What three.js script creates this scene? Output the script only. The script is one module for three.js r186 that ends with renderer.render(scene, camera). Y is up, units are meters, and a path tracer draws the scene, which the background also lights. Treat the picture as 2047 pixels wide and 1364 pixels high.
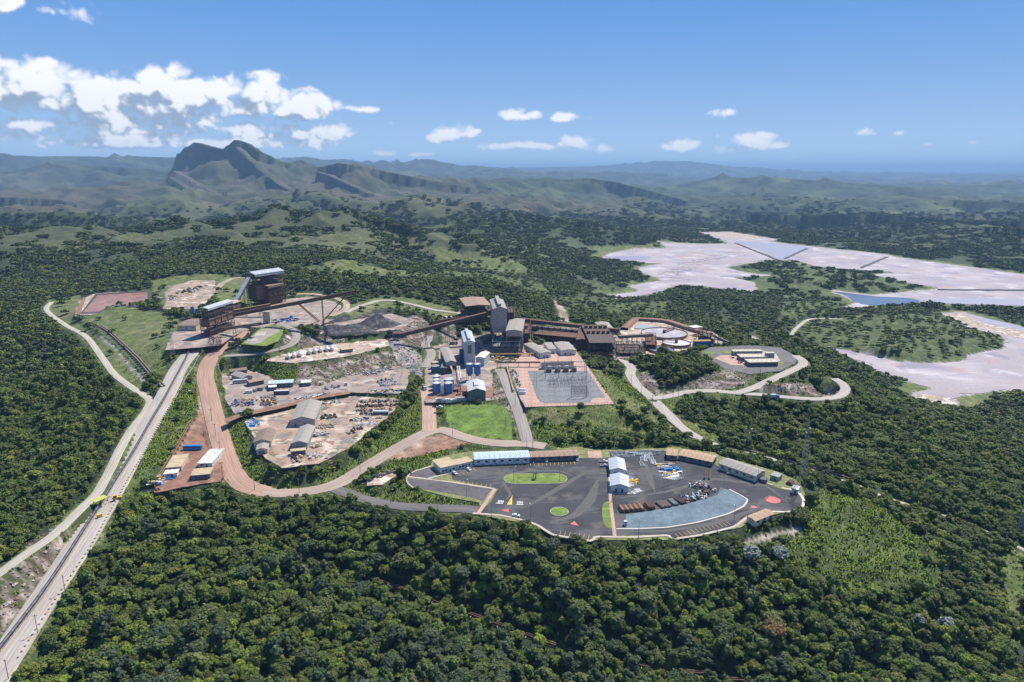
import * as THREE from 'three';
import { mergeGeometries } from 'three/addons/utils/BufferGeometryUtils.js';

// ---------- camera, sky, sun, exposure, haze ----------
const scene = new THREE.Scene();
const camera = new THREE.PerspectiveCamera(53.1, 1024 / 682, 1, 90000);
camera.position.set(0, 190, 0);
camera.rotation.x = -14 * Math.PI / 180;
const renderer = new THREE.WebGLRenderer({ antialias: true });
renderer.toneMapping = THREE.LinearToneMapping;
renderer.toneMappingExposure = 1.28;
renderer.shadowMap.enabled = true;
const sun = new THREE.DirectionalLight(new THREE.Color(1, 0.955, 0.87), 5);
sun.position.set(0.42 * 2000, 2000, -0.55 * 2000 - 500);
sun.target.position.set(0, 0, -500);
sun.castShadow = true;
Object.assign(sun.shadow.camera, { left: -1500, right: 1500, top: 1500, bottom: -1500, near: 10, far: 5000 });
scene.add(sun, sun.target);
scene.fog = new THREE.FogExp2(new THREE.Color(0.42, 0.67, 1.0), 0.000055);

// ---------- random numbers and noise ----------
let seed = 7;
const rnd = () => { seed = (seed + 0x6d2b79f5) | 0; let t = Math.imul(seed ^ (seed >>> 15), 1 | seed); t = (t + Math.imul(t ^ (t >>> 7), 61 | t)) ^ t; return ((t ^ (t >>> 14)) >>> 0) / 4294967296; };
const rr = (a, b) => a + (b - a) * rnd();
const PERM = new Uint8Array(512); { const p = [...Array(256).keys()]; for (let i = 255; i > 0; i--) { const j = Math.floor(rnd() * (i + 1)); [p[i], p[j]] = [p[j], p[i]]; } for (let i = 0; i < 512; i++) PERM[i] = p[i & 255]; }
const GX = Float32Array.from({ length: 256 }, (_, i) => Math.cos(i * 0.7853 * 1.37)), GY = Float32Array.from({ length: 256 }, (_, i) => Math.sin(i * 0.7853 * 1.37));
function noise(x, y) {
  const ix = Math.floor(x), iy = Math.floor(y), fx = x - ix, fy = y - iy, X = ix & 255, Y = iy & 255;
  const u = fx * fx * fx * (fx * (fx * 6 - 15) + 10), v = fy * fy * fy * (fy * (fy * 6 - 15) + 10);
  const a = PERM[PERM[X] + Y], b = PERM[PERM[X + 1] + Y], c = PERM[PERM[X] + Y + 1], d = PERM[PERM[X + 1] + Y + 1];
  const n0 = GX[a] * fx + GY[a] * fy, n1 = GX[b] * (fx - 1) + GY[b] * fy, n2 = GX[c] * fx + GY[c] * (fy - 1), n3 = GX[d] * (fx - 1) + GY[d] * (fy - 1);
  return ((n0 + (n1 - n0) * u) + ((n2 + (n3 - n2) * u) - (n0 + (n1 - n0) * u)) * v) * 1.5;
}
function fbm(x, y, o = 4) { let s = 0, a = 0.5; for (let i = 0; i < o; i++) { s += a * noise(x, y); x = x * 2.03 + 17.1; y = y * 2.03 + 5.7; a *= 0.5; } return s; }
const clamp = (x, a, b) => Math.min(b, Math.max(a, x)), sstep = (a, b, x) => { const t = clamp((x - a) / (b - a), 0, 1); return t * t * (3 - 2 * t); }, mix = (a, b, t) => a + (b - a) * t;
const mix3 = (a, b, t) => [mix(a[0], b[0], t), mix(a[1], b[1], t), mix(a[2], b[2], t)];

// the sky: clear air and fair-weather cumulus, azimuth 0 is -z
function makeSky() {
  const W = 4096, H = 2048, data = new Float32Array(W * H * 4), field = new Float32Array(W * H).fill(-9);
  const clouds = [[-0.5886,0.0846,0.0966,0.0404,1.5],[-0.6136,0.1043,0.0329,0.0236,1.3],[-0.5570,0.1028,0.0459,0.0218,1.1],[-0.4983,0.0807,0.0956,0.0399,1.5],[-0.4462,0.1063,0.0459,0.0243,1.4],[-0.4077,0.0933,0.0660,0.0267,1.4],[-0.3609,0.0860,0.0942,0.0363,1.5],[-0.2870,0.0755,0.0520,0.0251,1.3],[-0.2540,0.0857,0.0262,0.0139,1],[-0.2432,0.0487,0.0333,0.0143,1.2],[-0.5751,0.0421,0.1165,0.0253,1.3],[-0.5252,0.0352,0.1847,0.0128,1.2],[-0.3654,0.0361,0.1415,0.0113,1.1],[-0.4508,0.0649,0.0821,0.0267,1.5],[-0.3112,0.0906,0.0382,0.0185,0.8],[-0.4697,0.0465,0.1054,0.0238,0.8],[-0.3394,0.0511,0.0898,0.0251,1],[-0.6834,0.0738,0.0893,0.0554,1],[-0.7631,0.0593,0.0697,0.0428,1],[-0.6336,0.1482,0.0133,0.0040,0.4],[-0.5935,0.1785,0.0575,0.0150,0.6],[-0.5660,0.1766,0.0293,0.0072,0.5],[-0.2082,0.0815,0.0228,0.0058,0.9],[-0.1673,0.0639,0.0082,0.0039,0.7],[-0.1005,0.0452,0.0314,0.0093,0.9],[-0.0759,0.0540,0.0349,0.0159,1],[-0.0550,0.0501,0.0210,0.0094,1],[0.0045,0.0767,0.0293,0.0105,1],[0.0220,0.0741,0.0209,0.0079,0.9],[0.0812,0.0712,0.0263,0.0066,0.9],[-0.0236,0.0326,0.0423,0.0061,0.9],[0.0257,0.0353,0.0352,0.0061,0.9],[0.0784,0.0338,0.0349,0.0081,0.9],[0.0958,0.0405,0.0278,0.0120,1],[0.1274,0.0296,0.0277,0.0081,0.9],[0.2197,0.0292,0.0333,0.0079,0.9],[0.2461,0.0342,0.0296,0.0098,1],[0.3053,0.0272,0.0380,0.0103,1],[0.3300,0.0366,0.0373,0.0128,1],[0.3449,0.0447,0.0185,0.0076,1],[0.3615,0.0318,0.0214,0.0076,1],[0.2846,0.0730,0.0179,0.0063,0.9],[0.2794,0.0456,0.0091,0.0032,0.7],[0.4591,0.0468,0.0168,0.0072,1],[0.4716,0.0447,0.0111,0.0042,0.8],[0.4963,0.0441,0.0108,0.0035,0.8],[0.4004,0.0369,0.0060,0.0031,0.6],[0.5300,0.0305,0.0052,0.0018,0.6],[0.5760,0.0319,0.0069,0.0023,0.6],[0.1808,0.0651,0.0068,0.0026,0.4],[0.4467,0.0140,0.0115,0.0025,0.6],[0.3753,0.0151,0.0122,0.0025,0.6],[-0.2245,0.0278,0.0406,0.0040,0.5],[-0.1773,0.0227,0.0344,0.0034,0.5],[-0.1360,0.0215,0.0279,0.0034,0.5],[0.4693,0.0157,0.0078,0.0018,0.5],[0.6481,0.0335,0.0176,0.0065,0.8]];
  for (let k = 0; k < 46; k++) { const az = rr(0.75, 2 * Math.PI - 0.95), s = rr(0.02, 0.11), el = rr(0.03, 0.5); for (let m = 0; m < 4; m++) clouds.push([az + rr(-1, 1) * s, el + rr(-0.3, 0.3) * s, s * rr(0.5, 1), s * rr(0.2, 0.45), rr(0.6, 1)]); }
  for (const [az, el, ra, re, d] of clouds) {
    const x0 = az - ra * 1.6, x1 = az + ra * 1.6, y0 = el - re * 1.6, y1 = el + re * 1.7;
    for (let j = Math.max(H / 2, Math.floor((y0 / Math.PI + 0.5) * H)); j <= (y1 / Math.PI + 0.5) * H && j < H; j++) for (let i = Math.floor((x0 / (2 * Math.PI) + 0.25) * W); i <= (x1 / (2 * Math.PI) + 0.25) * W; i++) {
      const a = ((i + 0.5) / W - 0.25) * 2 * Math.PI - az, e = ((j + 0.5) / H - 0.5) * Math.PI - el, ey = e / (e < 0 ? re * 0.8 : re), v = (1 - (a / ra) ** 2 - ey * ey) * d, o = j * W + ((i % W) + W) % W;
      if (v > field[o]) field[o] = field[o] > -1 && v > -1 ? Math.min(1.3, v + 0.25 * Math.max(0, 1 + field[o])) : v;
    }
  }
  const dens = (i, j) => {
    const f = field[j * W + i]; if (f < -1.4) return -1;
    const u = i * 0.024, v = j * 0.031; let b = 0, am = 0.62, x = u + fbm(u * 2, v * 2, 2) * 0.35, y = v + fbm(u * 2 + 40, v * 2, 2) * 0.35;
    for (let k = 0; k < 6; k++) { b += am * (2.5 * Math.abs(noise(x, y)) - 0.62); x = x * 2.11 + 5.2; y = y * 2.11 + 1.3; am *= 0.56; }
    return f * 0.8 + b * 1.0 - 0.23 + 0.36 * noise(u * 0.3 + 7, v * 0.3);
  };
  const D = new Float32Array(W * H).fill(-1);
  for (let j = H / 2; j < H * 0.72; j++) for (let i = 0; i < W; i++) if (field[j * W + i] > -1.4) D[j * W + i] = dens(i, j);
  for (let j = 0; j < H; j++) {
    const el = ((j + 0.5) / H - 0.5) * 180;
    const h = Math.exp(-Math.max(0, el) / 6.5), up = sstep(10, 70, el);
    let base = mix3([0.052, 0.215, 0.58], [0.46, 0.63, 0.79], h); base = mix3(base, [0.03, 0.115, 0.34], up);
    if (el < 0) base = [0.2, 0.24, 0.22];
    for (let i = 0; i < W; i++) {
      const o = j * W + i; let c = base;
      if (el > 0.1 && D[o] > -0.4) {
        const d = D[o], a = sstep(-0.08, 0.75, d) * sstep(0.0, 1.2, el);
        if (a > 0) {
          const k1 = Math.max(D[Math.min(H - 1, j + 7) * W + (i + 6) % W], -0.3), k2 = Math.max(D[Math.min(H - 1, j + 22) * W + (i + 16) % W], -0.4);
          const lit = clamp(0.5 + 0.75 * (d - k1) + 0.5 * (d - k2) + 0.25 * fbm(i * 0.02, j * 0.028, 4), 0, 1);
          let cc = mix3([0.27, 0.335, 0.43], [0.88, 0.88, 0.88], sstep(0.25, 0.95, lit));
          cc = mix3(cc, base, 0.5 * Math.exp(-el / 2.2));
          c = mix3(base, cc, a * 0.96);
        }
      }
      data[o * 4] = c[0]; data[o * 4 + 1] = c[1]; data[o * 4 + 2] = c[2]; data[o * 4 + 3] = 1;
    }
  }
  const t = new THREE.DataTexture(data, W, H, THREE.RGBAFormat, THREE.FloatType);
  t.mapping = THREE.EquirectangularReflectionMapping; t.magFilter = THREE.LinearFilter; t.needsUpdate = true;
  return t;
}
scene.background = scene.environment = makeSky();
console.log('sky');

const PLATFORMS = [['lot',0,[[-67.2,-399.6],[-63.3,-413],[-53.8,-420.9],[-53.9,-430.6],[-41,-439],[-27.4,-444.3],[-8.3,-447.8],[48.5,-452.3],[58.4,-446],[108.3,-449.6],[114.2,-452.3],[141.3,-441.6],[143,-435.6],[165.5,-416.9],[174.1,-409.2],[181.1,-394.6],[177.1,-377.5],[169.5,-364.8],[160.2,-357.5],[148.4,-352.8],[132.7,-344.3],[125.3,-338.8],[101.2,-330.9],[83.9,-325.7],[41.5,-325.7],[22,-331.9],[12.9,-341.5],[-18.1,-352.8],[-19.3,-367.9],[-37,-374.3],[-54.8,-384.2]]],
  ['pull',-1.5,[[-92.4,-399.8],[-82.9,-412.4],[-74.1,-418.6],[-69.8,-416.3],[-82.1,-394.1],[-90.3,-392.7]]],
  ['barracks',12,[[190.1,-665.9],[205.9,-686],[250.9,-696.5],[278.5,-686],[280.6,-652.5],[272.1,-628.9],[245.8,-600.3],[215.1,-590.7],[197.4,-606.8],[192.4,-646.9]]],
  ['crusher',26,[[-327.1,-622.7],[-354.7,-694.5],[-353.2,-756.1],[-324.9,-756.1],[-317.9,-813.4],[-303.3,-879.5],[-272.4,-909],[-216.5,-872.5],[-193,-798.3],[-210.2,-730.3],[-250,-718],[-282.4,-718],[-284.9,-683.3],[-283.1,-641.7],[-300.6,-632.1]]],
  ['clearing',30,[[-469,-925.3],[-486,-1022.6],[-448.2,-1022.6],[-402.2,-913.4],[-372.1,-799.6],[-416.8,-799.6]]],
  ['pads',28,[[-261,-637.8],[-267.2,-709.2],[-253.1,-721.4],[-237.4,-692.8],[-229.8,-649.7],[-235.2,-630]]],
  ['tanks',18,[[-230,-612.8],[-226.1,-643.5],[-195.2,-673],[-134,-700.8],[-122.9,-673],[-154.8,-630.5],[-199.9,-606]]],
  ['stock',24,[[-212.8,-739.2],[-185.5,-765.3],[-146,-802.1],[-111,-765.3],[-120.9,-719.4],[-168.6,-691.6],[-201.1,-696.1]]],
  ['yardup',7,[[-271.5,-609],[-254.5,-625.5],[-229.6,-609],[-205.5,-578.2],[-168.1,-570.9],[-150.5,-609],[-108.5,-637.6],[-95.9,-617.1],[-89.4,-548.8],[-137.6,-552.8],[-159.5,-539.6],[-184.7,-514.9],[-214.7,-499.9],[-236,-533.3]]],
  ['yardlow',4,[[-204.4,-492.6],[-185,-515.1],[-138.3,-555.1],[-94.9,-545.9],[-92.9,-538.2],[-94.8,-505.9],[-113.5,-438.4],[-126.9,-414.3],[-148.9,-407.4],[-164.4,-422.4],[-183.9,-456.4]]],
  ['plant',10,[[-82.9,-627.2],[-85.5,-700.1],[-67.3,-721.9],[-13.7,-774.9],[21.6,-788],[20.5,-704.3],[7.7,-613.6],[-11.1,-618.6],[-17.7,-602.2],[-15.6,-524.5],[-69.5,-518.4]]],
  ['substation',13,[[-2.6,-608.3],[20.2,-692.6],[32.2,-692.6],[64.4,-672],[71.3,-605],[80,-506.2],[10.2,-499.2],[7.8,-515.8]]],
  ['process',9,[[23.3,-806],[103.4,-779.2],[142.7,-708.2],[117.9,-655.9],[82.5,-652.2],[65.9,-687.2],[32.9,-708.2]]],
  ['thickener',8,[[126.8,-778.4],[147.5,-824.5],[173.8,-839.1],[235.8,-770.7],[229.7,-712.2],[138.5,-659.5],[118.6,-691]]],
  ['huts',-2,[[-220.1,-384.8],[-230,-417.4],[-233.4,-450.7],[-238.2,-471.2],[-225,-481],[-206.8,-450.7],[-187.2,-409.7],[-186.1,-400.9],[-197,-396.6]]],
  ['redpond',22,[[-520.9,-797.1],[-582.2,-912.1],[-588.2,-951],[-525.6,-980.1],[-462.1,-859.1],[-483.1,-846],[-507.7,-852.5],[-501,-808.8]]]];
const PONDS = [['big',-70,[[157.6,-1388.8],[212,-1453.1],[281.5,-1497.2],[271.6,-1571.8],[363.5,-1653.9],[336.4,-1816.9],[356.9,-1885],[430.1,-1969.1],[347.6,-2002.6],[260.7,-2037.2],[308.5,-2201.5],[412.2,-2346.5],[539.1,-2377.7],[546.8,-2565.2],[713.2,-2511.2],[799.3,-2529],[816.7,-2700.2],[818,-2991.6],[949.5,-3016.6],[1033.1,-2680.1],[979.3,-2602.4],[1061.5,-2426.1],[1198.6,-2187.9],[1197.3,-2110],[1322.8,-1753.3],[1350.6,-1484.3],[1139.8,-1242.6],[1014.5,-1329.6],[904.6,-1345.3],[800.3,-1372.1],[707.2,-1329.6],[604.8,-1265.6],[699.6,-1366.7],[710.4,-1510.2],[720.5,-1510.2],[779.6,-1453.1],[971.8,-1537],[944.3,-1630.7],[938.9,-1753.3],[1010.1,-1789.1],[941,-1835.8],[856.7,-1915.7],[842.2,-2049],[770.1,-2049],[593.9,-1885],[617.4,-1789.1],[666.3,-1736],[555.8,-1702.2],[580.3,-1630.7],[539.1,-1497.2],[522.6,-1478],[466.8,-1550.7],[396.6,-1593.4],[337.6,-1510.2],[265,-1429.1],[240.7,-1366.7]]],
  ['low',-70,[[810,-1256.3],[853.5,-1265.6],[857.5,-1247.1],[860.5,-1169.8],[867,-1126.8],[917.2,-987.2],[673,-707.1],[622.8,-791.3],[596.7,-791.3],[530.5,-770.4],[498.6,-728.2],[462.6,-721.6],[479.3,-781.6],[516.9,-795.2],[512.9,-807.1],[479.7,-874.5],[492.2,-893.6],[478.2,-1002.1],[512.3,-969.8],[542.8,-921.1],[575.4,-913.5],[634.2,-923.7],[666,-958.6],[739.4,-996],[774.5,-1036.3],[797.8,-1079.8],[780.4,-1134.4],[792.8,-1177.9]]]];
const ROADS = [['main',14,[[-282.4,26,-725.3],[-284.1,24,-680.6],[-287.6,21,-651.3],[-283.9,17,-616.4],[-274.1,13,-584.3],[-253.3,8,-543.2],[-229.5,3,-497.4],[-211.9,0,-464.3],[-194.9,-2,-433.5],[-182.6,-4,-414],[-169.5,-5,-399.9],[-155.2,-6,-393.5]]],
  ['yardroad',11.5,[[-166.1,-5.3,-397.7],[-155.2,-6,-393.5],[-139,-6,-392.2],[-124.5,-6,-396.3],[-113.1,-5.5,-403.8],[-105.2,-5,-416.1],[-95,-3,-431.6],[-82.6,-1,-450.1],[-70.5,1,-465.7],[-61.5,2,-476],[-51.8,2,-479],[-37.8,2,-467.1],[-22.8,1.8,-458.1],[-6.6,1.6,-453.9],[9.4,1.8,-453.4],[23.5,1.2,-449.4]]],
  ['approach',9,[[-3.9,-0.1,-357.7],[-16.9,-0.6,-358.7],[-27.2,-1.2,-362.2],[-45.2,-2.5,-365.9],[-66.7,-4,-371.2],[-84.6,-5,-378.9],[-99.1,-5.8,-389],[-112.2,-6,-397.7]]],
  ['plantroad',11,[[-61.6,2,-477],[-63.7,4,-494.8],[-66.3,7,-514.9],[-68.3,9.5,-528.5],[-73.4,10,-557.4]]],
  ['subroad',9,[[11.2,1.8,-455.3],[9,4.5,-472.6],[4.5,9.5,-502.1],[-0.6,12,-531.3],[-5.9,13,-569.3],[-11.7,13,-603.4]]],
  ['east',9,[[90.2,9.5,-654.1],[107.4,9.5,-643.1],[113.1,9,-622.1],[108.9,8.5,-602.4],[110.5,6.5,-572.5],[116.8,5,-548.2],[121.5,3,-526.2],[126.2,1,-505],[129.5,-0.5,-490.6],[139.6,-3,-473.6],[156.1,-6,-460.1],[171.1,-8,-455.7],[189.6,-10,-447.2],[213.1,-14,-435.3],[234.9,-17.3,-421.4]]],
  ['eastlow',3.5,[[234.9,-17.3,-421.4],[255.8,-22,-410.5],[278.3,-27,-403],[297.8,-31,-392.2],[314.4,-36,-375.7],[338.4,-44,-346.3]]],
  ['hill',8.5,[[117,5,-542.9],[131.6,5,-548.2],[153.6,5.5,-560.1],[175.1,6,-560],[190.5,6.5,-554.4],[205.4,7.5,-560.9],[233,9.5,-583.6],[256.4,11,-603.6],[273.1,12,-618.5],[280.5,12,-634.2],[281.4,12,-654.4]]],
  ['loop',8,[[190,6.5,-553],[214.8,5.5,-550.6],[238.4,4.5,-545.7],[259.7,3.5,-546],[277.5,3.5,-552.6],[291.5,4,-568.8],[295.8,5,-583],[294.3,6,-596.4]]],
  ['conveyor',15,[[-308.5,22,-637.9],[-301.7,17,-594.6],[-286.1,13,-541.3],[-276.7,9,-503.5],[-268.8,5,-469.4],[-260.1,1,-433.3],[-252.3,-2,-402.3],[-247.7,-5,-380.8],[-242.2,-7,-358.7],[-236.9,-10,-332.5],[-232.2,-14,-302.8],[-227.1,-17,-275.9],[-221.3,-20,-246],[-217.5,-22,-227]]],
  ['track',6,[[-629.9,16,-918.3],[-606.2,15.5,-872.1],[-525.6,14,-783.7],[-471.3,13,-732.7],[-412.5,11,-660],[-362.5,9,-597.5],[-322.4,8,-556.6],[-298.5,7,-533.3],[-289.2,6.5,-510.4],[-279.4,5.5,-470.1],[-269.4,3,-434.7],[-263.4,0.8,-415.2],[-258.8,-1.5,-397.7],[-255.9,-3,-384.8],[-254.6,-3.5,-368.4],[-252.5,-4.5,-338.7],[-256.5,-6,-321],[-259.3,-7.5,-307.2],[-266.6,-10,-289.9]]],
  ['padroad',8,[[-273.9,19,-626.8],[-241.4,20.5,-632.3],[-220.3,23,-649.5],[-220.1,25.5,-676.6],[-237,27,-711.2],[-255.6,27.5,-728.6]]],
  ['northroad',8,[[-405.5,30,-921.3],[-422.6,31,-988],[-420.5,32,-1029.4],[-397.7,32,-1029.4]]],
  ['ridgeroad',8,[[-313.5,27,-911],[-273.5,28,-913.1],[-240.5,28,-890.4],[-211.4,28,-851.5],[-201.3,28,-803.5],[-209,28,-768.6]]],
  ['farroad',7,[[-196.5,28,-788.6],[-186.3,29,-823.3],[-163.8,28,-868.8],[-129.1,26,-851.9],[-95.5,22,-833.2],[-57.9,18,-828]]],
  ['ravine',9,[[-81.8,10,-618.6],[-82,11,-669.7],[-91.4,12,-696.5],[-88.2,15,-724.5]]],
  ['pathpond',6,[[579.8,-62,-1170.1],[521.2,-60,-1160.8],[481.7,-60,-1113.2],[453.2,-62,-1070.7],[438.9,-64,-1038.2],[444.7,-67,-1011.8],[463.6,-70,-993.1]]]];
const LINES = [[8,[[-502.4,27,-833.6],[-453.9,27.5,-818.3],[-398.1,27,-784.7]]],
  [6,[[-480.8,16,-749.1],[-404,13,-672],[-331.4,11,-590.9],[-296.7,11,-552.9]]],
  [4,[[-340.6,24,-649.5],[-322.6,18,-616.3],[-305.1,14,-588.8]]],
  [8,[[-504.7,0,-721.4],[-444.1,-15,-597.4],[-398.3,-25,-504.7],[-381.6,-35,-439.4]]],
  [6,[[-350.7,-8,-515.4],[-305.8,-12,-431.1]]],
  [10,[[-682.2,10,-892.8],[-678.6,-20,-797.3]]],
  [8,[[-893.8,5,-1182.4],[-742,12,-1085.9],[-646,20,-1061.2],[-546.4,30,-1022.6]]],
  [4,[[-242.2,-8,-396.9],[-213.9,-10,-384],[-186.1,-7,-384.7]]],
  [8,[[-206.5,-20,-349.1],[-161.5,-20,-343.9],[-119.9,-21,-345.6]]],
  [8,[[-197.6,-27,-253.6],[-139.5,-32,-259.5],[-73.1,-34,-261.8],[-5.2,-31,-258.3],[61.6,-31,-258.3],[154.1,-36,-264.2],[243.5,-46,-275.8]]],
  [5,[[-135.1,-16,-358.7],[-92.6,-15,-351.4]]],
  [5,[[-106.8,-23,-338.6],[-70.9,-25,-325],[-31.7,-27.5,-306.9],[8.7,-27,-283],[40.5,-28,-268.7],[89.2,-30,-261.5]]],
  [6,[[-179,-28,-293.6],[-104.6,-30,-292.5]]],
  [5,[[19.5,-9.5,-308.1],[56.5,-10.5,-301],[94.8,-10,-304.5]]],
  [4,[[190.9,-2,-402.3],[188.2,-2,-381.5],[189.4,-3,-370.6]]],
  [5,[[208.2,-5,-390.8],[218.8,-8,-380.2],[225.3,-12,-363.1],[234.5,-16,-347.8],[240.9,-20,-338.8]]],
  [5,[[124.3,-9.5,-317.2],[164.2,-13,-318.1],[194.7,-15,-325.9],[225.1,-21,-330.6]]],
  [8,[[232.7,-26,-319.7],[218.3,-32,-299],[208.2,-36,-285.6]]],
  [8,[[271.7,-44,-315.2],[283,-34,-356.1],[288.6,-32,-369.1]]],
  [8,[[275.8,-22,-576.6],[322.2,-30,-560.5],[382.6,-38,-557.2],[444,-45,-551.6]]],
  [6,[[162.3,-4,-527.6],[217.5,-10,-520.6],[259.7,-18,-488.3],[302.4,-26,-460.9],[358.9,-34,-437.5]]],
  [6,[[130.4,16,-619.9],[145.7,17,-594.6],[170.6,14,-593.5]]],
  [5,[[203.3,11,-568.4],[229.8,12,-558.1],[261,9,-570.4]]],
  [4,[[118.8,9,-582.2],[138.6,8,-570.7],[163.8,10,-567.3]]],
  [6,[[385.1,-30,-745.9],[392,-48,-710.3],[418.3,-58,-705.9]]],
  [8,[[306.4,-20,-935.1],[367.1,-28,-908.3],[376.3,-40,-801.4]]],
  [12,[[314.4,-42,-1296.7],[381.6,-38,-1263.7],[432.7,-42,-1219.5],[464.5,-48,-1158.5]]],
  [8,[[153.9,-54,-1166.1],[242.4,-57,-1171.9],[320.6,-48,-1078.2]]],
  [10,[[674.9,-58,-1585],[785.6,-56,-1572.2],[882.5,-64,-1535.5]]],
  [10,[[616.2,-56,-1220.1],[649.2,-52,-1115.7],[656.8,-56,-992.8]]],
  [10,[[485.6,-60,-978.2],[553.9,-58,-941.6]]],
  [8,[[55.2,-22,-1114.4],[106.5,-44,-1126.5]]],
  [6,[[24,0,-876],[73.8,-14,-924.2],[125.1,-22,-944]]],
  [10,[[-90.4,35,-990.6],[-17.5,25,-1006.6],[27.3,10,-1006]]],
  [10,[[-299.9,40,-958.7],[-187.6,38,-927.3],[-117,34,-910.1]]],
  [10,[[-486,40,-1059.1],[-564.7,36,-1059.7]]],
  [12,[[-369.7,52,-1087.5],[-258,52,-1087.5]]],
  [3,[[-57.2,9,-515.2],[-15.5,9,-520],[-1.4,9,-509.3]]],
  [3,[[-48.9,3,-468.5],[-1.3,2.6,-461.8]]],
  [3,[[13.9,10.5,-492.6],[83.3,10,-496.2]]],
  [4,[[13.6,6,-478.9],[74.1,4,-484.1],[110.5,-1,-476.5]]],
  [3,[[56.5,2,-461.3],[100.2,0.8,-462.4],[135.1,-2,-457]]],
  [3,[[160.4,8,-691],[125.7,10,-618.6]]],
  [3,[[-198.6,20,-686.1],[-167.5,21.5,-686.5],[-125.1,22.5,-711.7]]],
  [4,[[-120.9,19,-685.8],[-111.2,16,-656.7]]],
  [3,[[-87.4,30,-712.5],[-81.9,20,-708.3]]],
  [3,[[-48.3,24,-726.7],[-35.9,22,-753.2]]]];
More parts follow.
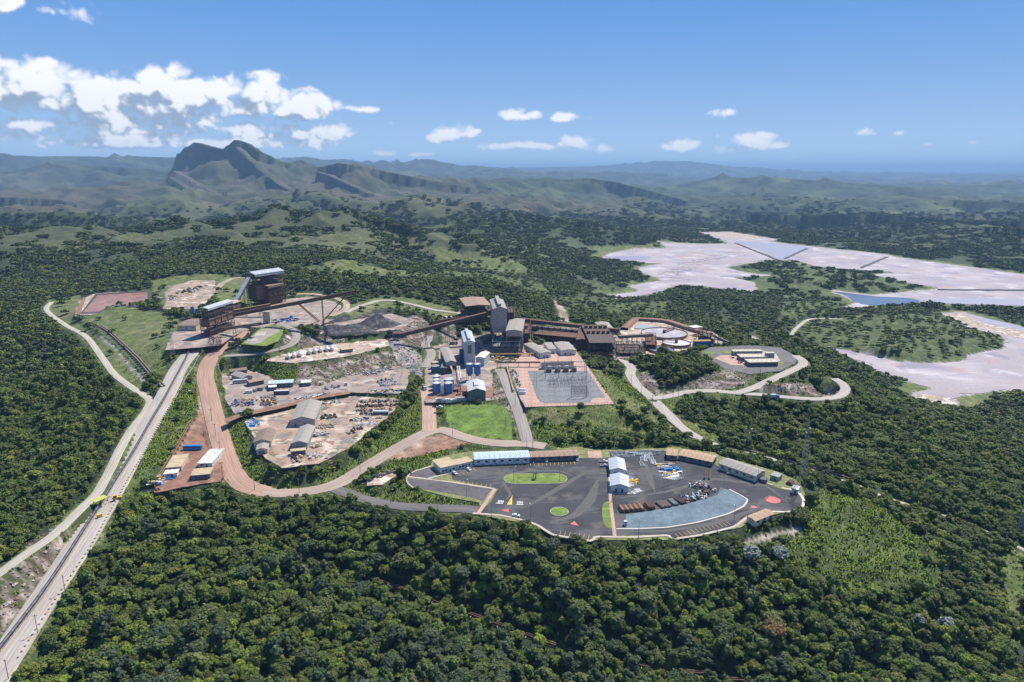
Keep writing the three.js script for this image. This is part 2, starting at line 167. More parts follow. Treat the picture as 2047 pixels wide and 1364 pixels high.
const RIDGES = [[20,[[-1251.4,55.6,-1686.4],[-1122.4,58.7,-1774.9],[-952,47.9,-1815.6],[-788.8,61.9,-1837.9],[-618.1,83.5,-1849.4],[-443.6,69.8,-1898.9],[-303.4,52.6,-1875.6],[-199.5,30.7,-1788.9],[-115.6,19.3,-1696.1],[-15,-0.6,-1519.9],[52.4,-20.6,-1379],[91.4,-30.8,-1276.7]]],
  [20,[[-1591.7,63.6,-1660.3],[-1425.6,56.4,-1675.6],[-1251.4,55.6,-1686.4]]],
  [25,[[-375.2,-25.1,-2673.8],[-123.6,21.2,-2697.2],[50.7,26.1,-2649.5],[292.6,2.5,-2583.5],[423.4,-29.5,-2463.9]]],
  [30,[[-3062.6,153.8,-6294.5],[-2969.5,218.6,-6228.3],[-2885.8,344.7,-6157.3],[-2806,398.5,-6139.1],[-2710.2,435.5,-6127.4],[-2582.6,404.5,-6073.7],[-2455.9,374,-6018.2],[-2306.3,453.3,-5970],[-2231.3,436.2,-5945.1],[-2092.8,358,-5889.2],[-1933.6,277.7,-5890.8],[-1769.8,233.3,-5889.8],[-1602.1,225.1,-5885.8],[-1418.9,264.8,-5829.8],[-1242.1,232.4,-5767.8],[-989.3,188.7,-5715],[-699.5,130,-5656.9],[-373.3,76.4,-5587.5],[-92.6,24.4,-5499.2]]],
  [20,[[-2627.5,192.5,-5505.1],[-2334.9,132.5,-5090],[-2089,76.6,-4761.9],[-1847.5,31.8,-4430.2]]],
  [20,[[-2619.6,151.5,-5397.9],[-2300.2,86.1,-4940.8],[-2046.7,34.8,-4616.6],[-1798.2,0.6,-4288.2]]],
  [25,[[-3577.9,3.7,-5782.6],[-3309.9,18.7,-5825.3],[-3028.5,91.2,-5864.1],[-2844.6,148.3,-5844.5]]],
  [20,[[-2238.5,394.2,-5781.8],[-1918.8,214.7,-5367.3],[-1633.1,110.2,-4936.9],[-1364.1,54.6,-4497.7]]],
  [20,[[-1525,196.4,-5595.9],[-1192.3,106.6,-5164.1],[-935.2,51.3,-4606]]],
  [30,[[-2233.3,-11.2,-3674.5],[-2021.2,19.6,-3681.7],[-1831.2,4.7,-3668.4]]],
  [30,[[-1207.6,39.3,-3708.3],[-1008.6,63.4,-3767.3],[-784.1,28.4,-3718.2]]],
  [30,[[-652,21.1,-3438.7],[-529.8,64,-3459.7],[-419.5,78.9,-3374],[-300.2,57.1,-3386.7],[-150.4,44.4,-3296.6]]],
  [40,[[-198,38.6,-7197.3],[187.2,113.7,-7197.6],[487.3,110,-7083.3],[775.7,125.9,-6956.9],[1009.7,95.4,-6724.6],[1367.6,-1.3,-6354.5],[1513.2,-54.4,-6012.5]]],
  [40,[[-210,-35.6,-4595.2],[89.4,-7.6,-4699.1],[425.3,-6.8,-4680.7],[740.3,-42.6,-4540]]],
  [60,[[1971,-44.3,-9293.3],[2281.5,36.3,-9118.9],[2616,127,-8820.2],[2925.4,110.6,-8617],[3318.2,101.3,-8366],[3582.3,81,-8147.2],[3918.2,51.7,-7879.6],[4130.7,36.6,-7543],[4226.2,-10.1,-7143.5]]],
  [40,[[1961.7,-44.9,-5986.8],[2446.4,-33.7,-5914],[2914.6,-44.9,-5585.3],[3301.6,-15.9,-5247.8],[3554.8,-20.1,-4833.6],[4054.1,10.2,-4423.1]]],
  [80,[[6369.6,-23.9,-10170],[7079.1,26.7,-9689.5],[8406,81.4,-8563.9]]],
  [40,[[1397.4,-47.1,-4066.6],[1660.4,-43.2,-3857.8],[1948.9,-24.3,-3720.4],[2140.2,-33.5,-3379.3],[2320,-26.3,-3134.9],[2646.4,-17.9,-2864.7]]],
  [40,[[1523.8,-54.4,-2699.7],[1611.2,-31.8,-2530.6],[1732.2,-30.6,-2325.8]]],
  [250,[[-1172.1,219.9,-25973.6],[9.2,309.4,-26000],[3231.4,361.7,-25798.4],[5517,533.5,-25407.9],[6703.9,478,-25120.9],[7854.8,337.9,-24785.1],[8643,319.5,-24521.4],[9269.3,134.1,-24291.6],[10579.4,168.2,-23750.3],[11143.5,71,-23490.9]]],
  [300,[[15617.6,25.7,-32436],[16704.8,116.7,-31889.6],[18241.4,140,-31036.3],[19815.9,58.6,-30055.5],[21201.6,2.4,-29094.5],[25191.4,77.5,-25717.6]]],
  [100,[[-8870.7,351.2,-8806.8],[-7328.6,403.1,-10126.3],[-6887,402.4,-10431.7],[-6568.8,413.8,-10634.9],[-6177.4,396.4,-10866.9],[-5818.4,407.7,-11063.3],[-5247.1,390,-11345.4],[-4488.9,379.7,-11666.2]]],
  [60,[[-6508.6,198,-6920.1],[-5591.1,172.3,-7680.5],[-5307.5,225.6,-7758.3],[-5095.3,263.2,-7780],[-4641.4,248.3,-7943.4],[-4113.6,215.7,-8004.9],[-3825.2,166.3,-7925.1]]],
  [40,[[-3580.5,50,-3770.9],[-3076.6,43.2,-4192.2],[-2720.6,25.4,-4195],[-2541.7,-9.8,-4189.2]]],
  [120,[[-4859.2,401.3,-14191.1],[-4493.4,422.7,-14311.2],[-4210.9,473.3,-14396.8],[-3835.2,415.8,-14501.4],[-3446.8,427.3,-14598.6],[-2955.6,348.5,-14705.9],[-2691,409.7,-14756.6],[-2449.7,349.5,-14798.6],[-1725,422.1,-14900.5],[-1098.4,310.1,-14959.7],[-250.2,258.9,-14997.9],[389,196.9,-14995],[1867.7,176.3,-14883.3],[3196,136,-14655.6]]],
  [30,[[-1986.2,47.7,-2248.3],[-1781.6,49.3,-2413.7],[-1636.2,38.1,-2454.6],[-1482.9,25.2,-2492.2]]],
  [20,[[-1956.5,-45,-1932.5],[-1589,-50,-2182.9],[-1212.5,-50,-2356.3],[-829.7,-55,-2516.8],[-443.7,-60,-2561.9]]],
  [20,[[-32.6,-75,-3399.8],[411,-75,-3274.3],[957.9,-72,-3157.9]]],
  [20,[[-2673.2,-20,-2839.8],[-2005.3,-30,-3227.8],[-1499.9,-40,-3382.3]]],
  [20,[[-253.6,-60,-8196.1],[1021.4,-60,-8136.1],[2121.1,-60,-7920.9]]],
  [20,[[-292.4,-70,-5592.4],[697.5,-75,-5556.4],[1596.6,-78,-5263.2]]],
  [20,[[1509.5,-78,-4976.1],[2514,-78,-4551.9],[3495.4,-80,-3850]]],
  [20,[[2148.1,-82,-7081.4],[3529.2,-82,-6390.2],[4974.2,-85,-5478.8]]],
  [20,[[2045.4,-85,-10400.8],[5124.6,-85,-9278.9],[7415.5,-88,-7574.3]]],
  [20,[[-5346.3,-40,-5679.5],[-4649.4,-40,-6386.9],[-3535,-30,-7065]]],
  [20,[[-7471.1,-30,-7936.8],[-6415,-30,-8812.3],[-4737.4,-30,-9816.7]]],
  [20,[[-13962.8,-100,-12885.7],[-6629.8,-100,-17805.8],[-6.8,-100,-19000],[5456.6,-100,-16100.5],[11892.8,-100,-12147.5]]],
  [20,[[-2739.9,-20,-9096.3],[-1491.4,-40,-9382.2],[-163.8,-50,-9798.6]]]];

// ---------- helpers for meshes and naming ----------
const taken = new Map();
function numbered(n) { const k = (taken.get(n) ?? -1) + 1; taken.set(n, k); return k ? n + '_' + String(k).padStart(3, '0') : n; }
function put(o, parent) { o.castShadow = o.receiveShadow = true; (parent || scene).add(o); return o; }
function mesh(name, geo, mat, parent) { const m = new THREE.Mesh(geo, mat); m.name = parent ? name : numbered(name); return put(m, parent); }
function tag(o, label, category, group, kind) { if (label) o.userData.label = label; if (category) o.userData.category = category; if (group) o.userData.group = group; if (kind) o.userData.kind = kind; return o; }
function thing(name, label, category, [x, y, z], turn = 0, group) { const o = new THREE.Group(); o.name = numbered(name); o.position.set(x, y, z); o.rotation.y = turn; scene.add(o); return tag(o, label, category, group); }
function copyOf(root, [x, y, z], turn, label, group) { const r = root.clone(); r.name = numbered(root.name.replace(/_\d+$/, '')); scene.add(r); r.position.set(x, y, z); r.rotation.y = turn; r.userData = { ...root.userData }; if (label) r.userData.label = label; if (group) r.userData.group = group; return r; }
const lin = (r, g, b) => new THREE.Color().setRGB(r, g, b);

// tileable grain textures (grey, multiply the colour)
function grainTexture(N, octaves, lo, hi, stretch = 1, speck = 0) {
  const d = new Uint8Array(N * N * 4);
  const tile = (x, y, f, s) => { const X = x * f, Y = y * f * stretch, ix = Math.floor(X), iy = Math.floor(Y), fx = X - ix, fy = Y - iy, w = f, h = Math.max(1, Math.round(f * stretch)); const g = (a, b) => PERM[(PERM[(((a % w) + w) % w + s) & 255] + ((b % h) + h) % h) & 255] / 255; const u = fx * fx * (3 - 2 * fx), v = fy * fy * (3 - 2 * fy); return mix(mix(g(ix, iy), g(ix + 1, iy), u), mix(g(ix, iy + 1), g(ix + 1, iy + 1), u), v); };
  for (let j = 0; j < N; j++) for (let i = 0; i < N; i++) {
    let v = 0, a = 0; for (const [f, w] of octaves) { v += w * tile(i / N, j / N, f, f * 7); a += w; }
    v = v / a; v = clamp((v - 0.5) * 1.9 + 0.5, 0, 1); if (speck && rnd() < speck) v = rnd();
    const k = Math.round(255 * mix(lo, hi, v)), o = (j * N + i) * 4; d[o] = d[o + 1] = d[o + 2] = k; d[o + 3] = 255;
  }
  const t = new THREE.DataTexture(d, N, N); t.wrapS = t.wrapT = THREE.RepeatWrapping; t.magFilter = THREE.LinearFilter; t.colorSpace = THREE.SRGBColorSpace; t.needsUpdate = true; return t;
}
const TEX = {
  ground: grainTexture(1024, [[8, 1], [16, 0.9], [40, 0.9], [96, 0.9], [256, 0.9]], 0.6, 1),
  asphalt: grainTexture(512, [[4, 1], [8, 0.8], [24, 0.7], [90, 0.6], [250, 0.6]], 0.72, 1, 1, 0.02),
  streak: grainTexture(512, [[4, 1], [8, 1], [32, 0.8], [128, 0.6]], 0.66, 1, 8),
  rust: grainTexture(512, [[6, 1], [16, 1], [48, 1], [128, 0.7]], 0.66, 1, 1, 0.02),
};
const bumpOf = (t) => { const c = t.clone(); c.colorSpace = THREE.NoColorSpace; return c; };
const TEXB = { ground: bumpOf(TEX.ground), asphalt: bumpOf(TEX.asphalt) };
function M(r, g, b, o = {}) { const { grain, metres = 20, ...rest } = o; const m = new THREE.MeshStandardMaterial({ color: lin(r, g, b), roughness: 0.9, ...rest }); if (grain) { const t = TEX[grain].clone(); t.repeat.set(1 / metres, 1 / metres); m.map = t; m.color.multiplyScalar(1.25); } m.side = THREE.DoubleSide; return m; }

// ---------- the lie of the land: heights relaxed between surveyed lines ----------
const NA = 640, NR = 900, R0 = 110, R1 = 46000, TH = 64 * Math.PI / 180, LR = Math.log(R1 / R0);
const GXW = new Float32Array(NA * NR), GZW = new Float32Array(NA * NR), HT = new Float32Array(NA * NR), FIX = new Uint8Array(NA * NR), FLAT = new Uint8Array(NA * NR), ZONE = new Uint8Array(NA * NR);
const ringR = (j) => R0 * Math.exp(LR * j / (NR - 1)), angle = (i) => -TH + 2 * TH * i / (NA - 1);
for (let j = 0; j < NR; j++) for (let i = 0; i < NA; i++) { const r = ringR(j), a = angle(i); GXW[j * NA + i] = r * Math.sin(a); GZW[j * NA + i] = -r * Math.cos(a); }
function polarBox(ps, pad) { let a0 = 9, a1 = -9, r0 = 1e9, r1 = 0; for (const [x, z] of ps) { const a = Math.atan2(x, -z), r = Math.hypot(x, z); a0 = Math.min(a0, a); a1 = Math.max(a1, a); r0 = Math.min(r0, r); r1 = Math.max(r1, r); } const pa = pad / Math.max(r0, 50) + 0.06, R = (r) => Math.log(Math.max(r, R0) / R0) / LR * (NR - 1); return [Math.max(0, Math.floor((a0 - pa + TH) / (2 * TH) * (NA - 1))), Math.min(NA - 1, Math.ceil((a1 + pa + TH) / (2 * TH) * (NA - 1))), Math.max(0, Math.floor(R(r0 * 0.9 - pad))), Math.min(NR - 1, Math.ceil(R(r1 + pad)))]; }
function inPoly(x, z, ps) { let c = false; for (let i = 0, j = ps.length - 1; i < ps.length; j = i++) { const a = ps[i], b = ps[j]; if ((a[1] > z) !== (b[1] > z) && x < (b[0] - a[0]) * (z - a[1]) / (b[1] - a[1]) + a[0]) c = !c; } return c; }
function eachIn(ps, f) { const [i0, i1, j0, j1] = polarBox(ps, 0); for (let j = j0; j <= j1; j++) for (let i = i0; i <= i1; i++) { const o = j * NA + i; if (inPoly(GXW[o], GZW[o], ps)) f(o); } }
function eachNear(line, half, f) { for (let k = 0; k + 1 < line.length; k++) { const [ax, ay, az] = line[k], [bx, by, bz] = line[k + 1], dx = bx - ax, dz = bz - az, L = dx * dx + dz * dz + 1e-9, [i0, i1, j0, j1] = polarBox([[ax, az], [bx, bz]], half); for (let j = j0; j <= j1; j++) for (let i = i0; i <= i1; i++) { const o = j * NA + i, t = clamp(((GXW[o] - ax) * dx + (GZW[o] - az) * dz) / L, 0, 1), d = Math.hypot(GXW[o] - ax - t * dx, GZW[o] - az - t * dz); if (d < half) f(o, ay + (by - ay) * t, d); } } }
function smoothLine(ps, step) { const c = new THREE.CatmullRomCurve3(ps.map((p) => new THREE.Vector3(...p)), false, 'centripetal'); return c.getSpacedPoints(Math.max(2, Math.round(c.getLength() / step))); }
for (const [w, l] of RIDGES) eachNear(l, Math.max(w / 2, Math.hypot(l[0][0], l[0][2]) * 0.006), (o, e) => { HT[o] = e; FIX[o] = 1; });
for (const [w, l] of LINES) eachNear(l, Math.max(w / 2, 2.5), (o, e) => { HT[o] = e; FIX[o] = 1; });
for (const [n, e, p] of PONDS) eachIn(p, (o) => { HT[o] = e; FIX[o] = 1; FLAT[o] = 1; ZONE[o] = 5; });
for (const [n, e, p] of PLATFORMS) eachIn(p, (o) => { HT[o] = e - 0.12; FIX[o] = 1; FLAT[o] = 1; ZONE[o] = 1; });
const roadPaths = {};
for (const [n, w, l] of ROADS) {
  const s = smoothLine(l, 5); roadPaths[n] = s; const near = new Float32Array(1), best = new Map();
  eachNear(s.map((p) => [p.x, p.y, p.z]), w / 2 + 2.2, (o, e, d) => { const b = best.get(o); if (b === undefined || d < b) { best.set(o, d); HT[o] = e - 0.3; FIX[o] = 1; FLAT[o] = 1; if (d < w / 2 + 0.6 || ZONE[o] !== 1) ZONE[o] = d < w / 2 + 0.6 ? 1 : 2; } });
}
for (let i = 0; i < NA; i++) { const o = (NR - 1) * NA + i; HT[o] = -120; FIX[o] = 1; }
{
  const levels = [[HT, FIX, NA, NR]];
  while (Math.min(levels.at(-1)[2], levels.at(-1)[3]) > 24) {
    const [h, m, w, n] = levels.at(-1), w2 = w >> 1, n2 = n >> 1, H2 = new Float32Array(w2 * n2), M2 = new Uint8Array(w2 * n2);
    for (let j = 0; j < n2; j++) for (let i = 0; i < w2; i++) { let s = 0, c = 0; for (const q of [0, 1, w, w + 1]) { const o = 2 * j * w + 2 * i + q; if (m[o]) { s += h[o]; c++; } } if (c) { H2[j * w2 + i] = s / c; M2[j * w2 + i] = 1; } }
    levels.push([H2, M2, w2, n2]);
  }
  let wt = 1 / (2 * TH / NA) ** 2, wr = 1 / (LR / NR) ** 2; const sum = 2 * (wt + wr); wt /= sum; wr /= sum;
  let prev = null;
  for (const [h, m, w, n] of levels.reverse()) {
    for (let j = 0; j < n; j++) for (let i = 0; i < w; i++) { const o = j * w + i; if (!m[o]) h[o] = prev ? prev[0][Math.min(prev[2] - 1, j >> 1) * prev[1] + Math.min(prev[1] - 1, i >> 1)] : -20; }
    for (let it = 0; it < 130; it++) for (let j = 0; j < n; j++) { const ja = j ? -w : w * (n > 1), jb = j < n - 1 ? w : -w; for (let i = 0; i < w; i++) { const o = j * w + i; if (m[o]) continue; const a = i ? -1 : 1, b = i < w - 1 ? 1 : -1; h[o] += 1.6 * (wt * (h[o + a] + h[o + b]) + wr * (h[o + ja] + h[o + jb]) - h[o]); } }
    prev = [h, w, n];
  }
}
console.log('relaxed');
// distance (in cells) from what is flat, then rough ground away from it
const AWAY = new Float32Array(NA * NR).fill(60);
for (let o = 0; o < NA * NR; o++) if (FLAT[o]) AWAY[o] = 0;
for (let j = 1; j < NR; j++) for (let i = 1; i < NA - 1; i++) { const o = j * NA + i; AWAY[o] = Math.min(AWAY[o], AWAY[o - 1] + 0.6, AWAY[o - NA] + 1, AWAY[o - NA - 1] + 1.2, AWAY[o - NA + 1] + 1.2); }
for (let j = NR - 2; j >= 0; j--) for (let i = NA - 2; i > 0; i--) { const o = j * NA + i; AWAY[o] = Math.min(AWAY[o], AWAY[o + 1] + 0.6, AWAY[o + NA] + 1, AWAY[o + NA - 1] + 1.2, AWAY[o + NA + 1] + 1.2); }
const gully = (x, z) => Math.abs(fbm(x / 400 + 4, z / 400, 4));
function ridged(x, y, o) { let s = 0, a = 0.5, p = 1; for (let i = 0; i < o; i++) { const n = 1 - Math.abs(noise(x, y)) * 1.6; s += a * n * p; p = clamp(n, 0, 1); x = x * 2.07 + 3.1; y = y * 2.07 + 7.7; a *= 0.5; } return s; }
for (let j = 0; j < NR; j++) {
  const r = ringR(j), far = sstep(2300, 4500, r), mid = sstep(900, 2000, r), vf = sstep(7000, 14000, r);
  for (let i = 0; i < NA; i++) {
    const o = j * NA + i, x = GXW[o], z = GZW[o], w = sstep(0, mix(20, 48, mid * (1 - far)), AWAY[o]);
    let d = fbm(x / 26, z / 26, 3) * 1.6 + fbm(x / 90, z / 90, 2) * 3;
    d += mid * (fbm(x / 420, z / 420, 4) * mix(30, 60, sstep(2300, 3200, r)) - gully(x, z) * 120 + 14);
    d += far * ((ridged(x / 2300, z / 2300, 6) - 0.6) * 130 + (ridged(x / 620, z / 620, 5) - 0.55) * mix(45, 90, sstep(10, 140, HT[o])) + fbm(x / 3000, z / 3000, 2) * 30);
    d += vf * ((ridged(x / 3600, z / 3600, 4) - 0.55) * 110);
    HT[o] += d * w * (FIX[o] ? (far ? 0.12 : 0.25) : 1);
  }
}
const cellOf = (x, z) => { const a = (Math.atan2(x, -z) + TH) / (2 * TH) * (NA - 1), b = Math.log(Math.max(Math.hypot(x, z), R0) / R0) / LR * (NR - 1); return [clamp(a, 0, NA - 1.001), clamp(b, 0, NR - 1.001)]; };
function groundAt(x, z) { const [a, b] = cellOf(x, z), i = Math.floor(a), j = Math.floor(b), f = a - i, g = b - j, o = j * NA + i; return (HT[o] * (1 - f) + HT[o + 1] * f) * (1 - g) + (HT[o + NA] * (1 - f) + HT[o + NA + 1] * f) * g; }
function zoneAt(x, z) { const [a, b] = cellOf(x, z); return ZONE[Math.round(b) * NA + Math.round(a)]; }

// what covers the ground: 0 forest and scrub, 1 bare made ground, 2 grass, 3 dense wood, 4 bushes, 5 tailings, 6 rock cut, 7 pale earth, 8 red earth, 9 dark ore, 10 lawn, 11 grey rubble
const ZONES = [
  [12, [[-5396.4,-7413],[-5043.8,-7696.1],[-2645.5,-5481],[-1681.8,-5593],[-1874.8,-11793.7],[-90.3,-5361.3],[922,-5664.2],[621.9,-3982.9],[-63.5,-3750.9],[-272.6,-3060.4],[-479.9,-2974],[-934.1,-3383.3],[-1133.2,-3394.4],[-1559.6,-3465.4],[-1992.2,-3350.4],[-1752.5,-2371.4]]],
  [14, [[-768,-1699],[-607.4,-1815.4],[-432.3,-1848.8],[-297.1,-1834.8],[-194,-1737.3],[-113,-1656.9],[-3.8,-1486.2],[76,-1344.6],[33.5,-1237.1],[-61,-1303.8],[-165.8,-1382.3],[-292.9,-1412.2],[-428.8,-1385],[-607.6,-1452.4]]],
  [14, [[-1198.9,-1612.9],[-1085.2,-1713.7],[-882.9,-1681.8],[-779.8,-1726],[-650.3,-1504.2],[-738.9,-1397.7],[-897,-1405.3],[-1003.2,-1338.4]]],
  [14, [[-2172.6,-3448.8],[-1819.6,-3487.3],[-1595.1,-3671.5],[-1368.1,-3780.9],[-1010.9,-3672.3],[-719,-3798.8],[-288.8,-3251.9],[-272.6,-3060.4],[-479.9,-2974],[-725.3,-3108.4],[-1126,-3372.1],[-1503.8,-3451.1],[-1497.3,-2862.2]]],
  [12, [[-2634,-5453.4],[-2853.6,-6093.6],[-2692.2,-6084.8],[-2395.6,-5819],[-2286.6,-5938.6],[-2078.7,-5847.5],[-1695.5,-5640.6],[-1406.6,-5777],[-975.3,-5632.5],[-370.2,-5539.7],[-90.8,-5390.4],[-154.8,-4959.6],[-573.8,-4900.7],[-881.1,-4334.2],[-1027.6,-3737],[-1487.9,-4482.4],[-1720.5,-4412.5],[-1951,-4506.2],[-2298.8,-5001.1]]],
  [13, [[-2638.9,-5492.5],[-2837.8,-6023.3],[-2830.2,-6080.4],[-2754.5,-6068.1],[-2719,-5882.8],[-2504.9,-5368.2],[-2177.8,-4888],[-1893.4,-4525.4],[-1857,-4402],[-2076.8,-4648.5],[-2438.8,-5168.4]]],
  [4, [[95.4,-1204],[142.3,-1220.7],[219.6,-1246.2],[301.8,-1262.1],[277.2,-1191.5],[133.1,-1007.8],[78.3,-984.8]]], [2, [[593.9,-1885],[670.8,-1958],[765.7,-2037.1],[837.5,-2037.2],[851.4,-1903.6],[805.7,-1774.2],[691.9,-1750],[612.9,-1744.6]]], [2, [[932.6,-1741.1],[934.9,-1614.2],[971.8,-1537],[866.7,-1485.6],[783.9,-1461.7],[710.5,-1506],[764.3,-1526.4],[863,-1520.6]]], [2, [[278.8,-2158.6],[412.3,-2348.3],[545.5,-2438.9],[718.7,-2621.4],[489.9,-2431.6],[326,-2271.4]]],
  [14, [[-2227.4,-3757.1],[-2321,-4289.9],[-2589.3,-5277.5],[-2496.7,-5198.5],[-2201.2,-4780.5],[-1899,-4382.3],[-1702.7,-3675.3],[-1896.2,-3539.5]]],
  [3, [[-216.8,-245.6],[-191.5,-254.2],[-199.9,-288.8],[-211.2,-323],[-211.4,-360.3],[-200.2,-381.5],[-177.3,-385.6],[-155.8,-386.5],[-130.7,-385.1],[-99.3,-382.8],[-78.4,-369.8],[-44.5,-359.8],[-18,-350.9],[15.5,-337.6],[28.4,-326.7],[72.8,-322.3],[105.1,-324.6],[126.5,-324.1],[138.3,-312.3],[159.7,-306.9],[197.1,-303.2],[191.8,-269.1]]],
  [3, [[-662.1,-863.4],[-579.1,-819.1],[-456.4,-699.1],[-342,-560.7],[-305.2,-523.9],[-273.5,-438.3],[-265.4,-400.3],[-269.4,-361.8],[-282.4,-338.8]]],
  [3, [[125.5,-617.9],[158.2,-680.9],[176.3,-651],[184.3,-609.8],[186,-583.5],[155.2,-567.2],[123.8,-561.9]]],
  [3, [[152.5,-521.8],[206.6,-537.6],[281.2,-535.7],[376.3,-584.5],[443.7,-551.2],[329.8,-397.3],[290.2,-411.4],[250,-438.6],[207.7,-456.5],[163.5,-478.2]]],
  [3, [[262.4,-352.8],[263,-326.3],[246.2,-290.3],[243.4,-275.8],[191.8,-269.1],[212,-306.4],[245.2,-340.9]]],
  [4, [[189.6,-384.8],[210.4,-388.7],[230.7,-390],[238.6,-354.6],[242.7,-341.7],[232,-323.1],[202.5,-313.9],[172.3,-306.1],[149.1,-313.2],[143.2,-325.9],[161.4,-345.1],[169.1,-357.5]]],
  [2, [[288.6,-364.6],[318,-380.8],[255.4,-293.8],[265.8,-321.8]]],
  [4, [[-110.7,-418.5],[-110.4,-432.6],[-89.1,-490.3],[-76.3,-539.7],[-70.6,-527],[-63.9,-486.5],[-83,-452.4],[-105.2,-416]]], [4, [[-206.8,-493.9],[-181.1,-439.6],[-154.5,-406.2],[-135.4,-401.1],[-109,-426.1],[-87,-477.5],[-71.8,-510.9],[-70.3,-498.6],[-65.7,-486.5],[-83.6,-456.2],[-107.6,-419.4],[-123.1,-402.9],[-153.5,-397.7],[-175.5,-414.5],[-202.9,-463.8],[-216,-492.7]]],
  [4, [[-94.8,-413.9],[-83.7,-426.1],[-72.6,-435.5],[-56.8,-441.3],[-27.6,-448.3],[-8.3,-448.4],[48.6,-453.2],[48.9,-456.5],[-8.5,-459.5],[-22.2,-445.5],[-40.9,-438.8],[-54,-422.6],[-69,-411.1]]],
  [4, [[-81.8,-388.2],[-67.6,-402.5],[-53,-382.4],[-37,-373.7],[-20.2,-366.7],[-24.5,-365.4],[-45.6,-369.8],[-76.6,-376.8]]], [4, [[-99.3,-404.1],[-91.2,-396.7],[-83.5,-380.7],[-98.3,-392.4]]],
  [8, [[-84,-437.6],[-70.1,-462.5],[-52.7,-470.2],[-43.3,-467.1],[-28.2,-457.9],[-33.2,-451.8],[-50,-443.3],[-76.3,-432.2]]],
  [10, [[-53.8,-513.2],[-15.4,-517.6],[-1.4,-506.9],[0.6,-479.7],[-0.5,-460.8],[-23,-461.8],[-41.9,-473],[-50.1,-493.7]]],
  [2, [[10.3,-502.7],[80.1,-506.5],[82.8,-493.1],[104.7,-485.5],[98.8,-474.4],[58.9,-482.8],[11.8,-482.8]]], [4, [[11.8,-481.3],[58.6,-480.7],[98.8,-474.4],[122.1,-478.3],[129.7,-464.1],[100.2,-462.4],[56.5,-461.3],[22,-457.1],[15,-462.3]]],
  [2, [[71.8,-610],[80.2,-613.3],[103.9,-547.2],[115.3,-500.3],[127.7,-486.2],[108.6,-486.4],[84.9,-506.5],[80.6,-510]]],
  [4, [[82.9,-598.2],[98.5,-594.8],[115.1,-539.3],[108.5,-526.4],[92,-552.8]]],
  [6, [[115.3,-551.5],[145.5,-563.1],[167.3,-580.7],[196.4,-603.5],[217.6,-611.7],[217.9,-585.3],[198.6,-566.8],[180,-562.3],[154.2,-562.8],[126,-551.8]]],
  [6, [[108.6,-587.1],[123.1,-605.2],[127.7,-582.1],[128.2,-552.1],[118.6,-557.2],[112.1,-568.9]]],
  [6, [[201.5,-562],[222.6,-561.8],[252.9,-572],[287.9,-589.8],[287.1,-568.8],[277.1,-556.4],[239.5,-548.5],[199.4,-555.5]]],
  [2, [[127.9,-540.8],[160.1,-551.8],[192.4,-546.7],[191.4,-543.1],[158.6,-545.9],[139.7,-537.3],[129,-517.3],[146.6,-499.8],[163.5,-478.2],[147.1,-473.7],[133.7,-495.5]]],
  [6, [[-204.8,-575.9],[-168,-570.6],[-140.8,-607],[-113.1,-636.2],[-121.5,-658.9],[-154.4,-628],[-195,-604.2],[-223.2,-612.6],[-229.3,-608.3]]], [4, [[-256.9,-565.9],[-268.6,-602.6],[-261.5,-620.9],[-233,-620.8],[-214.5,-607.5],[-194.5,-602.3],[-193.5,-582.8],[-205.6,-578.4],[-229.3,-608.3],[-251.8,-619.1],[-266.2,-607.3]]],
  [6, [[-263.6,-640.8],[-237.7,-635.9],[-225.9,-651.7],[-231.2,-684.6],[-223.1,-674.8],[-222.6,-649],[-240.7,-630.2],[-268.7,-628.2]]], [6, [[-215.4,-657.2],[-209.8,-690],[-179.7,-694.1],[-172.4,-684.8],[-194.3,-670.2]]],
  [11, [[-129.5,-690.6],[-122.4,-701.5],[-88.8,-655.1],[-78.9,-580.7],[-92.4,-609.2],[-114.4,-645]]],
  [6, [[-124,-739.2],[-116.3,-803.6],[-100.9,-776.4],[-86.4,-738.8],[-80.2,-700],[-89.1,-677.7],[-109.3,-677.1],[-124.2,-706.3]]], [6, [[-80.2,-743.6],[-69.1,-777.1],[-59.4,-725.8],[-74.6,-713.6]]],
  [9, [[-205.8,-713.5],[-207.6,-763],[-190,-785.4],[-154.9,-818.7],[-141.5,-793],[-133,-726.7],[-168.7,-692]]],
  [6, [[-17.6,-599.1],[-10.7,-596.9],[0.6,-531.4],[8.1,-483.3],[2.4,-483.1],[-9.5,-524.5],[-14.8,-526]]],
  [7, [[26.6,-979.3],[65.2,-1143.9],[67.5,-934.1],[81.2,-929.3],[78.9,-992.6],[76.1,-1182.6]]], [2, [[37.6,-813.5],[82.2,-941.8],[94.5,-803.6],[74.1,-779.3]]],
  [2, [[-547.5,-1024.5],[-453.1,-1054.2],[-334.1,-976],[-302.8,-878.2],[-322.6,-826.1],[-361.3,-830.9],[-402.1,-913.2],[-371.3,-797.6],[-413.4,-798.1],[-492.7,-929.9]]],
  [7, [[-479.6,-932.2],[-495.9,-987.8],[-451.7,-1012.9],[-405.6,-913.4],[-375.4,-800.4],[-417.2,-806.4]]], [7, [[-372.6,-719.6],[-353.3,-756.3],[-324.9,-756.1],[-294.1,-706.5],[-293.6,-654.3],[-327,-632.1]]],
  [2, [[-508.9,-785.8],[-527.4,-859.1],[-395.3,-779],[-336.4,-706.1],[-332.7,-633.2],[-297.2,-563.6],[-331.3,-590.8],[-414.2,-690.3],[-492.9,-773.8]]],
  [7, [[-600.5,-881.2],[-607.2,-935.4],[-578.4,-905.6],[-526.3,-805.2],[-566.8,-844.2]]], [11, [[-449.7,-724.6],[-416.7,-690.2],[-323.5,-575.7],[-323.1,-570.7],[-401.5,-658.4],[-439,-696.6]]],
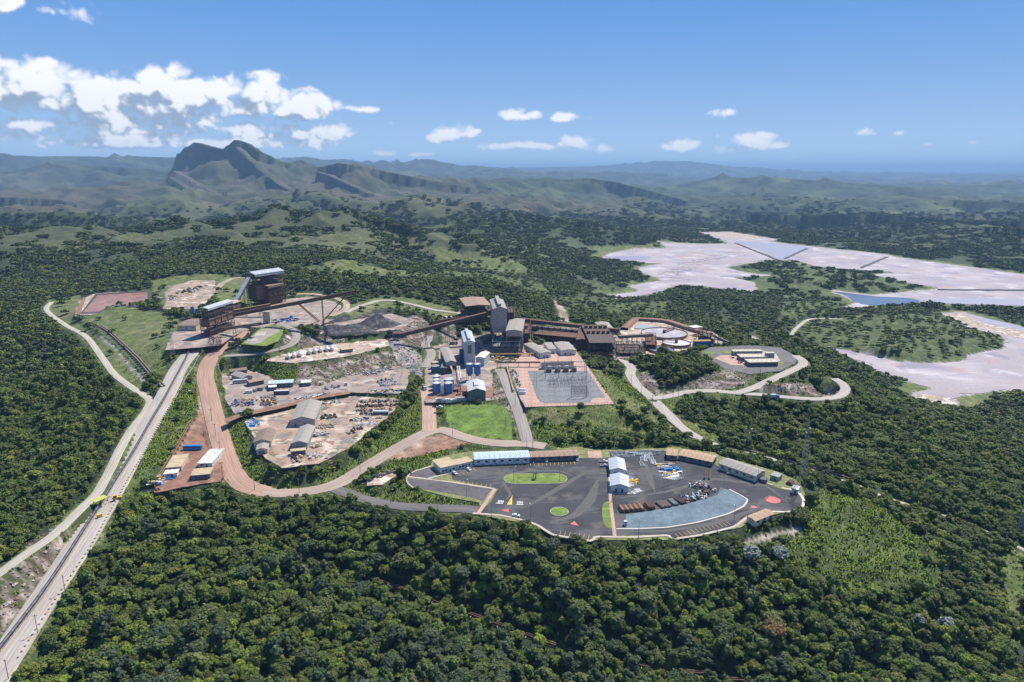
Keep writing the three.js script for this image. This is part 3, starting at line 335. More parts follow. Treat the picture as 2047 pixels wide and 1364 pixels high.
  [2, [[-646.9,-936.6],[-610.7,-952.5],[-520.2,-794.9],[-486.4,-757.9],[-403.9,-672],[-303.8,-545.1],[-307.8,-544.9],[-375.3,-612],[-487.6,-741.3],[-559.9,-809.1]]],
  [4, [[-262.2,-463.5],[-280.6,-542],[-275.1,-571.5],[-295.4,-635.6],[-308.9,-638.6],[-294.2,-615.7],[-258.5,-542.6],[-245.2,-485.5],[-229.4,-417.4],[-231.6,-394.6],[-232,-372.8],[-245.1,-403.5]]],
  [8, [[-270.5,-560.8],[-256.5,-542.8],[-205.7,-448.3],[-186.5,-405.2],[-198.1,-399],[-223.6,-392.1],[-229.4,-417.4],[-242.2,-478.5],[-245.6,-503.6]]],
  [6, [[-258,-305.3],[-260.8,-332.1],[-255.8,-354.3],[-255.2,-377.4],[-251.3,-386.5],[-245.5,-380.4],[-243.2,-369],[-240.8,-357.3],[-236.2,-330.5],[-231.2,-301.3],[-226,-271.6],[-223.2,-254.6]]],
  [2, [[-252.8,-386.5],[-257.6,-406.4],[-279.2,-489.6],[-297.7,-533.2],[-290.5,-536.2],[-263,-431.6],[-251.3,-386.5]]],
  [2, [[-207.5,-834.9],[-173.3,-885.9],[-126.5,-879.6],[-78.6,-853.3],[-50.8,-813.1],[-73,-788.9],[-119.1,-824.2],[-161.9,-824],[-185.1,-763.8]]],
  [4, [[-365.1,-1073.3],[-298,-1057.7],[-186.4,-1133.5],[-63.4,-1357.4],[36.4,-1348.6],[88.7,-1237.5],[142.6,-1224],[66.5,-1169.4],[-56.9,-1213.3],[-163.5,-990.5],[-286.7,-1014.9]]],
  [2, [[-191.5,-1605.6],[-26.8,-1560.7],[59.8,-1436.9],[-24.2,-1398.9],[-129.6,-1431]]], [2, [[-301.5,-1071.2],[-213.9,-1104.2],[-167.1,-1114.5],[-197.4,-1015.9],[-275.8,-1031.1]]],
  [2, [[277.5,-2284.7],[416.4,-2374.1],[564.1,-2442.7],[407,-2315.7],[303.8,-2167.4],[226.1,-1972]]], [4, [[600.4,-1915.7],[767.4,-2025.3],[853.2,-1882.2],[928.4,-1758.1],[971.5,-1549.7],[788.4,-1462],[710.5,-1506],[586.1,-1366.8],[502.2,-1419.5],[540.7,-1677.7]]],
  [4, [[483.3,-1138.6],[596,-1177.6],[799.8,-1248.9],[787.2,-1156.9],[770.7,-1045.6],[721.5,-985.5],[648.3,-941.6],[574.4,-913.2],[523,-948.2],[477.1,-991],[457.8,-1054.1]]], [4, [[537.8,-1347.7],[677.4,-1456.7],[687.4,-1364.7],[574.2,-1207.2],[452.8,-1126.3]]],
  [7, [[123,-330.5],[149,-342.2],[162.1,-347],[162.6,-344.7],[147.3,-337.6],[128.1,-329.3]]],
  [7, [[312.8,-880.3],[329,-893.9],[314.6,-829.6],[297.4,-799.9]]],
];
for (const [n, e, p] of PONDS) eachNear([...p, p[0]].map(([x, z]) => [x, e, z]), 34, (o, h, d) => { if (ZONE[o] === 0 && d < 20 + 14 * noise(GXW[o] / 40, GZW[o] / 40)) ZONE[o] = 2; });
for (const [z, p] of ZONES) eachIn(p, (o) => { if (!FLAT[o] || (ZONE[o] !== 1 && ZONE[o] !== 5) || [7, 8, 9].includes(z)) ZONE[o] = z; });
{
  const col = new Float32Array(NA * NR * 3), uv = new Float32Array(NA * NR * 2), pos = new Float32Array(NA * NR * 3), idx = [];
  const C = { floor: [0.032, 0.045, 0.018], scrub: [0.075, 0.1, 0.032], grass: [0.13, 0.17, 0.04], dry: [0.2, 0.2, 0.08], pale: [0.5, 0.41, 0.33], red: [0.36, 0.19, 0.12], ore: [0.045, 0.042, 0.045], grey: [0.3, 0.29, 0.28], rockA: [0.46, 0.37, 0.32], rockB: [0.15, 0.1, 0.075], lawn: [0.17, 0.26, 0.045], tail: [0.5, 0.43, 0.42], woods: [0.03, 0.05, 0.018] };
  for (let j = 0; j < NR; j++) { const r = ringR(j); for (let i = 0; i < NA; i++) {
    const o = j * NA + i, x = GXW[o], z = GZW[o], n1 = fbm(x / 60, z / 60, 4), n2 = fbm(x / 9 + 50, z / 9, 3);
    let c = mix3(C.floor, C.scrub, sstep(-0.1, 0.3, n1));
    switch (ZONE[o]) {
      case 0: { const g = fbm(x / 380 + 9, z / 380, 4), p = fbm(x / 1300 + 30, z / 1300, 3); c = mix3([0.032, 0.05, 0.018], [0.058, 0.08, 0.027], sstep(-0.3, 0.3, g * 0.8 + n1 * 0.6)); c = mix3(c, [0.115, 0.135, 0.045], sstep(0.2, 0.38, g + n2 * 0.2) * 0.7); c = mix3(c, [0.15, 0.175, 0.065], sstep(0.2, 0.36, p + g * 0.4 + n1 * 0.15) * 0.6); break; }
      case 12: c = mix3([0.06, 0.072, 0.03], [0.115, 0.105, 0.06], sstep(-0.25, 0.3, fbm(x / 240, z / 240, 5) + n1 * 0.3)); break;
      case 13: c = mix3([0.12, 0.1, 0.08], [0.2, 0.165, 0.13], sstep(-0.2, 0.3, n1)); break;
      case 14: c = mix3([0.075, 0.092, 0.034], [0.13, 0.14, 0.055], sstep(-0.2, 0.35, fbm(x / 300 + 5, z / 300, 5))); break;
      case 1: c = mix3(C.scrub, C.grass, sstep(-0.2, 0.3, n2)); break;
      case 2: c = mix3(C.grass, C.dry, sstep(-0.15, 0.3, n1 * 0.6 + n2 * 0.6)); break;
      case 3: c = C.floor; break;
      case 4: c = mix3(C.scrub, C.grass, sstep(-0.2, 0.3, n2)); break;
      case 5: c = C.tail; break;
      case 6: { const s = fbm(x / 16 + z / 30, z / 4 - x / 16, 4); c = mix3(C.rockB, C.rockA, sstep(-0.12, 0.22, s + n2 * 0.5)); c = mix3(c, C.scrub, sstep(0.0, 0.3, fbm(x / 22 + 7, z / 22, 3) - s * 0.4) * 0.8); break; }
      case 7: c = mix3(C.pale, [0.38, 0.27, 0.2], sstep(-0.2, 0.3, n1 + n2 * 0.4)); c = mix3(c, C.scrub, sstep(0.25, 0.45, n2 + n1) * 0.6); break;
      case 8: c = mix3(C.red, C.pale, sstep(-0.05, 0.45, n1 + n2 * 0.3) * 0.6); break;
      case 9: c = mix3(C.ore, [0.16, 0.13, 0.12], sstep(0.1, 0.4, n2 + n1)); break;
      case 10: c = mix3(C.lawn, C.grass, sstep(-0.2, 0.4, n1)); break;
      case 11: c = mix3(C.grey, C.rockA, sstep(-0.1, 0.3, n2 + n1)); c = mix3(c, C.scrub, sstep(0.2, 0.4, n1) * 0.6); break;
    }
    const v = 1 + n2 * 0.35; pos.set([x, HT[o], z], o * 3); uv.set([x / 48, z / 48], o * 2); col.set([c[0] * v, c[1] * v, c[2] * v], o * 3);
    if (i < NA - 1 && j < NR - 1) idx.push(o, o + 1, o + NA, o + 1, o + NA + 1, o + NA);
  } }
  const g = new THREE.BufferGeometry(); g.setAttribute('position', new THREE.BufferAttribute(pos, 3)); g.setAttribute('uv', new THREE.BufferAttribute(uv, 2)); g.setAttribute('color', new THREE.BufferAttribute(col, 3)); g.setIndex(idx); g.computeVertexNormals();
  const m = new THREE.MeshStandardMaterial({ color: lin(1.3, 1.3, 1.3), vertexColors: true, roughness: 1, map: TEX.ground, bumpMap: TEXB.ground, bumpScale: 0.5 });
  tag(mesh('terrain', g, m), null, null, null, 'structure');
  // the land behind and beside, coarse
  const g2 = new THREE.RingGeometry(60, R1, 48, 40, Math.PI / 2 + TH, 2 * Math.PI - 2 * TH); g2.rotateX(-Math.PI / 2); const p2 = g2.attributes.position;
  for (let k = 0; k < p2.count; k++) { const x = p2.getX(k), z = p2.getZ(k); p2.setY(k, -62 + fbm(x / 900, z / 900, 3) * 40); } g2.computeVertexNormals();
  tag(mesh('outer_terrain', g2, M(0.05, 0.07, 0.03)), null, null, null, 'structure');
  const g3 = new THREE.CircleGeometry(R0 + 4, 40); g3.rotateX(-Math.PI / 2); tag(mesh('valley_floor', g3, M(0.04, 0.06, 0.025)), null, null, null, 'structure').position.y = -66;
}
console.log('terrain');

// ---------- sheets on the ground ----------
function sheet(name, poly, e, mat, opt = {}) {
  const s = new THREE.Shape(poly.map(([x, z]) => new THREE.Vector2(x, -z))); for (const h of opt.holes || []) s.holes.push(new THREE.Path(h.map(([x, z]) => new THREE.Vector2(x, -z))));
  const g = new THREE.ExtrudeGeometry(s, { depth: opt.thick ?? 0.3, bevelEnabled: false, curveSegments: 4 }); g.rotateX(-Math.PI / 2); g.translate(0, e - (opt.thick ?? 0.3), 0);
  const p = g.attributes.position, uv = g.attributes.uv; for (let k = 0; k < p.count; k++) uv.setXY(k, p.getX(k), p.getZ(k) + p.getY(k));
  return tag(mesh(name, g, mat, opt.parent), opt.label, opt.category, opt.group, opt.parent ? undefined : opt.kind ?? 'structure');
}
const spline2 = (ps, n = 4, closed = true) => { const c = new THREE.CatmullRomCurve3(ps.map(([x, z]) => new THREE.Vector3(x, 0, z)), closed, 'centripetal'); return c.getPoints(ps.length * n).slice(0, closed ? -1 : undefined).map((p) => [p.x, p.z]); };
function ribbonGeo(path, w, lift, thick = 0.5, off = 0) {
  const pos = [], uv = [], idx = []; let L = 0; const n = path.length;
  for (let k = 0; k < n; k++) {
    const a = path[Math.max(0, k - 1)], b = path[Math.min(n - 1, k + 1)], dx = b.x - a.x, dz = b.z - a.z, l = Math.hypot(dx, dz) || 1, nx = -dz / l, nz = dx / l, p = path[k]; if (k) L += p.distanceTo(path[k - 1]);
    const ww = typeof w === 'function' ? w(k / (n - 1)) : w, wob = 1 + 0.05 * noise(L / 9, w.length || 3);
    for (const [s, dy] of [[-0.5, -thick], [-0.5, 0], [0, 0.05], [0.5, 0], [0.5, -thick]]) { const q = off + s * ww * wob; pos.push(p.x + nx * q, p.y + lift + dy, p.z + nz * q); uv.push(L / 3, q * 3); }
    if (k) for (let m = 0; m < 4; m++) { const o = (k - 1) * 5 + m; idx.push(o, o + 5, o + 1, o + 1, o + 5, o + 6); }
  }
  const g = new THREE.BufferGeometry(); g.setAttribute('position', new THREE.Float32BufferAttribute(pos, 3)); g.setAttribute('uv', new THREE.Float32BufferAttribute(uv, 2)); g.setIndex(idx); g.computeVertexNormals(); return g;
}
const MAT = {
  redRoad: M(0.46, 0.28, 0.2, { grain: 'streak', metres: 26 }), greyRoad: M(0.36, 0.31, 0.27, { grain: 'streak', metres: 30 }), paleRoad: M(0.48, 0.42, 0.36, { grain: 'streak', metres: 26 }), track: M(0.5, 0.45, 0.36, { grain: 'streak', metres: 20 }),
  asphalt: M(0.052, 0.052, 0.058, { grain: 'asphalt', metres: 40 }), oldAsphalt: M(0.15, 0.135, 0.125, { grain: 'asphalt', metres: 30 }), gravel: M(0.2, 0.2, 0.205, { grain: 'asphalt', metres: 14 }), blueGravel: M(0.14, 0.19, 0.22, { grain: 'asphalt', metres: 22 }), brownGravel: M(0.115, 0.1, 0.105, { grain: 'asphalt', metres: 18 }),
  concrete: M(0.5, 0.42, 0.34, { grain: 'asphalt', metres: 12 }), paving: M(0.5, 0.32, 0.24, { grain: 'asphalt', metres: 10 }), lawn: M(0.2, 0.27, 0.045, { grain: 'ground', metres: 30 }), dryLawn: M(0.24, 0.25, 0.09, { grain: 'ground', metres: 20 }),
  earth: M(0.5, 0.37, 0.27, { grain: 'ground', metres: 40 }), greyEarth: M(0.27, 0.245, 0.235, { grain: 'ground', metres: 40 }), redEarth: M(0.33, 0.17, 0.11, { grain: 'ground', metres: 30 }), paleEarth: M(0.55, 0.49, 0.43, { grain: 'ground', metres: 40 }),
};
MAT.beigeRoad = M(0.44, 0.33, 0.26, { grain: 'streak', metres: 26 });
const roadMat = { main: 'redRoad', yardroad: 'beigeRoad', approach: 'oldAsphalt', plantroad: 'paving', subroad: 'greyRoad', east: 'paleRoad', hill: 'paleRoad', loop: 'paleRoad', conveyor: 'paleRoad', track: 'track', padroad: 'greyRoad', northroad: 'earth', ridgeroad: 'earth', farroad: 'paleRoad', ravine: 'greyRoad', pathpond: 'track', eastlow: 'track' };
const roadName = { main: 'haul_road', yardroad: 'yard_road', approach: 'approach_road', plantroad: 'plant_road', subroad: 'service_road', east: 'valley_road', hill: 'hill_road', loop: 'loop_road', conveyor: 'conveyor_road', track: 'dirt_track', padroad: 'terrace_road', northroad: 'clearing_road', ridgeroad: 'ridge_road', farroad: 'far_road', ravine: 'ravine_road', pathpond: 'pond_path', eastlow: 'narrow_track' };
ROADS.forEach(([n, w], k) => tag(mesh(roadName[n], ribbonGeo(roadPaths[n], w, 0.12 + k * 0.006, 0.7), MAT[roadMat[n]]), null, null, null, 'structure'));
// ---------- trees ----------
function crownGeo(R, flat, lobes, leaves, leafSize, tint) {
  const pos = [], nor = [], col = [], idx = [];
  const L = [];
  for (let k = 0; k < lobes; k++) { const a = k * 2.4 + rr(-0.5, 0.5), q = Math.sqrt((k + 0.3) / lobes) * R * 0.72, lr = R * rr(0.2, 0.46); L.push([Math.cos(a) * q, (1 - (q / R) ** 2) * R * flat * rr(0.7, 1.1) + rr(-0.1, 0.15) * R, Math.sin(a) * q, lr]); }
  const ico = new THREE.IcosahedronGeometry(1, 1).attributes.position;
  for (const [x, y, z, lr] of L) { // leafy mass of one limb
    const b = pos.length / 3, s = rr(0, 99), v = 0.75 + rr(-0.12, 0.12);
    for (let k = 0; k < ico.count; k++) { const ix = ico.getX(k), iy = ico.getY(k), iz = ico.getZ(k), d = lr * (0.72 + 0.34 * noise(ix * 2.1 + s, iy * 2.1 + iz * 1.7)); pos.push(x + ix * d, y + iy * d * 0.8, z + iz * d); nor.push(ix, iy, iz); col.push(v * tint[0], v * tint[1], v * tint[2]); idx.push(b + k); }
    const n = Math.round(leaves / lobes);
    for (let k = 0; k < n; k++) { // sprays of leaves round it
      const u = rr(-0.35, 1), a = rr(0, 6.283), s2 = Math.sqrt(1 - u * u), nx = s2 * Math.cos(a), nz = s2 * Math.sin(a), d = lr * rr(0.72, 1.12), px = x + nx * d, py = y + u * d * 0.85, pz = z + nz * d;
      const ls = leafSize * rr(0.6, 1.35), t = new THREE.Vector3(rr(-1, 1), rr(-1, 1), rr(-1, 1)).normalize(), N = new THREE.Vector3(nx, u + 0.5, nz).normalize().addScaledVector(new THREE.Vector3(rr(-1, 1), rr(-0.6, 1), rr(-1, 1)), 0.55).normalize(), T = t.addScaledVector(N, -t.dot(N)).normalize(), B = N.clone().cross(T), w = 0.82 + rr(-0.25, 0.4), warm = rr(0.9, 1.25), o = pos.length / 3;
      for (const [p, q, h] of [[-1, -0.6, -0.16], [0.15, -1, 0], [1, 0.1, -0.2], [0.1, 1, 0.05], [-0.9, 0.7, -0.1]]) { pos.push(px + (T.x * p + B.x * q) * ls + N.x * h * ls, py + (T.y * p + B.y * q) * ls + N.y * h * ls, pz + (T.z * p + B.z * q) * ls + N.z * h * ls); nor.push(N.x, N.y, N.z); col.push(w * warm * tint[0], w * tint[1], w * tint[2]); }
      idx.push(o, o + 1, o + 2, o, o + 2, o + 3, o, o + 3, o + 4);
    }
  }
  const g = new THREE.BufferGeometry(); g.setAttribute('position', new THREE.Float32BufferAttribute(pos, 3)); g.setAttribute('normal', new THREE.Float32BufferAttribute(nor, 3)); g.setAttribute('color', new THREE.Float32BufferAttribute(col, 3)); g.setIndex(idx); return g;
}
function trunkGeo(h, r) {
  const gs = []; const seg = (a, b, r0, r1) => { const d = b.clone().sub(a), g = new THREE.CylinderGeometry(r1, r0, d.length(), 6, 1, true); g.applyQuaternion(new THREE.Quaternion().setFromUnitVectors(new THREE.Vector3(0, 1, 0), d.clone().normalize())); g.translate((a.x + b.x) / 2, (a.y + b.y) / 2, (a.z + b.z) / 2); gs.push(g); };
  const V = (x, y, z) => new THREE.Vector3(x, y, z); seg(V(0, -1.5, 0), V(0.1, h * 0.6, 0.1), r, r * 0.7);
  for (let k = 0; k < 4; k++) { const a = k * 1.57 + 0.4; seg(V(0.1, h * 0.58, 0.1), V(Math.cos(a) * h * 0.3, h * 1.05, Math.sin(a) * h * 0.3), r * 0.55, r * 0.2); }
  return mergeGeometries(gs);
}
const leafMat = new THREE.MeshPhysicalMaterial({ vertexColors: true, color: lin(0.09, 0.127, 0.02), roughness: 0.7, side: THREE.DoubleSide, specularIntensity: 0.6 });
const leafTints = [[0.055, 0.09, 0.03], [0.085, 0.125, 0.03], [0.05, 0.08, 0.032], [0.07, 0.1, 0.045], [0.105, 0.135, 0.032], [0.04, 0.066, 0.028], [0.062, 0.088, 0.028]].map(([r, g, b]) => { const m = leafMat.clone(); m.color.setRGB(r, g, b); return m; });
const barkMat = M(0.16, 0.13, 0.1);
const W1 = [1, 1, 1];
const crowns = [crownGeo(5, 0.75, 12, 620, 0.46, W1), crownGeo(5, 0.55, 17, 760, 0.42, W1), crownGeo(5, 1.1, 9, 520, 0.5, W1), crownGeo(5, 0.7, 14, 640, 0.42, W1), crownGeo(5, 0.9, 7, 420, 0.55, W1), crownGeo(5, 0.5, 20, 820, 0.42, W1)];
const trunks = [trunkGeo(5, 0.28), trunkGeo(5, 0.24)];
const midCrowns = [crownGeo(5, 0.75, 7, 120, 1.1, W1), crownGeo(5, 0.6, 8, 130, 1.0, W1), crownGeo(5, 0.95, 6, 110, 1.1, W1)];
const bushGeos = [crownGeo(2, 0.7, 5, 90, 0.42, W1), crownGeo(2, 0.5, 6, 100, 0.4, W1)];
// far: one patch holds a few crowns
const patchGeo = () => mergeGeometries([...Array(9)].map((_, k) => { const g = crownGeo(rr(3, 4.6), 0.7, 4, 20, 1.9, W1).toNonIndexed(); const a = k * 2.4, q = Math.sqrt(k / 9) * 12; g.translate(Math.cos(a) * q + rr(-1.5, 1.5), rr(0, 1.5), Math.sin(a) * q + rr(-1.5, 1.5)); return g; }));
const patches = [patchGeo(), patchGeo(), patchGeo()];
const inst = { near: crowns.map(() => []), mid: midCrowns.map(() => []), bush: bushGeos.map(() => []), patch: patches.map(() => []) };
const greens = () => { const k = rnd(), v = rr(0.6, 1.4); return k < 0.1 ? [1.55 * v, 1.4 * v, 0.8 * v] : k < 0.22 ? [1.25 * v, 1.28 * v, 0.75 * v] : k < 0.4 ? [0.9 * v, 0.95 * v, 1.15 * v] : k < 0.47 ? [1.25 * v, 1.05 * v, 0.9 * v] : [0.95 * v, v, 0.9 * v]; };
// how far to the nearest bare cell, so that crowns do not lean over roads
function clearOf(x, z, d) { for (let k = 0; k < 8; k++) { const q = zoneAt(x + Math.cos(k * 0.785) * d, z + Math.sin(k * 0.785) * d); if (q === 1 || (q >= 5 && q < 12)) return false; } return true; }
const wood = (x, z) => clamp(0.75 + sstep(0.05, 0.17, gully(x, z)) - sstep(0.06, 0.24, fbm(x / 380 + 9, z / 380, 4)) * 0.95, 0.04, 1);
const nearTrees = [];
const inView = (x, z, m) => Math.abs(Math.atan2(x, -z)) < 0.66 + m;
function scatter(r0, r1, step, f) { for (let r = r0; r < r1; r += step) { const n = Math.ceil(1.9 * r / step); for (let k = 0; k < n; k++) { const a = -0.95 + 1.9 * (k + rnd()) / n, q = r + rr(0, step); f(q * Math.sin(a), -q * Math.cos(a), q); } } }
const LINE_R = RAILS();
function RAILS() { return [[-121.5,-21.2,-341.7],[-106.7,-22.8,-338.3],[-88.5,-24,-331.5],[-70.9,-25,-325],[-50.8,-26.3,-315.7],[-31.7,-27.5,-306.8],[-10.8,-27.2,-294.5],[8.7,-27,-283],[24.9,-27.5,-274.8],[40.5,-28,-268.7],[64.9,-29,-264.1],[89.1,-30,-261.5],[121.3,-34.2,-262.1]]; }
const nearRail = (x, z) => { for (let k = 0; k + 1 < LINE_R.length; k++) { const [ax, , az] = LINE_R[k], [bx, , bz] = LINE_R[k + 1], dx = bx - ax, dz = bz - az, t = clamp(((x - ax) * dx + (z - az) * dz) / (dx * dx + dz * dz), 0, 1); if (Math.hypot(x - ax - t * dx, z - az - t * dz) < 2.1) return true; } return false; };
const chance = { 0: 0.8, 2: 0.03, 3: 1, 4: 0.015 };
scatter(170, 800, 4.2, (x, z, r) => {
  const q = zoneAt(x, z), p = chance[q]; if (p === undefined) return; const n = fbm(x / 70, z / 70, 3);
  if (rnd() > (q === 0 ? clamp(p + n * 1.4, 0.15, 1) : q === 4 ? clamp(p + n * 0.3, 0.008, 0.2) : p)) return;
  const s = q === 3 ? rr(0.4, 0.86) * (rnd() < 0.13 ? 1.45 : 1) : q === 4 ? rr(0.3, 0.7) : rr(0.45, 0.95); if (!clearOf(x, z, s * 5) || (r < 420 && nearRail(x, z))) return;
  const k = Math.floor(rnd() * 6), y = groundAt(x, z) + (q === 3 ? s * 3.2 * rr(0.55, 1.45) : s * 1.6), c = greens();
  nearTrees.push({ x, y, z, r, s, k, c, q });
});
nearTrees.sort((a, b) => a.r / a.s - b.r / b.s);
scatter(800, 1500, 8, (x, z, r) => { const q = zoneAt(x, z), p = { 0: 0.85, 3: 1, 4: 0.25, 2: 0.06, 14: 0.35 }[q]; if (p === undefined || !inView(x, z, 0.2)) return; if (rnd() > clamp(q === 0 ? mix(p * wood(x, z) + 0.12, 0.9, sstep(1150, 850, r) * 0.6) : p, 0.03, 1)) return; const s = rr(0.55, 1.1); if (!clearOf(x, z, s * 5)) return; inst.mid[Math.floor(rnd() * 3)].push([x, groundAt(x, z) + s * 1.6, z, s, greens()]); });
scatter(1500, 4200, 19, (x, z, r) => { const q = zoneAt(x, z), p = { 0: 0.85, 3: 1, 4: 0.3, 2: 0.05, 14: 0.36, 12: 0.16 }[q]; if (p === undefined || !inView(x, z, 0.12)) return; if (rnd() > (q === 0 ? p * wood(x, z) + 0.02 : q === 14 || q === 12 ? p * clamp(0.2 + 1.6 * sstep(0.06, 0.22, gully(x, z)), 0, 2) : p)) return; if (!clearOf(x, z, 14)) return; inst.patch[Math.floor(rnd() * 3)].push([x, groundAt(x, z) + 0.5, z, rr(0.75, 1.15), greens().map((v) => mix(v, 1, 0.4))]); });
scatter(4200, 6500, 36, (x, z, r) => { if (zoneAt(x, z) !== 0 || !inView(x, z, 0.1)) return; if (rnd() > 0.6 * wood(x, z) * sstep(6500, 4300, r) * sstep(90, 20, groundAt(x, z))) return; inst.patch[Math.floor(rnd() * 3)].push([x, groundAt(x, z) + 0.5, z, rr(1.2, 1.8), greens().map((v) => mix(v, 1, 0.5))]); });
// bushes and tall grass
scatter(170, 760, 2.6, (x, z, r) => { const q = zoneAt(x, z), p = { 0: 0.3, 2: 0.2, 3: 0.04, 4: 1, 6: 0.12, 11: 0.05, 7: 0.03 }[q]; if (p === undefined) return; if (rnd() > p * clamp(0.7 + fbm(x / 25, z / 25, 3) * 2.2, 0.05, 1.4)) return; const s = (rr(0.22, 0.6) + (rnd() < 0.15 ? 0.4 : 0)) * (q === 2 ? 0.6 : 1); if (!clearOf(x, z, s * 1.1)) return; const c = greens(), g = q === 2 || q === 4 ? rr(1.2, 2.1) : 1; inst.bush[Math.floor(rnd() * 2)].push([x, groundAt(x, z) + s * 0.3, z, s, [c[0] * 1.2 * g, c[1] * 1.2 * g, c[2] * 0.9]]); });
const tuftGeo = (() => { const pos = [], nor = [], idx = []; for (let k = 0; k < 16; k++) { const a = k * 2.4, q = Math.sqrt(k / 16) * 1.1, x = Math.cos(a) * q, z = Math.sin(a) * q, h = rr(0.7, 1.5), w = rr(0.25, 0.5), t = rr(0, 6.28), lx = rr(-0.5, 0.5), lz = rr(-0.5, 0.5), o = pos.length / 3; pos.push(x - Math.cos(t) * w, -0.2, z - Math.sin(t) * w, x + Math.cos(t) * w, -0.2, z + Math.sin(t) * w, x + lx + Math.cos(t) * w * 0.5, h, z + lz + Math.sin(t) * w * 0.5, x + lx - Math.cos(t) * w * 0.7, h * 0.9, z + lz - Math.sin(t) * w * 0.7); for (let m = 0; m < 4; m++) nor.push(-Math.sin(t) * 0.4, 0.9, Math.cos(t) * 0.4); idx.push(o, o + 1, o + 2, o, o + 2, o + 3); } const g = new THREE.BufferGeometry(); g.setAttribute('position', new THREE.Float32BufferAttribute(pos, 3)); g.setAttribute('normal', new THREE.Float32BufferAttribute(nor, 3)); g.setAttribute('color', new THREE.Float32BufferAttribute(pos.map(() => 1), 3)); g.setIndex(idx); return g; })();
const tufts = []; scatter(200, 680, 1.9, (x, z, r) => { const q = zoneAt(x, z), p = { 4: 0.55, 2: 0.6, 0: 0.2, 11: 0.06, 6: 0.1, 10: 0.35 }[q]; if (!p || !inView(x, z, 0.1) || rnd() > p) return; const v = rr(0.7, 1.3), y = fbm(x / 30, z / 30, 3); tufts.push([x, groundAt(x, z), z, q === 10 ? rr(0.1, 0.25) : q === 2 ? rr(0.25, 0.55) : rr(0.35, 1.05), [(1.55 + y * 1.5) * v, (1.6 + y * 0.6) * v, 0.85 * v]]); });
function instanced(name, geo, mat, list, label, category) {
  const m = new THREE.InstancedMesh(geo, mat, list.length), M4 = new THREE.Matrix4(), Q = new THREE.Quaternion(), up = new THREE.Vector3(0, 1, 0), P = new THREE.Vector3(), S = new THREE.Vector3(), c = new THREE.Color();
  list.forEach(([x, y, z, s, k], i) => { Q.setFromAxisAngle(up, rr(0, 6.28)); M4.compose(P.set(x, y, z), Q, S.set(s * rr(0.85, 1.15), s * rr(0.85, 1.2), s * rr(0.85, 1.15))); m.setMatrixAt(i, M4); m.setColorAt(i, c.setRGB(...k)); });
  m.name = numbered(name); put(m); return tag(m, label, category, undefined, 'stuff');
}
{ // the trees that show largest stand one by one
  const single = nearTrees.filter((t) => Math.abs(t.x / t.z) < 0.73 && t.r > 245).slice(0, 300);
  const set = new Set(single), proto = new Map();
  for (const t of nearTrees) if (!set.has(t)) inst.near[t.k].push([t.x, t.y, t.z, t.s, t.c]);
  for (const t of single) {
    const tintId = Math.floor(rnd() * 7), key = t.k + '_' + tintId; let o;
    const make = () => { const g = new THREE.Group(); mesh('trunk', trunks[t.k % 2], barkMat, g).position.y = -3; mesh('crown', crowns[t.k], leafTints[tintId], g); return g; };
    if (proto.has(key)) o = proto.get(key).clone(); else { o = make(); proto.set(key, o); }
    o.name = numbered('forest_tree'); o.position.set(t.x, t.y, t.z); o.rotation.y = rr(0, 6.28); o.scale.set(t.s * rr(0.9, 1.1), t.s * rr(0.9, 1.2), t.s * rr(0.9, 1.1)); scene.add(o);
    tag(o, 'round leafy tree in the dark green wood on the slope below the car park', 'tree', 'trees of the wood below the car park');
  }
}
crowns.forEach((g, k) => instanced('forest_canopy', g, leafMat, inst.near[k], 'mixed green forest trees covering the near slopes', 'forest'));
midCrowns.forEach((g, k) => instanced('hill_forest', g, leafMat, inst.mid[k], 'green forest and scrub on the hills round the mine', 'forest'));
patches.forEach((g, k) => instanced('far_forest', g, leafMat, inst.patch[k], 'far dark forest on the hills beyond the tailings lake', 'forest'));
instanced('tall_grass', tuftGeo, leafMat, tufts, 'tall green grass and weeds on banks and verges', 'grass');
bushGeos.forEach((g, k) => instanced('bush_cover', g, leafMat, inst.bush[k], 'low green bushes and weeds on the embankments', 'bushes'));
console.log('trees', nearTrees.length, inst.mid.flat().length, inst.patch.flat().length, inst.bush.flat().length);

{ // broken rock on the cuts
  const g = new THREE.IcosahedronGeometry(1, 1), p = g.attributes.position; for (let k = 0; k < p.count; k++) { const x = p.getX(k), y = p.getY(k), z = p.getZ(k), f = 0.75 + 0.5 * noise(x * 1.7 + 3, y * 1.7 + z * 2.3); p.setXYZ(k, x * f, y * f * 0.7, z * f); } g.computeVertexNormals();
  const list = []; scatter(200, 900, 2.6, (x, z) => { const q = zoneAt(x, z); if (q !== 6 && q !== 11) return; const n = fbm(x / 14, z / 9, 3); if (rnd() > 0.6 + n * 1.4) return; const v = rr(0.5, 1.2), k = rnd(); list.push([x, groundAt(x, z) + 0.1, z, rr(0.4, 1.3) * (k < 0.1 ? 1.8 : 1), k < 0.45 ? [0.4 * v, 0.33 * v, 0.28 * v] : k < 0.75 ? [0.3 * v, 0.2 * v, 0.16 * v] : k < 0.9 ? [0.5 * v, 0.45 * v, 0.41 * v] : [0.36 * v, 0.2 * v, 0.13 * v]]); });
  instanced('rock_rubble', g, new THREE.MeshStandardMaterial({ color: lin(1, 1, 1), roughness: 1 }), list, 'broken pale and brown rock on the cut slopes', 'rock'); console.log('rocks', list.length);
}
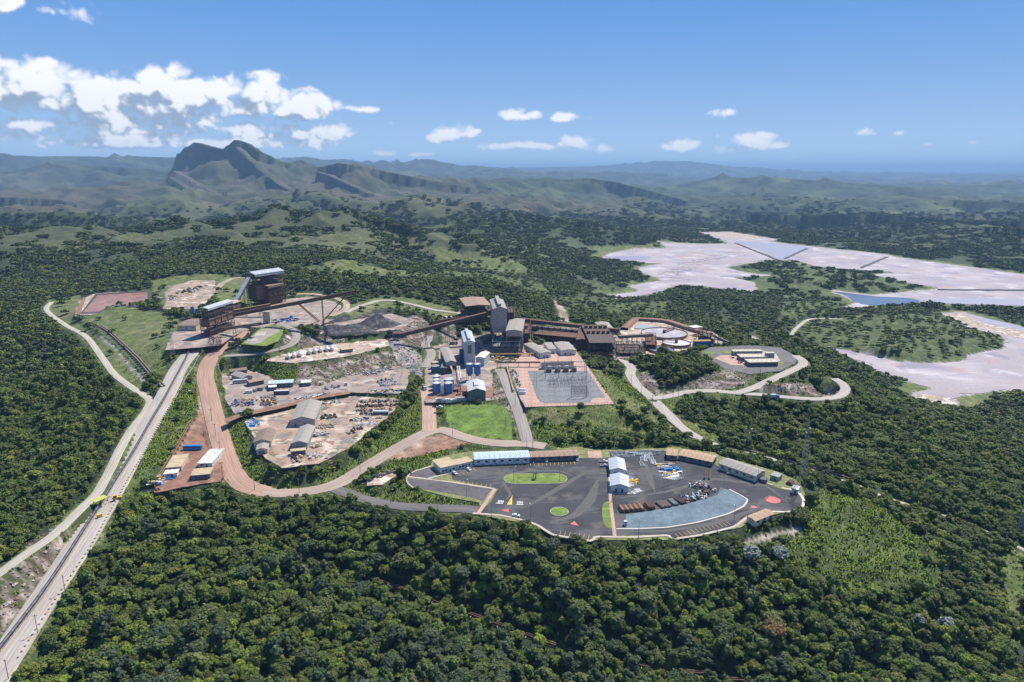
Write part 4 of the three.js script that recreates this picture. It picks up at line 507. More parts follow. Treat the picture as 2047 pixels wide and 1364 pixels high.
// ---------- made ground ----------
const rough = (ps, step = 5, amp = 1.2) => { const out = []; ps.forEach((a, k) => { const b = ps[(k + 1) % ps.length], L = Math.hypot(b[0] - a[0], b[1] - a[1]), n = Math.max(1, Math.round(L / step)); for (let m = 0; m < n; m++) { const x = mix(a[0], b[0], m / n), z = mix(a[1], b[1], m / n); out.push([x + noise(x / 11, z / 11) * amp, z + noise(x / 11 + 40, z / 11) * amp]); } }); return out; };
function soilTexture(N, palette, f0, streak = 0) {
  const d = new Uint8Array(N * N * 4), per = (x, y, f, o) => { // periodic by blending
    const s = x / N, t = y / N, F = (a, b) => fbm(a * f + o, b * f + o * 0.7, 5); const a = s < 0.85 ? F(s, t) : mix(F(s, t), F(s - 1, t), sstep(0.85, 1, s)); return t < 0.85 ? a : mix(a, s < 0.85 ? F(s, t - 1) : mix(F(s, t - 1), F(s - 1, t - 1), sstep(0.85, 1, s)), sstep(0.85, 1, t)); };
  for (let j = 0; j < N; j++) for (let i = 0; i < N; i++) {
    let c = palette[0]; for (let k = 1; k < palette.length; k++) { const [r, g, b, lo, hi] = palette[k], n = per(i, j, f0 * (1 + k * 0.6), k * 31) + (streak ? streak * noise(i / 70 + k, j / 7 + 2.5 * noise(i / 120, j / 120 + k)) * 0.22 : 0); c = mix3(c, [r, g, b], sstep(lo, hi, n)); }
    const v = 0.86 + 0.28 * rnd() * rnd() + 0.1 * noise(i / 3.1, j / 3.1), o = (j * N + i) * 4; for (let q = 0; q < 3; q++) d[o + q] = clamp(Math.round(255 * Math.pow(clamp(c[q] * v, 0, 1), 1 / 2.2)), 0, 255); d[o + 3] = 255;
  }
  const t = new THREE.DataTexture(d, N, N); t.wrapS = t.wrapT = THREE.RepeatWrapping; t.magFilter = THREE.LinearFilter; t.colorSpace = THREE.SRGBColorSpace; t.needsUpdate = true; return t;
}
const soilMat = (t, metres, o = {}) => { const c = t.clone(); c.repeat.set(1 / metres, 1 / metres); return new THREE.MeshStandardMaterial({ map: c, roughness: 0.95, side: THREE.DoubleSide, ...o }); };
const texYard = soilTexture(768, [[0.4, 0.28, 0.2], [0.6, 0.49, 0.39, -0.05, 0.3], [0.24, 0.21, 0.19, 0.02, 0.3], [0.3, 0.16, 0.1, 0.12, 0.34], [0.13, 0.15, 0.06, 0.2, 0.36]], 9, 0.6);
const texGrey = soilTexture(768, [[0.34, 0.27, 0.225], [0.48, 0.39, 0.32, 0, 0.3], [0.2, 0.17, 0.155, 0.04, 0.3], [0.36, 0.19, 0.12, 0.1, 0.34]], 9, 0.6);
const texLot = soilTexture(768, [[0.052, 0.052, 0.057], [0.105, 0.1, 0.098, -0.02, 0.34], [0.036, 0.036, 0.04, 0.05, 0.3], [0.12, 0.105, 0.092, 0.16, 0.5]], 5, 0.9);
const texTail = soilTexture(1024, [[0.4, 0.335, 0.33], [0.5, 0.43, 0.42, -0.25, 0.4], [0.33, 0.29, 0.34, 0.0, 0.45], [0.44, 0.32, 0.28, 0.05, 0.45], [0.58, 0.52, 0.51, 0.12, 0.5], [0.3, 0.26, 0.28, 0.22, 0.45]], 4, 0.8);
const texOre = soilTexture(512, [[0.05, 0.047, 0.05], [0.11, 0.1, 0.1, 0, 0.3], [0.2, 0.16, 0.14, 0.15, 0.35]], 9, 0.6);
Object.assign(MAT, { yard: soilMat(texYard, 230), greyYard: soilMat(texGrey, 210), lot: soilMat(texLot, 190), tail: soilMat(texTail, 820, { color: lin(0.98, 1.0, 1.04) }), ore: soilMat(texOre, 90), paleYard: soilMat(texYard, 160, { color: lin(1.25, 1.3, 1.35) }) });
const padMat = { lot: 'dryLawn', pull: 'paleYard', barracks: 'oldAsphalt', crusher: 'greyYard', clearing: 'yard', pads: 'lawn', tanks: 'paleYard', stock: 'greyYard', yardup: 'greyYard', yardlow: 'yard', plant: 'greyYard', substation: 'paving', process: 'greyYard', thickener: 'paleYard', redpond: 'paleYard', huts: 'redEarth' };
const padName = { lot: 'car_park_terrace', pull: 'gravel_pullout', barracks: 'office_terrace', crusher: 'crusher_terrace', clearing: 'upper_clearing', pads: 'grass_terrace', tanks: 'tank_terrace', stock: 'stockpile_terrace', yardup: 'upper_yard', yardlow: 'lower_yard', plant: 'plant_yard', substation: 'substation_yard', process: 'process_terrace', thickener: 'thickener_terrace', redpond: 'pond_terrace', huts: 'hut_yard' };
for (const [n, e, p] of PLATFORMS) sheet(padName[n], n === 'lot' || n === 'substation' || n === 'pads' ? p : rough(p), e, MAT[padMat[n]], { thick: 0.5 });
// car park
const lotEdge = [[-47.6,-410],[-24.5,-422.5],[-25.6,-428.9],[12.4,-430.6],[46.5,-432.3],[61.1,-431.4],[66.8,-433.1],[69.2,-443.4],[107.8,-444.3],[114.8,-435.6],[134.5,-424.1],[137.5,-416.9],[153.2,-400.3],[162,-389.7],[166,-385.5],[171.7,-382.8],[173.5,-378.2],[172.7,-371.1],[169.3,-363.6],[163.5,-358.7],[157.3,-357.5],[149.2,-358.1],[139.4,-354],[131.9,-350.5],[127.5,-345.4],[121.7,-340.4],[101.5,-331.9],[85.7,-327.8],[83.9,-331.4],[44.6,-329.8],[42,-325.7],[22.8,-331.9],[14.3,-342.1],[7.4,-347.1],[-6.7,-354],[-19.6,-355.2],[-12.6,-368.5],[-8.5,-386.2],[-37.5,-398.1],[-38.8,-405.5]];
sheet('car_park_asphalt', lotEdge, 0.05, MAT.lot, { thick: 0.2 });
sheet('gravel_apron', [[-66.9,-404.3],[-63.9,-410],[-53.7,-417.3],[-48.5,-407],[-53.3,-400.7]], 0.09, MAT.brownGravel, { thick: 0.2 });
sheet('gravel_apron', [[-66.7,-400.3],[-51.6,-396.7],[-35.5,-393.1],[-12.5,-385.5],[-17.1,-370],[-27.6,-376.2],[-46.6,-382.8],[-60.8,-387.6],[-65.1,-393.9]], 0.09, MAT.brownGravel, { thick: 0.2 });
sheet('blue_gravel', [[65.1,-353.4],[85.3,-359.3],[101.7,-365.4],[116.7,-373],[124.3,-377.8],[129,-387.6],[133.1,-383.5],[139.6,-371.7],[134.9,-364.2],[123.5,-355.2],[103.4,-345.4],[85.2,-339.9],[68.1,-337.9],[62,-337.7]], 0.1, MAT.blueGravel, { thick: 0.2 });
sheet('gravel_apron', [[58.3,-353.4],[65.1,-353.5],[62,-337.7],[56.8,-337.7]], 0.11, MAT.brownGravel, { thick: 0.2 });
sheet('grass_strip', spline2([[53.6,-366],[56,-368.5],[58,-367.9],[55,-337.7],[52.7,-337.7],[51.1,-342.1]], 4), 0.2, MAT.lawn, { thick: 0.25 });
sheet('grass_strip', [[-50.4,-399.6],[-42.1,-406.2],[-38.3,-400.3],[-38.3,-396],[-45.4,-398.1]], 0.16, MAT.dryLawn, { thick: 0.2 });
const ring = (cx, cz, rx, rz, n = 40) => [...Array(n)].map((_, k) => [cx + rx * Math.cos(k / n * 6.2832), cz + rz * Math.sin(k / n * 6.2832)]);
const stadium = (a, b, r) => { const out = [], d = Math.atan2(b[2] - a[2], b[0] - a[0]); for (let k = 0; k <= 16; k++) { const t = d + Math.PI / 2 + Math.PI * k / 16; out.push([a[0] + r * Math.cos(t), a[2] + r * Math.sin(t)]); } for (let k = 0; k <= 16; k++) { const t = d - Math.PI / 2 + Math.PI * k / 16; out.push([b[0] + r * Math.cos(t), b[2] + r * Math.sin(t)]); } return out; };
{ const a = [2.1,0,-399.9], b = [27.8,0,-400.3]; sheet('kerb', stadium(a, b, 7.4), 0.17, MAT.concrete, { thick: 0.2 }); sheet('oval_lawn', stadium(a, b, 7.1), 0.21, MAT.lawn, { thick: 0.2 });
  const c = [27.2,0,-356.9]; sheet('kerb', ring(c[0], c[2], 5.3, 5.3), 0.17, MAT.concrete, { thick: 0.2 }); sheet('round_lawn', ring(c[0], c[2], 5, 5), 0.21, MAT.lawn, { thick: 0.2 }); }
const paintW = M(0.75, 0.75, 0.72, { roughness: 0.7, grain: 'asphalt', metres: 6 }), paintY = M(0.72, 0.45, 0.06, { roughness: 0.7, grain: 'asphalt', metres: 6 }), paintR = M(0.62, 0.13, 0.11, { roughness: 0.7, grain: 'asphalt', metres: 9 });
{ const c = [155.2,0,-371.3]; sheet('red_circle_marking', ring(c[0], c[2], 4.4, 4.4), 0.056, paintR, { thick: 0.004 }); }
for (const t of [[[-6.5,-358.1],[-1.9,-360.2],[-2,-355.8]], [[32.2,-342.3],[34.8,-345.6],[36.8,-340.6]], [[138.1,-361.1],[141.3,-364.2],[143,-361.1]]]) sheet('red_arrow_marking', t, 0.14, paintR, { thick: 0.006 });
sheet('yellow_triangle_marking', [[-3.1,-365.1],[0,-365.1],[0.3,-377.1]], 0.056, paintY, { thick: 0.004 });
const toPath = (ps, e) => { const c = new THREE.CatmullRomCurve3(ps.map(([x, z]) => new THREE.Vector3(x, e, z)), false, 'catmullrom', 0.2); return c.getSpacedPoints(Math.max(3, Math.round(c.getLength() / 2.5))); };
function kerb(name, ps, w, e, mat, thick = 0.25) { return tag(mesh(name, ribbonGeo(toPath(ps, e), w, 0, thick), mat), null, null, null, 'structure'); }
kerb('footway', [[-66.7,-402.9],[-51.8,-398.5],[-37.2,-394.6],[-10.9,-385.5]], 1.6, 0.2, MAT.concrete);
kerb('footway', [[-53.3,-400.3],[-46.1,-404.7],[-38.5,-410],[-25,-419.3]], 1.6, 0.21, MAT.concrete);
kerb('footway', [[-10.6,-385.5],[-15.2,-368.5],[-19.5,-354]], 2.2, 0.22, MAT.paving);
kerb('footway', [[-61,-386.9],[-65.7,-393.9],[-67,-400.3],[-66.7,-404.7],[-63.7,-410.7],[-53.5,-418.5]], 1, 0.2, MAT.concrete);
kerb('footway', [[-22.4,-354.6],[-6.7,-352.2],[7.4,-346],[14.2,-341],[22.2,-330.9],[41.9,-324.7],[44.8,-328.8],[63.7,-328.3],[83.6,-330.3],[85.4,-326.5],[101.2,-330.6],[121.6,-339.1],[127.8,-344.9],[132.6,-349.9]], 1.7, 0.2, MAT.concrete);
kerb('footway', [[148.7,-356.9],[157.3,-356.1],[163.9,-358.1],[169.6,-363],[173.4,-371.1],[174.4,-378.8],[172.2,-384.2],[166.5,-386.9]], 1.5, 0.2, M(0.62, 0.55, 0.46));
kerb('footway', [[57,-337.2],[67.9,-337.2],[85,-338.8],[103.2,-344.3],[123.1,-354],[134.9,-363],[140.2,-371.7],[133.5,-384.9]], 1, 0.21, M(0.62, 0.56, 0.48));
kerb('footway', [[59.7,-380.8],[57.9,-364.8],[56,-341.5],[55,-329.3]], 2, 0.22, MAT.paving);
kerb('footway', [[162.3,-390.3],[158.1,-396],[153.5,-401]], 1.2, 0.2, MAT.concrete);
kerb('footway', [[-25.5,-428.1],[-8,-429.4],[12.4,-431],[46.6,-432.7]], 1.6, 0.2, MAT.paving);
kerb('footway', [[63.1,-407],[59.6,-380.2],[72.4,-379.5]], 1.4, 0.23, MAT.concrete);
sheet('concrete_pad', [[52.9,-444.3],[62.4,-444.3],[61.5,-432.3],[52,-432.3]], 0.18, MAT.paving, { thick: 0.3 });
const dust = M(0.12, 0.112, 0.104, { grain: 'streak', metres: 9 });
[[[[57.8,-413],[47.5,-409.2],[29.8,-387.6],[10.7,-364.8],[4.8,-359.9]], 3], [[[54.3,-398.1],[46.5,-371.1],[36,-352.8],[21.3,-343.7]], 5], [[[-7.3,-387.6],[-4.2,-394.6],[-0.5,-407],[11.9,-411.5],[31.5,-411.5],[40.4,-401.8]], 2.4], [[[-4,-371.1],[-1.1,-377.5],[-3.6,-387.6],[-6.2,-396.7]], 2], [[[58.7,-334],[83.3,-335.1],[109.9,-342.6],[137.1,-357.5],[156,-377.5]], 2.6], [[[64.8,-373.6],[93.4,-381.5],[118.1,-393.9],[129.2,-399.6],[157.3,-389.7],[163,-368.5]], 2.6], [[[89.5,-424.9],[87.6,-398.1],[87.3,-381.5]], 3.4]].forEach(([p, w], k) => tag(mesh('dust_track', ribbonGeo(toPath(p, 0.054 + k * 0.004), (u) => w * (0.25 + Math.sin(u * 3.14)), 0, 0.003), dust), null, null, null, 'structure'));
const bayMarks = [];
function bays(A, B, n) { for (let k = 0; k < n; k++) { const t = k / (n - 1), a = [mix(A[0][0], B[0][0], t), mix(A[0][1], B[0][1], t)], b = [mix(A[1][0], B[1][0], t), mix(A[1][1], B[1][1], t)], dx = b[0] - a[0], dz = b[1] - a[1], l = Math.hypot(dx, dz), px = -dz / l * 0.09, pz = dx / l * 0.09; sheet('bay_line_marking', [[a[0] - px, a[1] - pz], [b[0] - px, b[1] - pz], [b[0] + px, b[1] + pz], [a[0] + px, a[1] + pz]], 0.056, paintY, { thick: 0.004 }); } }
bays([[-13,-426.9],[-11.9,-419.3]], [[41.8,-428.9],[42,-421.7]], 21);
bays([[-35.3,-408.5],[-32.9,-404]], [[-25.5,-416.1],[-23.6,-411.5]], 5);
bays([[-33,-397.4],[-34.1,-393.1]], [[-13,-391.7],[-13.9,-386.9]], 8);
bays([[26.6,-335.1],[25.7,-330.9]], [[41.6,-331.1],[40.5,-326.5]], 7);
bays([[87.9,-332.7],[89.2,-328.5]], [[119.4,-346.5],[120.9,-341.5]], 14);
bays([[59.6,-427.3],[65.5,-426.5]], [[57.2,-408.5],[62.9,-407.7]], 5);
// stop lettering on the road
{ const { FontLoader } = await import('three/addons/loaders/FontLoader.js'), font = await new FontLoader().loadAsync('fonts/droid/droid_sans_bold.typeface.json');
  const word = (x, z, turn) => { const g = new THREE.ExtrudeGeometry(font.generateShapes('PARE', 1.5), { depth: 0.004, bevelEnabled: false, curveSegments: 3 }); g.computeBoundingBox(); g.translate(-g.boundingBox.max.x / 2, 0, 0); g.scale(0.72, 2.1, 1); g.rotateX(-Math.PI / 2); g.rotateY(turn); g.translate(x, 0.056, z); tag(mesh('stop_lettering', g, paintW), null, null, null, 'structure'); };
  const a = [-6.7,0,-370.7], b = [4.7,0,-369.5]; word(a[0], a[2], Math.PI); word(b[0], b[2], Math.PI);
  sheet('stop_line_marking', [[-9.6,-367.3],[-5.4,-366.9],[-5.4,-366.3],[-9.6,-366.7]], 0.056, paintW, { thick: 0.004 }); sheet('stop_line_marking', [[2.3,-365.5],[6.8,-365.5],[6.7,-364.9],[2.3,-364.9]], 0.056, paintW, { thick: 0.004 });
  const t2 = font.generateShapes('PARE', 1.2); void t2; }
// substation, office terrace, yards
sheet('substation_gravel', [[14.4,-596.9],[69,-596.9],[71.2,-572.3],[75,-522],[64.8,-520.7],[61.6,-509.7],[26.1,-508.5],[22.3,-512.1],[19.9,-522]], 13.06, MAT.gravel, { thick: 0.2 });
sheet('grey_paving', [[-3.5,-608.3],[3,-608.3],[9.7,-513.3],[10.3,-501.5],[7,-515.8]], 13.05, MAT.greyRoad, { thick: 0.2 });
sheet('red_paving', [[198.2,-645],[206.9,-654.4],[219.9,-656.3],[221.2,-652.5],[226.4,-618.5],[218.9,-618.5],[207.1,-620.2]], 12.06, MAT.paving, { thick: 0.2 });
{ const a = [199.6,12,-664], b = [218.6,12,-666.7]; sheet('round_lawn', ring(a[0], a[2], 5.5, 5.5), 12.14, MAT.lawn, { thick: 0.2 }); sheet('round_lawn', ring(b[0], b[2], 6, 5), 12.14, MAT.lawn, { thick: 0.2 }); }
sheet('office_lawn', [[223.9,-616.8],[227.2,-623.6],[252.9,-623.6],[257.1,-632.4],[259.6,-628.9],[256.9,-621.9],[252.8,-618.5]], 12.12, MAT.lawn, { thick: 0.2 });
sheet('office_concrete', [[223.6,-669.8],[257.9,-671.8],[264.7,-660.1],[258.8,-634.2],[226.9,-625.4]], 12.08, MAT.concrete, { thick: 0.2 });
sheet('concrete_pad', [[-256.8,-649.7],[-249.6,-652.8],[-255.4,-662.1],[-259.2,-660]], 28.06, MAT.concrete, { thick: 0.2 }); sheet('concrete_pad', [[-260.5,-670.6],[-250.9,-675],[-254.6,-688.3],[-263.1,-686]], 28.06, MAT.concrete, { thick: 0.2 });
sheet('grey_paving', [[-260.4,-643.7],[-263.9,-699.8],[-252,-711.6],[-241.6,-692.8],[-242.3,-679.4],[-245.4,-666.4],[-243.6,-645.7],[-249.2,-635.8]], 28.03, MAT.greyRoad, { thick: 0.2 });
sheet('yard_gravel', rough([[-257.7,-588.6],[-239.3,-573.8],[-197.2,-552.8],[-175.2,-565.2],[-162.8,-551.5],[-187.5,-523.3],[-213.6,-502.2],[-233.9,-533.3]]), 7.05, MAT.greyYard, { thick: 0.2 });
sheet('red_lane', [[-218.7,-488.9],[-211.6,-502.2],[-186.7,-520.9],[-161.3,-546.2],[-138.6,-556.9],[-137,-550.2],[-158.8,-537.1],[-183.9,-512.6],[-208.2,-493.3],[-213.7,-480.5]], 7.09, MAT.redEarth, { thick: 0.25 });
sheet('plant_concrete', [[-69.7,-527],[-15.7,-529.5],[-16.5,-557.4],[-27.5,-564.4],[-61.4,-557.4],[-73.4,-550.5]], 10.06, MAT.redEarth, { thick: 0.2 });
// red pond with its liner
{ const e = 22; sheet('pond_liner', [[-522.2,-808.8],[-585.9,-946.9],[-524.9,-975.8],[-463.4,-859.1],[-485.8,-850.9],[-510.5,-857.5],[-502.1,-811.8]], e + 0.25, M(0.05, 0.05, 0.055), { thick: 0.6 });
  const w = new THREE.MeshPhysicalMaterial({ color: lin(0.56, 0.25, 0.12), roughness: 0.3, side: THREE.DoubleSide }); const t = TEX.ground.clone(); t.repeat.set(1 / 60, 1 / 60); w.map = t;
  sheet('pond_water', [[-524,-817.8],[-576,-935],[-520.1,-961.2],[-470.3,-867.5],[-491.2,-860.8],[-516.2,-867.5],[-507.5,-820.8]], e + 0.3, w, { thick: 0.1 });
  sheet('pond_dam', [[-523.9,-800],[-583.8,-915.8],[-580.4,-915.8],[-520.3,-805.8]], e + 0.9, MAT.redEarth, { thick: 1.2 }); }
// tailings lake
for (const [n, e, p] of PONDS) { const c = rough(spline2(p, 6), 9, 9); sheet('tailings_lake', c, e + 0.5, MAT.tail, { thick: 1 }); }
const lakeWater = new THREE.MeshPhysicalMaterial({ color: lin(0.3, 0.28, 0.34), roughness: 0.4, side: THREE.DoubleSide });
const clearWater = new THREE.MeshPhysicalMaterial({ color: lin(0.13, 0.15, 0.19), roughness: 0.15, side: THREE.DoubleSide });
sheet('lake_water', rough(spline2([[709.2,-1497.9],[731.1,-1478.6],[774.7,-1435.5],[835.9,-1411.9],[837.2,-1377.9],[712.8,-1334.9],[700.6,-1366.9],[716.4,-1447.6]], 4), 9, 3), -69.35, clearWater, { thick: 0.2 });
sheet('lake_water', rough(spline2([[849.3,-2611.3],[931.1,-2573.7],[1008.2,-2484.2],[1033.6,-2352.9],[909.1,-2193],[815.2,-2065],[827.8,-2234.5],[846.1,-2433.3]], 4), 12, 4), -69.35, lakeWater, { thick: 0.2 });
sheet('lake_water', rough(spline2([[850.3,-1400.4],[940.9,-1411.9],[1020.8,-1406.1],[1071,-1389],[1027.2,-1329.7],[938.6,-1345.4],[864.9,-1356]], 4), 12, 4), -69.33, lakeWater, { thick: 0.2 });
sheet('lake_water', rough(spline2([[848.9,-1224.4],[864.8,-1194.1],[874.5,-1133.9],[850.1,-1100.4],[839.9,-1145.5],[836.8,-1185.7]], 4), 9, 3), -69.35, lakeWater, { thick: 0.2 });
sheet('lake_water', rough(spline2([[277.9,-2089.4],[339.3,-2140],[433.3,-2140],[403.4,-2065],[322.3,-2029.4]], 4), 9, 3), -69.35, lakeWater, { thick: 0.2 });
sheet('pale_sandbank', rough(spline2([[478.9,-774.9],[500.3,-776.8],[515,-761.9],[498.7,-730.4],[463.9,-722.1]], 4), 6, 3), -69.3, MAT.paleYard, { thick: 0.2 });
sheet('pale_sandbank', rough(spline2([[805,-1242.3],[843.4,-1251.5],[824.1,-1173.4],[843.1,-1137.7],[850.1,-1100.4],[819.6,-1058.6],[800.4,-1100.4],[788.3,-1145.5],[795.9,-1177.5]], 4), 8, 3), -69.34, MAT.paleYard, { thick: 0.2 });
sheet('pale_sandbank', rough(spline2([[840.5,-2955.6],[940.4,-2980.1],[1001.5,-2773.1],[942.7,-2689.8],[860.3,-2773.1]], 4), 8, 3), -69.34, MAT.paleYard, { thick: 0.2 });
for (const [a, b] of [[[825.8,-69,-2537.1], [795.6,-69,-2029.4]], [[832,-69,-2077.1], [1014.7,-69,-2352.9]], [[959.4,-69,-1867.7], [1160.9,-69,-2114.4]], [[959,-69,-1514.3], [1158.4,-69,-1507.7]]]) { const A = new THREE.Vector3(...a), B = new THREE.Vector3(...b), l = A.distanceTo(B), path = [...Array(20)].map((_, k) => A.clone().lerp(B, k / 19).add(new THREE.Vector3(noise(k, l), 0, noise(l, k)).multiplyScalar(3))); tag(mesh('causeway', ribbonGeo(path, 9, 1.2, 1.8), M(0.11, 0.1, 0.1, { grain: 'ground', metres: 30 })), null, null, null, 'structure'); }
// drying cracks: shallow channels of dark silt banks on the lake
{ const silt = M(0.17, 0.13, 0.14), P = [[374.7,-1655.3],[422.1,-1782.2],[485.3,-1877.7],[540.9,-1983.7],[626,-2101.8],[729.7,-2234.5]]; for (let k = 0; k < 16; k++) { const t = k / 15 * (P.length - 1.01), i = Math.floor(t), x = mix(P[i][0], P[i + 1][0], t - i), z = mix(P[i][1], P[i + 1][1], t - i), path = [...Array(8)].map((_, m) => new THREE.Vector3(x + (m - 4) * rr(6, 11) + noise(m, k) * 14, -69.45, z + noise(m * 0.7 + 9, k * 1.7) * 26 + rr(-16, 16) * (m === 0))); tag(mesh('silt_bank', ribbonGeo(path, rr(2, 4.5), 0.25, 0.8), silt), null, null, null, 'structure'); } }
console.log('ground');
// ---------- builders ----------
const V3 = (x, y, z) => new THREE.Vector3(x, y, z);
const fitUV = (g) => { const p = g.attributes.position, n = g.attributes.normal, uv = new Float32Array(p.count * 2); for (let k = 0; k < p.count; k++) { const ax = Math.abs(n.getX(k)), ay = Math.abs(n.getY(k)), az = Math.abs(n.getZ(k)); uv[2 * k] = ax > ay && ax > az ? p.getZ(k) : p.getX(k); uv[2 * k + 1] = ay > ax && ay > az ? p.getZ(k) : p.getY(k); } g.setAttribute('uv', new THREE.BufferAttribute(uv, 2)); return g; };
const bx = (w, h, d, x = 0, y = 0, z = 0, ry = 0) => { const g = new THREE.BoxGeometry(w, h, d); if (ry) g.rotateY(ry); g.translate(x, y + h / 2, z); return fitUV(g); };
const bar = (a, b, t = 0.3, t2) => { const d = b.clone().sub(a), g = new THREE.BoxGeometry(t, d.length(), t2 ?? t); g.applyQuaternion(new THREE.Quaternion().setFromUnitVectors(V3(0, 1, 0), d.clone().normalize())); g.translate((a.x + b.x) / 2, (a.y + b.y) / 2, (a.z + b.z) / 2); return fitUV(g); };
const rod = (a, b, r, n = 8) => { const d = b.clone().sub(a), g = new THREE.CylinderGeometry(r, r, d.length(), n); g.applyQuaternion(new THREE.Quaternion().setFromUnitVectors(V3(0, 1, 0), d.clone().normalize())); g.translate((a.x + b.x) / 2, (a.y + b.y) / 2, (a.z + b.z) / 2); return g; };
const cyl = (r0, r1, h, x, y, z, n = 20) => { const g = new THREE.CylinderGeometry(r1, r0, h, n); g.translate(x, y + h / 2, z); return g; };
const merge = (gs) => mergeGeometries(gs.map((g) => { const q = g.index ? g.toNonIndexed() : g; for (const k of Object.keys(q.attributes)) if (!['position', 'normal', 'uv'].includes(k)) q.deleteAttribute(k); return q; }));
const mk = (r, g, b, grain, metres, o) => M(r, g, b, { grain, metres, ...o });
const S = {
  white: mk(0.72, 0.7, 0.66, 'rust', 9), cream: mk(0.6, 0.53, 0.4, 'rust', 9), grey: mk(0.36, 0.36, 0.36, 'rust', 8), dgrey: mk(0.17, 0.18, 0.19, 'rust', 7), conc: mk(0.42, 0.39, 0.36, 'asphalt', 9), rust: mk(0.17, 0.085, 0.055, 'rust', 6), brown: mk(0.27, 0.19, 0.145, 'streak', 9), tan: mk(0.56, 0.43, 0.26, 'streak', 12), orange: mk(0.48, 0.32, 0.2, 'streak', 12), rustroof: mk(0.38, 0.25, 0.18, 'streak', 12), fibre: mk(0.38, 0.34, 0.29, 'streak', 10), blueroof: mk(0.52, 0.62, 0.74, 'streak', 14), zinc: mk(0.5, 0.52, 0.55, 'streak', 12, { roughness: 0.55 }), clad: mk(0.36, 0.31, 0.28, 'streak', 7), cladW: mk(0.55, 0.56, 0.54, 'streak', 7), green: mk(0.15, 0.19, 0.16, 'rust', 8), brick: mk(0.3, 0.16, 0.12, 'rust', 6), steel: mk(0.12, 0.085, 0.07, 'rust', 4), dark: mk(0.09, 0.08, 0.075, 'rust', 5), yellow: mk(0.7, 0.45, 0.04), yellowrust: mk(0.42, 0.28, 0.12, 'rust', 5), blue: mk(0.05, 0.15, 0.32, 'rust', 8), blueT: mk(0.1, 0.24, 0.46, 'rust', 9), teal: mk(0.04, 0.16, 0.2, 'rust', 6), glass: mk(0.03, 0.04, 0.05, undefined, 1, { roughness: 0.12 }), door: mk(0.14, 0.11, 0.1), rubber: mk(0.02, 0.02, 0.022), silver: mk(0.65, 0.65, 0.66, undefined, 1, { roughness: 0.35, metalness: 0.3 }), pipe: mk(0.24, 0.12, 0.07, 'rust', 4), pipeD: mk(0.1, 0.07, 0.08, 'rust', 4), lime: mk(0.5, 0.5, 0.12), pine: mk(0.3, 0.26, 0.2, 'streak', 3), bluePlastic: mk(0.03, 0.2, 0.5),
};
function openings(t, w, h, d, o) { // windows and doors on the long faces
  const n = o.windows ?? Math.floor(w / 3.5), every = w / (n + 1);
  for (let k = 1; k <= n; k++) for (const s of [1, -1]) { const x = -w / 2 + k * every; if (s === 1 && o.doors?.some((q) => Math.abs(q * w - x) < 1.5)) continue; const win = mesh('window', bx(1.5, 1.1, 0.1, x, Math.min(h * 0.45, 1.3), s * (d / 2 + 0.02)), S.glass, t); mesh('sill', bx(1.7, 0.1, 0.25, x, Math.min(h * 0.45, 1.3) - 0.1, s * (d / 2 + 0.08)), S.conc, win); }
  for (const q of o.doors || []) { const dw = o.doorWidth || 1.1, dh = Math.min(h * 0.8, o.doorHeight || 2.2), dr = mesh('door', bx(dw, dh, 0.12, q * w, 0.02, d / 2 + 0.03), S.door, t); mesh('lintel', bx(dw + 0.4, 0.15, 0.2, q * w, dh + 0.04, d / 2 + 0.06), S.conc, dr); }
}
function flatBuilding(name, label, cat, [x, z, a, w, d], e, h, o = {}) {
  const t = thing(name, label, cat, [x, e, z], a, o.group); mesh('wall', merge([bx(w, h + 0.6, d, 0, -0.6), ...(o.wing ? [bx(...o.wing)] : [])]), o.wall || S.white, t);
  const ov = o.over ?? 0.5; const r = mesh('roof', bx(w + 2 * ov, 0.25, d + 2 * ov, 0, 0.003), o.roof || S.fibre, t); r.position.y = h; if (o.pitch) r.rotation.x = o.pitch;
  if (!o.plain) mesh('fascia', merge([bx(w + 2 * ov + 0.1, 0.35, 0.12, 0, h - 0.12, d / 2 + ov + 0.07), bx(w + 2 * ov + 0.1, 0.35, 0.12, 0, h - 0.12, -d / 2 - ov - 0.07)]), o.trim || S.conc, t);
  openings(t, w, h, d, { doors: [0.1], ...o }); return t;
}
